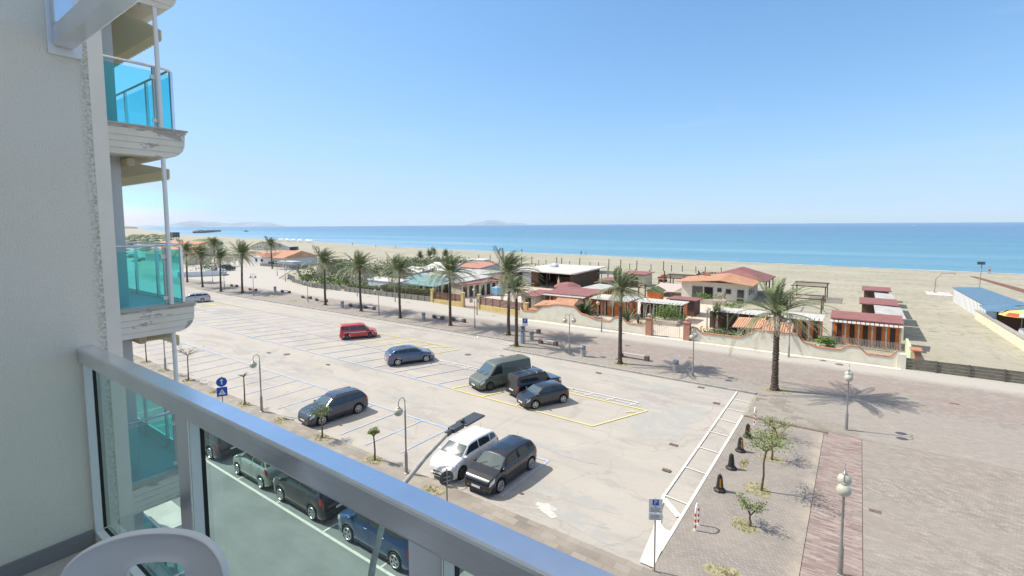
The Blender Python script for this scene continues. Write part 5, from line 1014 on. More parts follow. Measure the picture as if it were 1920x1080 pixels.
# K blue cabins along the lot
kb = thing('beach_cabins', 'long white boarded cabin row with a stepped blue roof at the right edge', 'cabins', (13, 90, 0))
kd = Vector((13.1-11.9, 79.8-101.2, 0)).normalized()
n8 = 9; wl = MB(); rf = MB()
for k in range(n8):
    f0, f1 = k/n8, (k+1)/n8; xa, ya = 12.35+.75*f0, 102-19.5*f0; xb, yb_ = 12.35+.75*f1, 102-19.5*f1
    wl.add(*(lambda q: (q.v, q.f))(roofslab([(xa, ya, 2.1), (xb, yb_, 2.1), (xb+2.6, yb_+.5, 2.3), (xa+2.6, ya+.5, 2.3)], 2.1)))
    rf.add(*(lambda q: (q.v, q.f))(roofslab([(xa-.15, ya, 2.24+.0*k), (xb-.15, yb_+.02, 2.24), (xb+3.2+.35*k*.3, yb_+.55, 2.42), (xa+3.2+.35*k*.3, ya+.5, 2.42)], .10)))
wpart(kb, 'wall', wl, M_WHITEW); wpart(kb, 'roof', rf, M_BLUER)
bt_ = MB()
for k in range(26): f = (k+.5)/26; bt_.obox((12.33+.75*f, 102-19.5*f, 1.05), .03, .09, 2.1, 0)
wpart(kb, 'battens', bt_, M_GPOST)
bb = thing('beach_bar', 'small bar with pale blue walls and a blue pyramid roof at the right edge', 'building', (14.6, 79.8, 0)); obj('wall', MB().box(-1.5, -1.3, -1.8, 2, 0, 2.1).box(1.3, 1.9, -1.9, -1.3, 0, 2.1).box(1.5, 1.9, -1.3, 2, 0, 2.1).box(-1.3, 1.5, 1.8, 2, 0, 2.1), M_BLUEW, bb); obj('counter', MB().box(-1.3, 1.3, -1.2, -1.0, 0, 1.9), mat('bar_boards', (.13, .06, .035), .8), bb); obj('roof', MB().add([(-2.3, -2.4, 2.15), (2.5, -2.4, 2.15), (2.5, 2.4, 2.2), (-2.3, 2.4, 2.2), (.1, 0, 2.75)], [(0, 1, 4), (1, 2, 4), (2, 3, 4), (3, 0, 4), (3, 2, 1, 0)]), M_BLUER, bb)
kw = thing('boundary_wall', 'cream boundary wall with brown coping along the right sand lot', 'wall', (13, 73, 0)); wpart(kw, 'plaster_wall', roofslab([(12.5, 85.2, 1.15), (12.75, 85.2, 1.15), (13.9, 60, 1.15), (13.6, 60, 1.15)], 1.15), M_CREAM); wpart(kw, 'coping', roofslab([(12.4, 84.9, 1.25), (12.85, 84.9, 1.25), (14.0, 60, 1.25), (13.5, 60, 1.25)], .095), M_GPOST)
kp = thing('beach_terrace', 'white and pink square platform beside the blue cabins', 'platform', (17.5, 92, 0)); obj('deck', MB().box(-2.0, 3.8, -4, 8, 0, .12), M_WHITEW, kp); obj('pink_border', MB().box(3.85, 4.5, -4, 8, 0, .10), mat('pink_tiles', (.62, .36, .33), .9), kp)
sh = thing('beach_shower', 'tall bent pipe shower on a pink and white platform', 'shower', (11.0, 111.5, 0)); obj('pipe', MB().tube([(0, 0, 0), (.1, 0, 2.6), (.9, .3, 3.6), (2.6, .5, 3.75), (2.6, .5, 3.45)], .09, 8), M_GPOST, sh); obj('foot', MB().lathe([(.5, 0), (.35, .25), (.15, .3)], n=10), M_CONC, sh); obj('platform', MB().box(-1, 2.2, -2.6, 2.2, 0, .08), mat('pink_white_platform', (.7, .45, .40), .9, c2=(.75, .72, .7), scale=.35, contrast=(.48, .52)), sh)
fl = thing('floodlight_mast', 'dark floodlight on a thin mast behind the blue roof', 'floodlight', (15.8, 106, 0)); obj('mast', MB().cyl((0, 0, 0), (.2, 0, 6.0), .06), M_GPOST, fl); obj('lamp_head', MB().box(-.35, .55, -.2, .2, 5.7, 6.15), M_DKM, fl)
fl = thing('mast', 'thin bare mast on the white platform', 'mast', (17.8, 90, 0)); obj('rod', MB().cyl((0, 0, 0), (.1, 0, 3.6), .04), M_GPOST, fl)
bw_ = thing('boardwalk', 'reddish boardwalk strip running down the sand at right', 'boardwalk', (23, 130, 0)); wpart(bw_, 'boards', roofslab([(20.9, 151, .06), (21.9, 151, .06), (27, 112, .06), (24.6, 112, .06)], .05), M_BRF)
# pergolas
def pergola(lb, x0, x1, y0, y1, z, m=M_DWOOD, ns=9, group='wooden pergola frames on the sand', mesh_=True, nx=2, ny=2):
    root = thing('pergola', lb, 'pergola', ((x0+x1)/2, (y0+y1)/2, 0), group=group); po = MB(); be = MB(); sl = MB()
    for i in range(nx):
        for j in range(ny): a = x0+(x1-x0)*i/(nx-1); b = y0+(y1-y0)*j/(ny-1); wpart(root, 'post', MB().box(a-.08, a+.08, b-.08, b+.08, 0, z-.122), m)
    for j in range(ny): b = y0+(y1-y0)*j/(ny-1); wpart(root, 'beam', MB().box(x0-.3, x1+.3, b-.06, b+.06, z-.12, z+.02), m)
    for k in range(ns): a = x0+(x1-x0)*k/(ns-1); sl.box(a-.04, a+.04, y0-.3, y1+.3, z+.022, z+.12)
    if ns: wpart(root, 'rafters', sl, m)
    return root
pergola('pergola frame on the sand left of the cream house', -30.6, -25.2, 90.5, 97.5, 2.4, ns=12, nx=3); pergola('second pergola frame behind, above the terracotta roof', -26, -20, 99.8, 105, 2.4, ns=12, nx=3); pergola('square slatted pergola on the sand right of the cream house', -8.4, -4.0, 89.5, 95.6, 2.5, ns=16); pergola('bare collapsed frame in front of the square pergola', -8.0, -3.9, 78.5, 82.5, 2.0, ns=2)
pergola('small arched frame right of the cabins by the palm', -33.5, -29.0, 76, 79, 2.2, ns=3); pergola('grey slatted shade between the brown hall and the end hut', -45.0, -38.5, 91.5, 96, 2.4, M_GPOST, 16)
pt = thing('shade_cloth', 'pink tiled sunken terrace canopy left of the cream house', 'canopy', (-27, 84, 0)); wpart(pt, 'cloth', roofslab([(-29.5, 82.0, 1.0), (-25.2, 82.0, 1.0), (-24.8, 88.5, 1.6), (-29.5, 88.5, 1.6)], .06), mat('pink_cloth', (.60, .40, .38), .9, var=.1, scale=2)); [wpart(pt, 'post', MB().box(*b_), M_DWOOD) for b_ in ((-29.4, -29.3, 82.1, 82.2, 0, .93), (-25.3, -25.2, 82.1, 82.2, 0, .93), (-29.4, -29.3, 88.3, 88.4, 0, 1.5))]
# B big brown hall
bh = thing('beach_pavilion', 'large brown wooden hall with a flat white roof and open dark front', 'building', (-48, 84, 0))
wpart(bh, 'floor', MB().box(-54.3, -44, 81.5, 92, .0, .10), G['terrace']); wpart(bh, 'white_wall', MB().box(-56.0, -53.9, 81.9, 82.1, 0, 3.0), M_WHITEW); wpart(bh, 'side_wall', roofslab([(-44.15, 80.6, 3.25), (-44.0, 80.6, 3.25), (-44.0, 93, 3.35), (-44.15, 93, 3.35)], 3.2), M_DWOOD)
wpart(bh, 'back_wall', MB().box(-56, -44.2, 92.6, 92.8, 0, 3.3), M_DWOOD); wpart(bh, 'left_wall', MB().box(-56.2, -56.02, 82, 92.6, 0, 3.2), M_DWOOD); wpart(bh, 'brown_panel', MB().box(-53.8, -52.3, 81.95, 82.1, .1, 3.1), mat('reddish_wood', (.20, .06, .035), .8)); wpart(bh, 'bar_front', MB().box(-49.5, -44.2, 84.5, 84.7, .1, 2.0), M_DWOOD)
[wpart(bh, 'post', MB().box(a-.07, a+.07, 81.0, 81.14, 0, 3.1), M_DWOOD) for a in (-52.2, -49.6, -47, -44.4)]
wpart(bh, 'roof', roofslab([(-56.9, 80.2, 3.36), (-43.3, 79.2, 3.30), (-43.1, 94.2, 3.62), (-56.4, 94.2, 3.62)], .16), M_WROOF); rj = MB()
for k in range(22): y_ = 79.5+k*.68; rj.box(-43.0, -42.6, y_-.05, y_+.05, 3.16+.016*k, 3.28+.016*k)
wpart(bh, 'rafter_ends', rj, M_WSLAT); wpart(bh, 'roof_vent', MB().box(-53.3, -51.9, 88, 89.6, 3.6, 4.1), M_WHITEW)
cabins('low brown hut with maroon roof between the brown hall and the palm', -38.8, -35.4, 82.5, 86, 2.1, M_DWOOD, M_MAROON, 2, 2.25, 2.35, .4, name='beach_hut', cat='hut'); cabins('cream end hut with maroon roof at the edge of the open sand', -38.2, -34.2, 92.5, 97, 2.3, M_CREAM, M_MAROON, 1, 2.55, 2.7, .4, name='beach_hut', cat='hut')
dg_ = thing('orange_digger', 'orange machine parked behind the end hut', 'machine', (-34.0, 103.5, 0)); obj('body', MB().box(-1.1, .9, -.9, .9, .5, 1.9).box(-.6, .6, -.8, .8, 1.9, 2.8), M_ORANGE, dg_, bevel=.1); dg_.scale = (.6, .6, .6); obj('wheels', MB().cyl((-.7, -1, .5), (-.7, 1, .5), .5, n=14).cyl((.6, -1, .5), (.6, 1, .5), .5, n=14), M_TYRE, dg_)  # small orange digger, only body and wheels modelled
# A maroon roofed cabins with brown doors
def rotcab(lb, x, y, L, W_, h, hd, wall, roofm, doors, ov=.3, hz=(2.35, 2.6), name='beach_cabins'):
    root = thing(name, lb, 'cabins', (x, y, 0), hd); obj('wall', MB().box(0, L, 0, W_, 0, h), wall, root); obj('roof', roofslab([(-ov, -ov, hz[0]), (L+ov, -ov, hz[0]), (L+ov, W_+ov, hz[1]), (-ov, W_+ov, hz[1])], .12), roofm, root)
    for k in range(doors): c = (k+.5)*L/doors; obj('door', MB().box(c-.42, c+.42, -.03, .02, .05, 2.0), M_DOOR, root)
    return root
rotcab('cream cabins with brown doors and maroon roof behind the yellow fence, nearer block', -54.6, 61.6, 8.4, 2.6, 2.2, T(83), M_CREAM, M_MAROON, 6); rotcab('cream cabins with maroon roof behind the yellow fence, raised farther block', -53.5, 70.6, 4.6, 2.8, 2.4, T(83), M_CREAM, M_MAROON, 2, .35, (2.6, 2.85))
bx = thing('water_tank', 'light blue plastic tank beside the cream cabins', 'tank', (-51.7, 67.6, .05)); obj('body', MB().box(-.7, .7, -.7, .7, .1, 1.5), mat('light_blue_plastic', (.20, .44, .62), .5), bx, bevel=.14); obj('lid', MB().cyl((0, 0, 1.5), (0, 0, 1.62), .3, n=14), M_WHITEW, bx)
# yellow fence
def yfence(lb, x0, x1, y0, y1, end0=True, end1=True):
    root = thing('board_fence', lb, 'fence', ((x0+x1)/2, (y0+y1)/2, 0)); d = Vector((x1-x0, y1-y0, 0)); L = d.length; a = math.atan2(d.y, d.x); n_ = max(1, round(L/1.5)); b = MB()
    wpart(root, 'plinth', MB().obox(((x0+x1)/2, (y0+y1)/2, .35), L, .22, .70, a), M_YEL); bp_ = MB(); pst = MB()
    for k in range(6): bp_.obox(((x0+x1)/2, (y0+y1)/2, .84+k*.185), L-.1, .03, .155, a)
    for k in range(n_+1): pst.obox((x0+d.x*k/n_, y0+d.y*k/n_-.03, 1.3), .07, .07, 1.2, a)
    wpart(root, 'boards', bp_, M_BRF); wpart(root, 'posts', pst, M_BRF)
    for e, (x, y) in ((end0, (x0, y0)), (end1, (x1, y1))):
        if e: wpart(root, 'end_pillar', MB().box(x-.22, x+.22, y-.22, y+.22, 0, 2.15).box(x-.27, x+.27, y-.27, y+.27, 2.151, 2.24), M_YEL)
yfence('brown board fence on a yellow base left of the bar gate', -55.6, -48.9, 55.6, 55.4); yfence('brown board fence on a yellow base right of the bar gate', -45.6, -37.0, 55.2, 54.2, True, False)
gt = thing('metal_gate', 'grey bar gate between the two yellow based fences', 'gate', (-47.2, 55.3, 0)); bars = MB()
for k in range(17): bars.cyl((-48.6+.17*k, 55.35, .1), (-48.6+.17*k, 55.35, 1.7), .018, n=6)
wpart(gt, 'bars', bars, M_GPOST); wpart(gt, 'rails', MB().box(-48.65, -45.8, 55.33, 55.37, .25, .3).box(-48.65, -45.8, 55.33, 55.37, 1.5, 1.55), M_GPOST); yp = thing('wall_pillar', 'yellow pillar at the left end of the cream wall', 'pillar', (-36.2, 53.9, 0)); obj('shaft', MB().box(-.2, .2, -.2, .2, 0, 1.9), M_YEL, yp, bevel=.02); obj('cap', MB().box(-.25, .25, -.25, .25, 1.9, 2.0), M_YEL, yp)
# low slatted fences
def lowfence(lb, pts, h=.85, m=M_WFEN, sp=1.5, nb=4):
    root = thing('slatted_fence', lb, 'fence', (pts[0][0], pts[0][1], 0)); bo = MB(); po = MB()
    for (x0, y0), (x1, y1) in zip(pts, pts[1:]):
        d = Vector((x1-x0, y1-y0, 0)); L = d.length; a = math.atan2(d.y, d.x); n_ = max(1, round(L/sp))
        for k in range(nb): bo.obox(((x0+x1)/2, (y0+y1)/2, h*(k+.6)/nb), L, .035, h/nb*.93, a)
        for k in range(n_+1): wpart(root, 'post', MB().obox((x0+d.x*k/n_, y0+d.y*k/n_-.06, h*.52), .11, .09, h*1.08, a), M_GPOST if m is not M_WFEN else M_DWOOD2)
    wpart(root, 'boards', bo, m)
    return root
M_DWOOD2 = mat('weathered_post_wood', (0.13, 0.115, 0.09), .9, var=.3, scale=4)
M_GFEN = mat('grey_board_fence', (0.25, 0.235, 0.20), .9, var=.2, scale=3)
lowfence('weathered board fence between the plaza and the empty sand lot', [(3.5, 52.1), (48, 52.4)], 1.05, sp=2.0)
lowfence('low grey board fence in front of the green hedge', [(-79.5, 56.2), (-67, 55.6), (-56.1, 55.7)], .95, M_GFEN); lowfence('low grey board fence in front of the flowering bushes', [(-101.5, 58.4), (-90, 56.0), (-80.6, 56.0)], .95, M_GFEN)
lowfence('low board fence before the white terracotta roofed house', [(-152, 77.2), (-133, 77.8), (-112, 66.5)], 1.0, M_GFEN); bk = thing('barrier_board', 'long black barrier board beside the fence corner', 'barrier', (-106.5, 60.6, 0)); wpart(bk, 'board', MB().obox((-106.3, 60.9, .7), 8.0, .1, 1.1, T(-20)), M_DKM); wpart(bk, 'feet', MB().box(-109.6, -109.3, 61.8, 62.3, 0, .25).box(-103.2, -102.9, 59.5, 60.0, 0, .25), M_DKM)
# carports / white halls
def shed(lb, pts, zf, zb_, roofm, th=.12, wall=None, nm='canopy_hall', cat='shed', posts=True):
    """pts: 4 ground corners (front-left, front-right, back-right, back-left)"""
    cx = sum(p[0] for p in pts)/4; cy = sum(p[1] for p in pts)/4; root = thing(nm, lb, cat, (cx, cy, 0)); zs = (zf, zf, zb_, zb_)
    wpart(root, 'roof', roofslab([(p[0], p[1], z) for p, z in zip(pts, zs)], th), roofm); po = MB(); ins = [(cx+(p[0]-cx)*.93, cy+(p[1]-cy)*.93) for p in pts]
    if wall:
        v = [(x, y, 0) for x, y in ins]+[(x, y, z-th-.01) for (x, y), z in zip(ins, zs)]; wpart(root, 'wall', MB().add(v, [(i, (i+1) % 4, 4+(i+1) % 4, 4+i) for i in range(4)]+[(0, 1, 2, 3), (4, 5, 6, 7)]), wall)
    else:
        for (x, y), z in zip(ins, zs): po.box(x-.09, x+.09, y-.09, y+.09, 0, z-th)
        (xa, ya), (xb, yb2) = ins[0], ins[1]
        for k in (1, 2): po.box(xa+(xb-xa)*k/3-.07, xa+(xb-xa)*k/3+.07, ya+(yb2-ya)*k/3-.07, ya+(yb2-ya)*k/3+.07, 0, zf-th)
        wpart(root, 'posts', po, M_WSLAT)
    return root
shed('teal roofed open shelter behind the green hedge, nearest the promenade', [(-64.5, 57.2), (-56.2, 56.6), (-56.0, 60.5), (-66.0, 61.4)], 2.5, 2.75, M_TEAL); shed('teal roofed open shelter second behind the hedge', [(-69.5, 62.4), (-59.0, 61.6), (-60.0, 66.5), (-71, 67.3)], 2.6, 2.9, M_TEAL)
shed('grey panelled roof block right of the teal shelters', [(-58.5, 62.0), (-55.6, 61.8), (-55.5, 72), (-59, 72)], 2.6, 2.9, M_GRYROOF, wall=M_WHITEW); shed('long low grey roof behind the maroon cabins', [(-72, 68.5), (-60.0, 67.5), (-59.0, 80), (-74, 80)], 2.7, 3.0, M_GRYROOF, wall=M_WHITEW)
shed('white roofed hall behind the teal shelters', [(-80, 68.5), (-72.2, 67.6), (-72.5, 73.5), (-81, 74)], 2.9, 3.5, M_WROOF, wall=M_WHITEW); shed('white pitched tent roof beside the terracotta strip', [(-78, 74.5), (-70, 74), (-70, 79), (-78, 79)], 3.0, 4.2, M_WROOF, wall=M_WHITEW); shed('faded terracotta roof behind the white tent', [(-74, 80.6), (-66, 80.4), (-66, 88), (-75, 88)], 3.2, 3.9, mat('faded_terracotta', (.42, .20, .15), .85, var=.2, scale=2), wall=M_WHITEW)
shed('grey flat roof strip beside the brown hall', [(-63, 83), (-57.2, 82), (-57.2, 92), (-64, 93)], 2.6, 2.9, M_GRYROOF, wall=M_DWOOD); shed('long white shed left of the teal shelters', [(-76, 58.6), (-66.8, 58.2), (-67.2, 61.6), (-77, 62)], 2.3, 2.5, M_WROOF, wall=M_WHITEW); shed('grey slatted roof above the cream cabins', [(-66, 62.5), (-59.2, 62), (-59.2, 66.8), (-66, 67.4)], 2.45, 2.75, M_GRYROOF, wall=M_DWOOD)
def whut(lb, x, y):
    r0 = shed(lb, [(x-2.2, y-1.8), (x+2.2, y-1.8), (x+2.2, y+1.8), (x-2.2, y+1.8)], 2.4, 2.6, M_WROOF, wall=M_WHITEW, nm='beach_hut', cat='hut'); wpart(r0, 'window', MB().box(x-1.2, x-.5, y-1.72, y-1.66, 1.1, 1.8).box(x+.4, x+1.1, y-1.72, y-1.66, 1.1, 1.8), M_WIN)
whut('small white hut with two windows on the sand, left', -93.5, 107.5); whut('small white hut on the sand, right', -89.5, 109.5)
# posts on the beach
posts = [(-70+1.0*0, 0)]
def beachpost(x, y, h): 
    root = bpy.data.objects.new('wooden_post', PMESH[h > 2.2]); col.objects.link(root); root.location = (x, y, 0); tag(root, ('tall' if h > 2.2 else 'short')+' weathered wooden post standing in the sand behind the halls', 'post', 'wooden posts in the sand')
PMESH = {k: MB().cyl((0, 0, 0), (.05*(1 if k else -1), 0, (1.7, 2.6)[k]), (.10, .13)[k], n=7).mesh('wooden_post', M_DWOOD2) for k in (False, True)}
rr_ = random.Random(5)
for k in range(30): beachpost(-112+2.9*k+rr_.uniform(-.5, .5), 124+.12*k+rr_.uniform(-.8, .8), 3 if rr_.random() < .35 else 2)
for k in range(9): beachpost(-88+2.5*k, 113+rr_.uniform(-.5, .5), 2)
for k in range(5): beachpost(-46+3.2*k, 101.5, 3)
# terracotta roofed white house, far left
wh = thing('tiled_house', 'white house with low terracotta roofs and a small gable, beyond the shrubs', 'house', (-142, 84, 0)); WH = wh; wpart(wh, 'wall', MB().box(-152, -132, 80, 91, 0, 2.7), M_WHITEW); wpart(wh, 'roof', pitched(-146, -131.5, 79.2, 92, 2.7, 4.7, 'x'), M_TILE); wpart(wh, 'lower_roof', pitched(-156, -146.1, 80.2, 91, 2.5, 3.9, 'x'), M_TILE); wpart(wh, 'gable', pitched(-142, -138, 78.2, 84, 2.9, 4.1, 'y'), M_TILEY)
for x in (-149, -145.5, -135.5): wpart(wh, 'window', MB().box(x-.6, x+.6, 79.93, 79.98, 1.0, 2.0), M_WIN)
wh.location.x -= 11
an = thing('annex', 'low white annex in front of the terracotta roofed house', 'house', (-138.5, 80, 0)); obj('wall', MB().box(-4.5, 3.5, -2.0, .6, 0, 1.8), M_WHITEW, an); obj('roof', MB().box(-4.8, 3.8, -2.3, .9, 1.8, 2.0), M_WSLAT, an)
# curved hall
ch = thing('arched_hall', 'pale hall with a long curved roof near the shore', 'building', (-245, 132, 0)); m_ = MB(); rf = MB(); n_ = 16
pts = [(-20+40*k/n_, 2.0+3.6*sin(pi*(k/n_)**.8)) for k in range(n_+1)]
m_.add([(x, 0, 0) for x, z in pts]+[(x, 0, z) for x, z in pts]+[(x, 10, 0) for x, z in pts]+[(x, 10, z) for x, z in pts], [(i, i+1, n_+2+i, n_+1+i) for i in range(n_)]+[(2*(n_+1)+i, 2*(n_+1)+i+1, 3*(n_+1)+i+1, 3*(n_+1)+i) for i in range(n_)]); obj('wall', m_, M_CREAM2, ch)
rf.add([(x, -.8, z+.05) for x, z in pts]+[(x, 10.6, z+.05) for x, z in pts]+[(x, -.8, z+.4) for x, z in pts]+[(x, 10.6, z+.4) for x, z in pts], [(i, i+1, n_+2+i, n_+1+i) for i in range(n_)]+[(2*(n_+1)+i, 2*(n_+1)+i+1, 3*(n_+1)+i+1, 3*(n_+1)+i) for i in range(n_)]+[(i, i+1, 2*(n_+1)+i+1, 2*(n_+1)+i) for i in range(n_)]); obj('roof', rf, M_CONC, ch); obj('emblem', MB().cyl((10, -.1, 3.4), (10, -.02, 3.4), 1.6, n=20), mat('blue_emblem', (.25, .32, .42), .6), ch); obj('windows', MB().box(-14, -12.8, -.06, -.01, 1.6, 2.6).box(-11, -9.8, -.06, -.01, 1.8, 2.8), M_WIN, ch)
ch.rotation_euler = (0, 0, T(18)); ch.scale = (.62, .62, .75); ch.location.x -= 4
# far-left long terracotta roofs and low walls
for k, (x0, x1, y0, y1) in enumerate([(-212, -178, 66, 74), (-262, -222, 84, 94), (-330, -280, 108, 120)]):
    r0 = thing('tiled_house', ['long terracotta roof behind the neighbouring balcony, nearest', 'long terracotta roof behind the neighbouring balcony, middle', 'long terracotta roof behind the neighbouring balcony, farthest'][k], 'house', ((x0+x1)/2, (y0+y1)/2, 0)); wpart(r0, 'wall', MB().box(x0, x1, y0, y1, 0, 2.8), M_CREAM2); wpart(r0, 'roof', pitched(x0-.6, x1+.6, y0-.6, y1+.6, 2.8, 4.6, 'x'), M_TILE)
lw = thing('garden_wall', 'low white wall at the far left with a dark hedge on it', 'wall', (-132, 52.5, 0)); wpart(lw, 'wall', MB().obox((-133, 52.6, .7), 9.5, .3, 1.4, T(60)), M_WHITEW); wpart(lw, 'pillar', MB().box(-131.6, -130.8, 56.0, 56.8, 0, 2.0), M_WHITEW)
tw = thing('watch_hut', 'small dark block on stilts on the far beach, by the balcony post', 'hut', (-560, 200, 0)); obj('cabin', MB().box(-4, 4, -3, 3, 2.0, 7.0), M_DKM, tw); obj('stilts', MB().box(-3.5, -3, -2.5, -2, 0, 2).box(3, 3.5, -2.5, -2, 0, 2).box(-3.5, -3, 2, 2.5, 0, 2).box(3, 3.5, 2, 2.5, 0, 2), M_DKM, tw)
dm = thing('dome_tent', 'green domed roof far left above the terracotta roofs', 'building', (-300, 122, 0)); obj('roof', MB().lathe([(9, 2.5), (8.5, 3.8), (6, 5.0), (3, 5.6), (.05, 5.8)], n=18), M_SHRUB, dm, True); obj('wall', MB().lathe([(8.6, 0), (8.6, 2.5)], n=18), M_CREAM2, dm)
# breakwater, far shore, islands
rk = MB(); rr_ = random.Random(9)
for k in range(120):
    f = k/119; x = -1060-270*f; y = 420+150*f+rr_.uniform(-8, 8); s = rr_.uniform(3, 7); rk.obox((x, y, 1.2), s*1.6, s, rr_.uniform(3, 5.5), rr_.random()*3, rr_.uniform(-.4, .4))
tag(obj('breakwater', rk, mat('breakwater_rock', (.24, .21, .18), .95)), 'dark rock breakwater reaching into the sea at the left', 'breakwater')
tl = MB(); 
for k in range(150): x = -5200-4200*k/150; y = 1420+(-x-5200)*.28+rr_.uniform(-100, 100); s = rr_.uniform(35, 80); tl.ball((x, y, 2), s, 7, 4, rr_.uniform(.16, .28))
tag(obj('far_pine_wood', tl, M_SHRUB), 'dark line of far coastal trees on the left horizon', 'trees', kind='stuff')
sb = MB()
for k in range(220): f = rr_.random(); x = -190-700*f; y = 62+.24*(-x-190)+rr_.uniform(-14, 60)*(.3+f); s = rr_.uniform(1.0, 2.6)*(1+f); sb.ball((x, y, 0), s, 7, 4, .5)
tag(obj('far_scrub', sb, M_SHRUB), 'low scrub and debris scattered over the far left beach', 'scrub', kind='stuff')
M_ISL = mat('haze_tinted_island_scrub', (0.19, 0.25, 0.32), .95, var=.3, scale=.002)  # haze of distance painted in as a pale blue-grey base
def island(nm, px0, px1, D_, prof):
    """ridge in world metres; azimuths of its two ends and heights"""
    def dr(px): a = math.atan((px-PPX)/F); return (fw0*cos(a)+rt0*sin(a)).normalized()
    a, b = dr(px0)*D_/cos(math.atan((px0-PPX)/F)), dr(px1)*D_/cos(math.atan((px1-PPX)/F)); L = b-a; q = Vector((-L.y, L.x, 0)).normalized(); n_ = 70; m_ = MB(); vs = []
    r_ = random.Random(len(nm)+px0)
    for i in range(n_+1):
        f = i/n_; 
        for (f0, h0), (f1, h1) in zip(prof, prof[1:]):
            if f <= f1: h = h0+(h1-h0)*(f-f0)/(f1-f0); break
        h = max(0, h*(1+r_.uniform(-.03, .03))); p = a+L*f; w_ = 400+h*3
        for u, hh in ((-1, -5), (-.5, h*.55), (0, h), (.5, h*.6), (1, -5)): vs.append((p.x+q.x*w_*u, p.y+q.y*w_*u, hh))
    m_.add(vs, [(i*5+j, i*5+j+1, (i+1)*5+j+1, (i+1)*5+j) for i in range(n_) for j in range(4)]); struct(nm, m_, M_ISL, 60)

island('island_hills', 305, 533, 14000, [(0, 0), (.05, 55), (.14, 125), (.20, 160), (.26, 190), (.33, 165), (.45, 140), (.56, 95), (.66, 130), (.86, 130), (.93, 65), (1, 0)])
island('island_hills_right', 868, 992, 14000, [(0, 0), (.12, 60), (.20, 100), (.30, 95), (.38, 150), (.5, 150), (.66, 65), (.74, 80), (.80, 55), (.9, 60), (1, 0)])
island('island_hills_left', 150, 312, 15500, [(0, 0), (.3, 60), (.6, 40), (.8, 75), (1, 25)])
# boats
def boat(lb, x, y, L, m, rz):
    r0 = thing('boat', lb, 'boat', (x, y, -.1), rz); obj('hull', MB().add([(-L/2, -L*.13, 1), (L*.3, -L*.13, 1.1), (L/2, 0, 1.5), (L*.3, L*.13, 1.1), (-L/2, L*.13, 1), (-L*.48, -L*.09, -.3), (L*.3, -L*.08, -.3), (L*.42, 0, -.3), (L*.3, L*.08, -.3), (-L*.48, L*.09, -.3)], [(0, 1, 2, 3, 4), (9, 8, 7, 6, 5)]+[(i, (i+1) % 5, 5+(i+1) % 5, 5+i) for i in range(5)]), m, r0); obj('cabin', MB().box(-L*.15, L*.12, -L*.09, L*.09, 1, 1+L*.14), m, r0, bevel=.1); obj('mast', MB().cyl((0, 0, 1+L*.14), (0, 0, 1+L*.3), .1), m, r0)
boat('small dark fishing boat off the breakwater at the left', -1212, 585, 13, M_DKM, .6); boat('tiny white motor boat near the horizon at right', 138, 1962, 12, M_WHTP, .3)
# white beach umbrellas far
UM = None; M_UMB = mat('white_umbrella_cloth', (.8, .8, .79), .8)
def umb(lb, x, y, r, h, m, grp):
    global UM
    root = thing('beach_umbrella', lb, 'beach umbrella', (x, y, 0), group=grp); obj('canopy', MB().lathe([(r, h-.5*r*.6), (r*.98, h-.5*r*.6+.05), (r*.55, h-.08*r), (.03, h+.05)], n=10), m, root); obj('pole', MB().cyl((0, 0, 0), (0, 0, h), .04, n=6), M_POLE, root); return root
u0 = umb('small white umbrella in the far group at the waterline', -385, 214, 1.6, 2.3, M_UMB, 'white umbrellas at the far waterline')
for k in range(14): copy_tree(u0).location = (-382+4.2*k+rr_.uniform(-1.2, 1.2), 212.5-.55*k+rr_.uniform(-3, 2.5), 0)
# people
def person_mesh(name, m):
    me = bpy.data.meshes.new(name); V = [(0, 0, .95), (0, 0, 1.2), (0, 0, 1.42), (0, 0, 1.52), (0, 0, 1.66), (.19, 0, 1.40), (.26, .02, 1.12), (.27, .10, .88), (-.19, 0, 1.40), (-.27, 0, 1.12), (-.28, .05, .86), (.10, 0, .90), (.13, .06, .50), (.12, -.02, .06), (.13, .10, .03), (-.10, 0, .90), (-.13, -.04, .50), (-.14, -.16, .06), (-.14, -.04, .03)]
    E_ = [(0, 1), (1, 2), (2, 3), (3, 4), (2, 5), (5, 6), (6, 7), (2, 8), (8, 9), (9, 10), (0, 11), (11, 12), (12, 13), (13, 14), (0, 15), (15, 16), (16, 17), (17, 18)]; rad = [.15, .14, .12, .055, .105, .06, .045, .035, .06, .045, .035, .095, .065, .045, .04, .095, .065, .045, .04]
    me.from_pydata(V, E_, []); o = bpy.data.objects.new('tmp_person', me); col.objects.link(o); md = o.modifiers.new('s', 'SKIN'); 
    sk = me.skin_vertices[0].data if me.skin_vertices else None
    if sk is None:
        bpy.context.view_layer.objects.active = o; me.attributes  # modifier adds the layer
    for i, r_ in enumerate(rad):
        if me.skin_vertices: me.skin_vertices[0].data[i].radius = (r_, r_)
    if me.skin_vertices: me.skin_vertices[0].data[0].use_root = True
    s2 = o.modifiers.new('u', 'SUBSURF'); s2.levels = 1; dg = bpy.context.evaluated_depsgraph_get(); out = bpy.data.meshes.new_from_object(o.evaluated_get(dg)); out.materials.clear(); out.materials.append(m); out.name = name; bpy.data.objects.remove(o); return out
M_SKIN = mat('skin', (.45, .27, .19), .6); M_NAVY = mat('navy_clothing', (.04, .05, .10), .8); M_LIGHTC = mat('pale_clothing', (.6, .58, .55), .8)
pmesh = {k: person_mesh('person_body', m) for k, m in (('s', M_SKIN), ('n', M_NAVY), ('l', M_LIGHTC))}
hair = MB().ball((0, .0, 1.70), .095, 10, 6).mesh('hair', M_DOOR, True)
shorts = MB().lathe([(.17, .82), (.185, .92), (.165, 1.05)], n=10).mesh('shorts', M_NAVY, True)
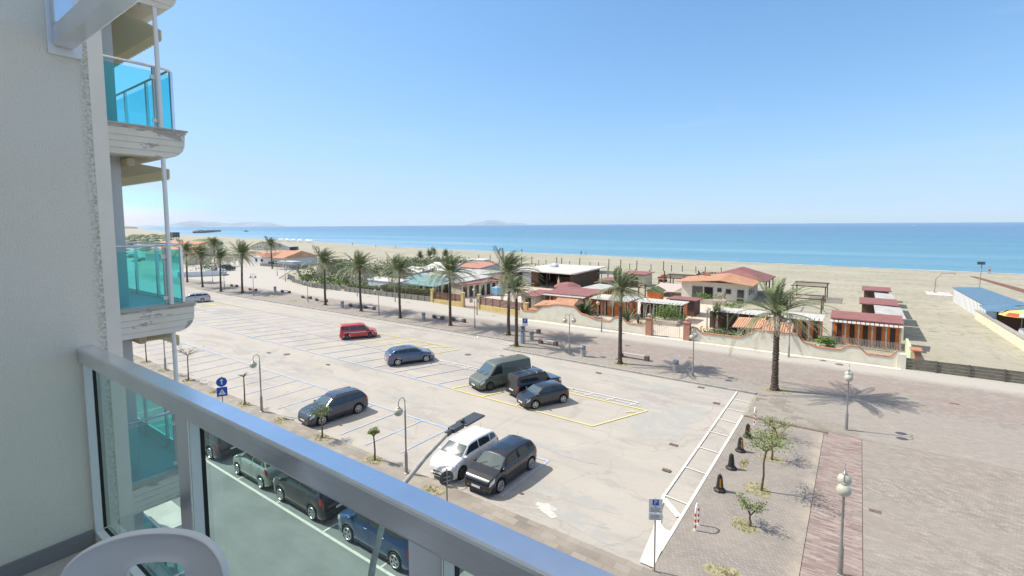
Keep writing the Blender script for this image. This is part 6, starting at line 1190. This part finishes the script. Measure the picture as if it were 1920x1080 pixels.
def person(lb, x, y, k, rz=0):
    o = bpy.data.objects.new('person', pmesh[k]); col.objects.link(o); o.location = (x, y, 0.0); o.rotation_euler = (0, 0, rz); tag(o, lb, 'person', 'people walking on the beach'); h_ = bpy.data.objects.new('hair', hair); col.objects.link(h_); h_.parent = o; s_ = bpy.data.objects.new('shorts', shorts); col.objects.link(s_); s_.parent = o
for lb, x, y, k in [('person in dark clothes at the waterline above the brown hall, leftmost of a pair', -91.5, 176.0, 'n'), ('bare skinned person at the waterline above the brown hall, beside the dark one', -89.6, 176.4, 's'), ('person standing alone at the waterline above the crossing palms', -122.0, 178.0, 'n'), ('person in pale clothes beside a white parasol at the waterline', -137.5, 177, 'l'),
        ('dark figure walking on the far wet sand above the shrubs', -262, 192, 'n'), ('dark figure left of the white umbrellas', -432, 236, 'n'), ('person in the shallow water at the right edge', 25.6, 160.6, 's'), ('figure sitting far off above the low palms', -203, 176, 's'), ('figure on the sand above the white huts', -172, 172, 'n'), ('pale figure on the wide sand above the terracotta roof', -222, 178, 'l')]: person(lb, x, y, k, rr_.uniform(0, 6))
# right edge: painted parasol, white chairs
pr = umb('big red, white and yellow patterned parasol at the right edge', 14.9, 75.6, 1.9, 2.7, mat('patterned_parasol_cloth', (.75, .55, .15), .8), None); 
rb2 = MB(); n_ = 10
for k in range(0, 10, 3):
    for d_ in (0,): a0, a1 = 2*pi*k/n_, 2*pi*(k+1)/n_; r_ = 1.91; rb2.quad((r_*cos(a0), r_*sin(a0), 2.10), (r_*cos(a1), r_*sin(a1), 2.10), (r_*.75*cos(a1), r_*.75*sin(a1), 2.40), (r_*.75*cos(a0), r_*.75*sin(a0), 2.40))
obj('red_panels', rb2.shift((0, 0, .12)), M_REDP, pr, fix=False); rb3 = MB()
for k in range(1, 10, 3): a0, a1 = 2*pi*k/n_, 2*pi*(k+1)/n_; r_ = 1.91; rb3.quad((r_*cos(a0), r_*sin(a0), 2.10), (r_*cos(a1), r_*sin(a1), 2.10), (r_*.75*cos(a1), r_*.75*sin(a1), 2.40), (r_*.75*cos(a0), r_*.75*sin(a0), 2.40))
obj('white_panels', rb3.shift((0, 0, .12)), M_WHTP, pr, fix=False)
pr2 = umb('second parasol with a blue panel half cut by the right edge', 16.6, 78.5, 1.6, 2.7, mat('blue_parasol', (.12, .28, .55), .8), None)
def wchair(lb, x, y, rz):
    root = thing('plastic_chair', lb, 'chair', (x, y, 0), rz, 'white plastic chairs at the bar'); obj('seat', MB().box(-.22, .22, -.22, .22, .40, .44), M_WHTP, root); obj('backrest', MB().obox((0, .24, .68), .44, .04, .42, 0, T(-12)), M_WHTP, root)
    for a in (-1, 1):
        for b in (-1, 1): obj('leg', MB().cyl((a*.19, b*.19, .42), (a*.24, b*.25, 0), .022, n=6), M_WHTP, root)
    obj('armrest', MB().tube([(-.24, -.2, .42), (-.26, -.2, .62), (-.25, .22, .64)], .022, 5).tube([(.24, -.2, .42), (.26, -.2, .62), (.25, .22, .64)], .022, 5), M_WHTP, root); return root
c0 = wchair('white plastic chair crowded at the bar by the right edge', 14.9, 74.6, .4)
for k in range(9): q = copy_tree(c0); q.location = (14.7+.75*(k % 3)+rr_.uniform(-.15, .15), 73.6-1.0*(k//3)+rr_.uniform(-.2, .2), 0); q.rotation_euler = (0, 0, rr_.uniform(0, 6))
# ============================================================ OUR BALCONY AND NEIGHBOUR
def wallmat():
    p = Nodes('rough_grey_plaster', .95); p.base((0.85, 0.79, 0.66)); p.mix((0.81, 0.75, 0.62), p.noise(1.5, .4, .65)); p.mix((.86, .81, .69), p.noise(.7, .5, .7, loc=(3, 1, 1)), k=.5)
    p.mix((.60, .565, .49), p.noise(2.2, .52, .70, (1, 1, .16), 7, .6, .3, (6, 2, 0)), k=.35)
    o = p.sep(); m1 = p.n.new('ShaderNodeMapRange'); m1.inputs[1].default_value = 2.685; m1.inputs[2].default_value = 2.73; p.l.new(o[1], m1.inputs[0])
    p.mix((0.36, 0.30, 0.21), p.math('MULTIPLY', m1.outputs[0], p.noise(70, .42, .58, detail=6)), k=.75)
    p.mix((0.50, 0.47, 0.42), p.noise(140, .60, .74, detail=3), k=.35)
    vo = p.noise(130, 0.2, .9, detail=4); p.bump(vo, .7, .004); return p.done()
M_WALL = wallmat()
def peelmat():
    p = Nodes('peeling_white_paint', .9); p.base((0.80, 0.76, 0.67)); p.mix((.72, .67, .57), p.noise(1.5, .45, .7)); p.mix((.28, .27, .26), p.noise(1.7, .575, .590, (1, .9, 1.7), 10, .66, .1), k=.7); p.mix((.45, .38, .28), p.noise(6, .66, .75), k=.4); return p.done()
M_PEEL = peelmat(); M_WHITEB = mat('white_building_paint', (0.80, 0.77, 0.69), .9, var=.05, scale=1)
M_ALU = mat('satin_aluminium', (0.76, 0.77, 0.80), 0.20, .85, var=.05, scale=6); M_ALUW = mat('pale_aluminium_strip', (0.80, 0.81, 0.80), .4, .15); M_GASK = mat('black_gasket', (.012, .012, .012), .6); M_GLO = glass_mat('pale_green_glass', (.80, .92, .90)); M_GLT = glass_mat('turquoise_glass', (.60, .94, .95)); M_FLT = mat('grey_floor_tiles', (.48, .46, .43), .7, var=.1, scale=3); M_AWN = mat('cream_awning_fabric', (.88, .85, .74), .9, c2=(.80, .76, .64), scale=9, stretch=(9, .3, .3)); M_SKT = mat('grey_skirting_tile', (.26, .25, .245), .7, var=.1, scale=4)
WX = -2.9; FZ = 11.0
bd = thing('apartment_building', 'rough grey plastered wall and room facade of the building the photo is taken from', 'building', (0, -2, 0))
wpart(bd, 'dividing_wall', MB().box(WX-.22, WX, -1.3, .73, 0, 22), M_WALL)
wpart(bd, 'facade', MB().box(WX, 6, -1.6, -1.3, 0, 13.8), M_WHITEB)
for z in (4.8, 7.9, 11.0): wpart(bd, 'floor_slab', MB().box(WX+.002, 3.198, -1.298, .71, z-.25, z), M_FLT if z == 11.0 else M_WHITEB)
wpart(bd, 'roof_block', MB().box(-3.1, 6, -12, -1.61, 0, 13.7), M_WHITEB)
wpart(bd, 'skirting', MB().box(WX+.001, WX+.014, -1.29, .625, FZ+.001, FZ+.075), M_SKT)
# balcony door behind the camera
wpart(bd, 'balcony_door', MB().box(-1.2, 1.2, -1.298, -1.27, FZ+.02, FZ+2.3), M_WIN)
# railing
rl = thing('balcony_railing', 'broad aluminium handrail with clear greenish glass panels across the foreground', 'railing', (0, .6, FZ))
def hb(y0, y1, z0, z1_, x0=WX+.002, x1=3.198, r=.009):
    c = [(y0+r, z0), (y1-r, z0), (y1, z0+r), (y1, z1_-r), (y1-r*.3, z1_-r*.3), (y1-r, z1_), (y0+r*1.6, z1_), (y0+r*.5, z1_-r*.5), (y0, z1_-r*1.6), (y0, z0+r)]; n_ = len(c); return MB().add([(x0, y, z) for y, z in c]+[(x1, y, z) for y, z in c], [tuple(range(n_)), tuple(range(n_, 2*n_))]+[(i, (i+1) % n_, n_+(i+1) % n_, n_+i) for i in range(n_)])
def railprof(x0, x1):
    c = [(.618, 11.884), (.684, 11.884), (.686, 11.888), (.686, 11.943), (.680, 11.950), (.6235, 11.950), (.6185, 11.947), (.616, 11.942), (.616, 11.921), (.6185, 11.918), (.6185, 11.8875)]; n_ = len(c)
    return MB().add([(x0, y, z) for y, z in c]+[(x1, y, z) for y, z in c], [tuple(range(n_)), tuple(range(n_, 2*n_))]+[(i, (i+1) % n_, n_+(i+1) % n_, n_+i) for i in range(n_)])
wpart(rl, 'handrail', railprof(WX+.002, 3.198), M_ALU)
edges = [(-1.832, -1.742), (-.705, -.615), (.422, .512), (1.549, 1.639), (2.676, 2.766)]
for a, b in edges:
    pt_ = wpart(rl, 'post', MB().box(a, b, .624, .631, FZ+.001, 11.883), M_ALU, bevel=.002)
    obj('post_body', MB().box(a+.001, b, .6315, .661, FZ+.002, 11.8835).shift((0, -.6, -FZ)), M_ALUW, pt_); obj('gasket', MB().box(a-.001, b+.001, .6615, .674, FZ+.07, 11.8825).shift((0, -.6, -FZ)), M_GASK, pt_)
wpart(rl, 'wall_post', MB().box(WX+.001, WX+.022, .631, .661, FZ+.002, 11.8835), M_ALUW); wpart(rl, 'gasket', MB().box(WX+.001, WX+.023, .6615, .674, FZ+.07, 11.8825), M_GASK)
for a, b in zip([WX+.024]+[e[1]+.002 for e in edges], [e[0]-.002 for e in edges]+[3.19]):
    wpart(rl, 'bottom_rail', MB().box(a, b, .631, .661, FZ+.002, FZ+.066), M_ALUW, bevel=.002); wpart(rl, 'gasket', MB().box(a, b, .6615, .674, FZ+.05, FZ+.066), M_GASK)
    wpart(rl, 'glass_panel', MB().box(a-.01, b+.01, .6745, .6825, FZ+.055, 11.8825), M_GLO)
# awning arm
aw = thing('awning_rail', 'square metal awning bar with its wall plate at the top left', 'awning', (WX, .65, 13.35)); wpart(aw, 'bar', MB().box(WX+.012, 3.18, .612, .682, 13.29, 13.375), M_ALU, bevel=.006); wpart(aw, 'wall_plate', MB().box(WX+.001, WX+.011, .595, .709, 13.255, 13.75), M_ALUW, bevel=.002)
wpart(aw, 'bracket', MB().box(WX+.012, WX+.06, .612, .682, 13.376, 13.60), M_ALU, bevel=.006)
# foreground chair: moulded backrest with a handle hole, seat, legs
chh = thing('plastic_chair', 'white moulded plastic chair back with an oval handle hole in the bottom left corner', 'chair', (-1.12, .17, FZ), T(0))
def chair_back():
    """grid on rounded-rect outline with an oval hole, solidified; local u across, w up"""
    n_ = 64; hole = []; out = []; mid = []; mid2 = []
    for k in range(n_):
        a = 2*pi*k/n_; c, s = cos(a), sin(a)
        hx, hz_ = .085*(abs(c)**.6)*(1 if c > 0 else -1), .030*(abs(s)**.6)*(1 if s > 0 else -1)
        ox, oz = .245*(abs(c)**.72)*(1 if c > 0 else -1), (.40 if s < 0 else .115)*(abs(s)**.80)*(1 if s > 0 else -1)
        hole.append((hx, hz_)); out.append((ox, oz)); mid.append((hx*1.16, hz_*1.3)); mid2.append((ox*.90+hx*.05, oz*.86+hz_*.05))
    rings = [hole, mid, [((a[0]+b[0])/2, (a[1]+b[1])/2) for a, b in zip(mid, mid2)], mid2, [(x*.965, z*.965) for x, z in out], out]; dep = [-.012, .0, .003, .004, -.010, .012]
    vs = []
    for r_, d_ in zip(rings, dep):
        for x, z in r_: vs.append((x, d_-.10*(x/.245)**2*.8, z))
    m = len(rings); fs = [(j*n_+i, j*n_+(i+1) % n_, (j+1)*n_+(i+1) % n_, (j+1)*n_+i) for j in range(m-1) for i in range(n_)]
    vb = [(x, y+.014, z) for x, y, z in vs]; fb = [tuple(reversed([v+len(vs) for v in f])) for f in fs]; N_ = len(vs)
    side = [(i, (i+1) % n_, N_+(i+1) % n_, N_+i) for i in range(n_)]+[((m-1)*n_+i, (m-1)*n_+(i+1) % n_, N_+(m-1)*n_+(i+1) % n_, N_+(m-1)*n_+i) for i in range(n_)]
    return MB().add(vs+vb, fs+fb+side)
M_PLAS = mat('white_moulded_plastic', (.72, .72, .73), .32, coat=.15)
cb = chair_back(); tilt = Matrix.Translation((0, 0, .762)) @ Matrix.Rotation(T(-6), 4, 'X'); cb.xf(tilt)
bo = obj('backrest', cb, M_PLAS, chh, 60); sm_ = bo.modifiers.new('sub', 'SUBSURF'); sm_.levels = 1; sm_.render_levels = 2
obj('seat', MB().box(-.22, .22, -.46, -.02, .42, .445), M_PLAS, chh, bevel=.02)
for a in (-1, 1):
    for b in (-.42, -.04): obj('leg', MB().cyl((a*.19, b, .43), (a*.23, b+(.05 if b > -.2 else -.04), 0), .024, .018, n=10), M_PLAS, chh, True)
    obj('back_upright', MB().tube([(a*.19, -.06, .43), (a*.20, -.0, .58)], .02, 8), M_PLAS, chh, True)
chh.location = (-1.365, .415, FZ); chh.rotation_euler = (0, 0, T(36)); chh.scale = (.81, .81, .86)

# neighbour block
M_LINE = mat('ochre_moulding_line', (.62, .56, .42), .9, var=.2, scale=4); M_STAIN = mat('brown_stained_edge', (.38, .34, .27), .9, c2=(.62, .58, .50), scale=6)
nb = thing('neighbour_building', 'white neighbouring apartment block with stacked curved balconies of peeling paint', 'building', (-12, 1, 0))
wpart(nb, 'pilaster', MB().box(-10.35, -9.95, -1.3, 2.70, 0, 21), M_WHITEB); wpart(nb, 'column', MB().box(-11.0, -10.6, 2.3, 3.02, 0, 21), mat('light_grey_column', (.62, .62, .61), .9, var=.04, scale=1)); wpart(nb, 'facade', MB().box(-24, -11.001, -1.3, .9, 0, 21), M_WHITEB)
wpart(nb, 'end_wall', MB().box(-9.949, -3.13, -1.9, -1.31, 0, 21), M_WHITEB); wpart(nb, 'rear_block', MB().box(-24, -3.13, -12, -1.91, 0, 22), M_WHITEB)
def slabprof(z, X0, X1, Y0, Y1, th=.48):
    y1 = Y1; prof = [(Y0, z), (y1, z), (y1, z-.045), (y1-.03, z-.05), (y1-.03, z-.16), (y1-.045, z-.17), (y1-.035, z-.18), (y1-.04, z-.27), (y1-.055, z-.28), (y1-.05, z-.29), (y1-.075, z-.35), (y1-.12, z-.40), (y1-.13, z-.41), (y1-.20, z-.455), (y1-.30, z-th), (Y0, z-th)]; n_ = len(prof)
    return MB().add([(X0, y, zz) for y, zz in prof]+[(X1, y, zz) for y, zz in prof], [tuple(range(n_)), tuple(range(n_, 2*n_))]+[(i, (i+1) % n_, n_+(i+1) % n_, n_+i) for i in range(n_)])
for z in (4.9, 8.02, 11.08, 14.2, 16.75):
    wpart(nb, 'balcony_slab', slabprof(z, -19.5, -10.0, .901, 3.85), M_PEEL)
    wpart(nb, 'slab_edging', MB().box(-19.5, -9.97, .902, 3.87, z+.001, z+.025), mat('edge_stone', (.50, .47, .43), .8) if z == 4.9 else bpy.data.materials['edge_stone'])
    gl_ = MB()
    for dz, yy in ((.168, 3.80), (.272, 3.78), (.385, 3.73)): gl_.box(-10.0015, -9.992, 2.71, yy, z-dz-.004, z-dz+.004)
    wpart(nb, 'moulding_lines', gl_, M_LINE)
    wpart(nb, 'drip_stain', MB().box(-10.0015, -9.994, 2.71, 3.82, z-.050, z-.012), M_STAIN)
    if z > 16: continue
    gr_ = MB().box(-9.965, -9.94, 2.0, 2.3, z-.3, z-.29)
    # glass balustrade
    for (a0, a1) in ((2.72, 3.40), (3.46, 3.72)): wpart(nb, 'side_glass', MB().box(-10.12, -10.108, a0, a1, z+.05, z+1.0), M_GLT)
    for k in range(8): x1 = -10.16-k*1.15; wpart(nb, 'front_glass', MB().box(x1-1.10, x1, 3.715, 3.727, z+.05, z+1.0), M_GLT)
    for x, y in [(-10.115, 3.43)]+[(-10.14-k*1.15, 3.70) for k in range(9)]: wpart(nb, 'balustrade_post', MB().box(x-.035, x+.035, y-.02, y+.02, z+.026, z+1.06), M_ALU)
    for zz in (z+.12, z+.86): wpart(nb, 'glass_clamp', MB().box(-10.10, -10.06, 3.37, 3.49, zz, zz+.06), M_ALUW)
    hr = MB().tube([(-10.14, 2.60, z+1.09), (-10.14, 3.62, z+1.09), (-10.2, 3.70, z+1.09), (-10.4, 3.70, z+1.09), (-19.3, 3.70, z+1.09)], .024, 8); wpart(nb, 'handrail', hr, M_ALU, True)
    wpart(nb, 'floor_tiles', MB().box(-19.4, -10.05, .95, 3.60, z+.026, z+.031), mat('pale_blue_floor_tiles', (.50, .52, .52), .5) if z == 4.9 else bpy.data.materials['pale_blue_floor_tiles'])
# awning posts (vertical tubes carrying the awnings), one per floor
for z0, z1_ in ((8.05, 10.59), (11.11, 13.71), (14.23, 16.26), (4.95, 7.5)): wpart(nb, 'awning_post', MB().cyl((-10.02, 3.47, z0), (-10.02, 3.47, z1_), .035, n=10), M_ALUW, True)
for z, dd in ((16.26, .72), (13.71, .38), (10.59, .2)):
    # folded awning: cassette, arms and scalloped valance along the balcony front
    a_ = wpart(nb, 'awning', MB().box(-19.2, -10.25, 3.02, 3.14, z-.16, z-.02), M_AWN, bevel=.03)
    f_ = MB().add([(-19.2, 3.05, z-.10), (-10.25, 3.05, z-.10), (-10.25, 3.62, z-.05-dd*.30), (-19.2, 3.62, z-.05-dd*.30)], [(0, 1, 2, 3)]).add([(-19.2, 3.05, z-.12), (-10.25, 3.05, z-.12), (-10.25, 3.62, z-.07-dd*.30), (-19.2, 3.62, z-.07-dd*.30)], [(3, 2, 1, 0)]); obj('awning_cloth', f_.shift(tuple(-v for v in nb.location)), M_AWN, a_)
    v_ = MB(); n_ = 60
    for k in range(n_): x0 = -19.2+8.95*k/n_; x1 = x0+8.95/n_; zt_ = z-.05-dd*.30; zb_ = zt_-.20; v_.add([(x0, 3.625, zt_), (x1, 3.625, zt_), (x1, 3.625, zb_+.03), ((x0+x1)/2, 3.625, zb_), (x0, 3.625, zb_+.03), (x0, 3.64, zt_), (x1, 3.64, zt_), (x1, 3.64, zb_+.03), ((x0+x1)/2, 3.64, zb_), (x0, 3.64, zb_+.03)], [(0, 1, 2, 3, 4), (9, 8, 7, 6, 5)])
    obj('valance', v_.shift(tuple(-v for v in nb.location)), M_AWN, a_)
# ground floor annex seen through the glass
ax_ = thing('shop_annex', 'flat pale roofed shop canopy with dark glass front seen through the railing', 'building', (-17, 4.6, 0)); wpart(ax_, 'dark_glass_wall', MB().box(-23, -15.6, 3.9, 4.9, 0, 3.85), mat('dark_shop_glass', (.03, .045, .05), .1, spec=.8)); wpart(ax_, 'roof', MB().box(-23.3, -15.2, 3.87, 5.5, 3.86, 4.15), mat('pale_canopy_roof', (.60, .58, .55), .9, var=.1, scale=2)); wpart(ax_, 'edge_trim', MB().box(-15.19, -15.15, 3.86, 5.52, 3.84, 4.18), M_ALUW)
# air: pale haze round the whole scene
HAZE = True
if HAZE:
    hm = bpy.data.materials.new('thin_sea_haze'); hm.use_nodes = True; n = hm.node_tree.nodes; n.remove(n['Principled BSDF']); pv = n.new('ShaderNodeVolumePrincipled'); pv.inputs['Color'].default_value = (.90, .96, 1, 1); pv.inputs['Density'].default_value = 4e-5; pv.inputs['Anisotropy'].default_value = 0.0
    hm.node_tree.links.new(pv.outputs[0], n['Material Output'].inputs['Volume'])
    tag(obj('haze', MB().box(-19000, 17000, -9000, 17500, -3, 300), hm), kind='stuff'); 
    tag(bpy.data.objects['haze'], 'thin pale sea haze over the bay', 'haze')
# light passes through the thin awning cloth
_n = M_AWN.node_tree.nodes; _l = M_AWN.node_tree.links; _t = _n.new('ShaderNodeBsdfTranslucent'); _t.inputs[0].default_value = (.8, .72, .52, 1); _m = _n.new('ShaderNodeMixShader'); _m.inputs[0].default_value = .62
_l.new(_n['Principled BSDF'].outputs[0], _m.inputs[1]); _l.new(_t.outputs[0], _m.inputs[2]); _l.new(_m.outputs[0], _n['Material Output'].inputs[0])
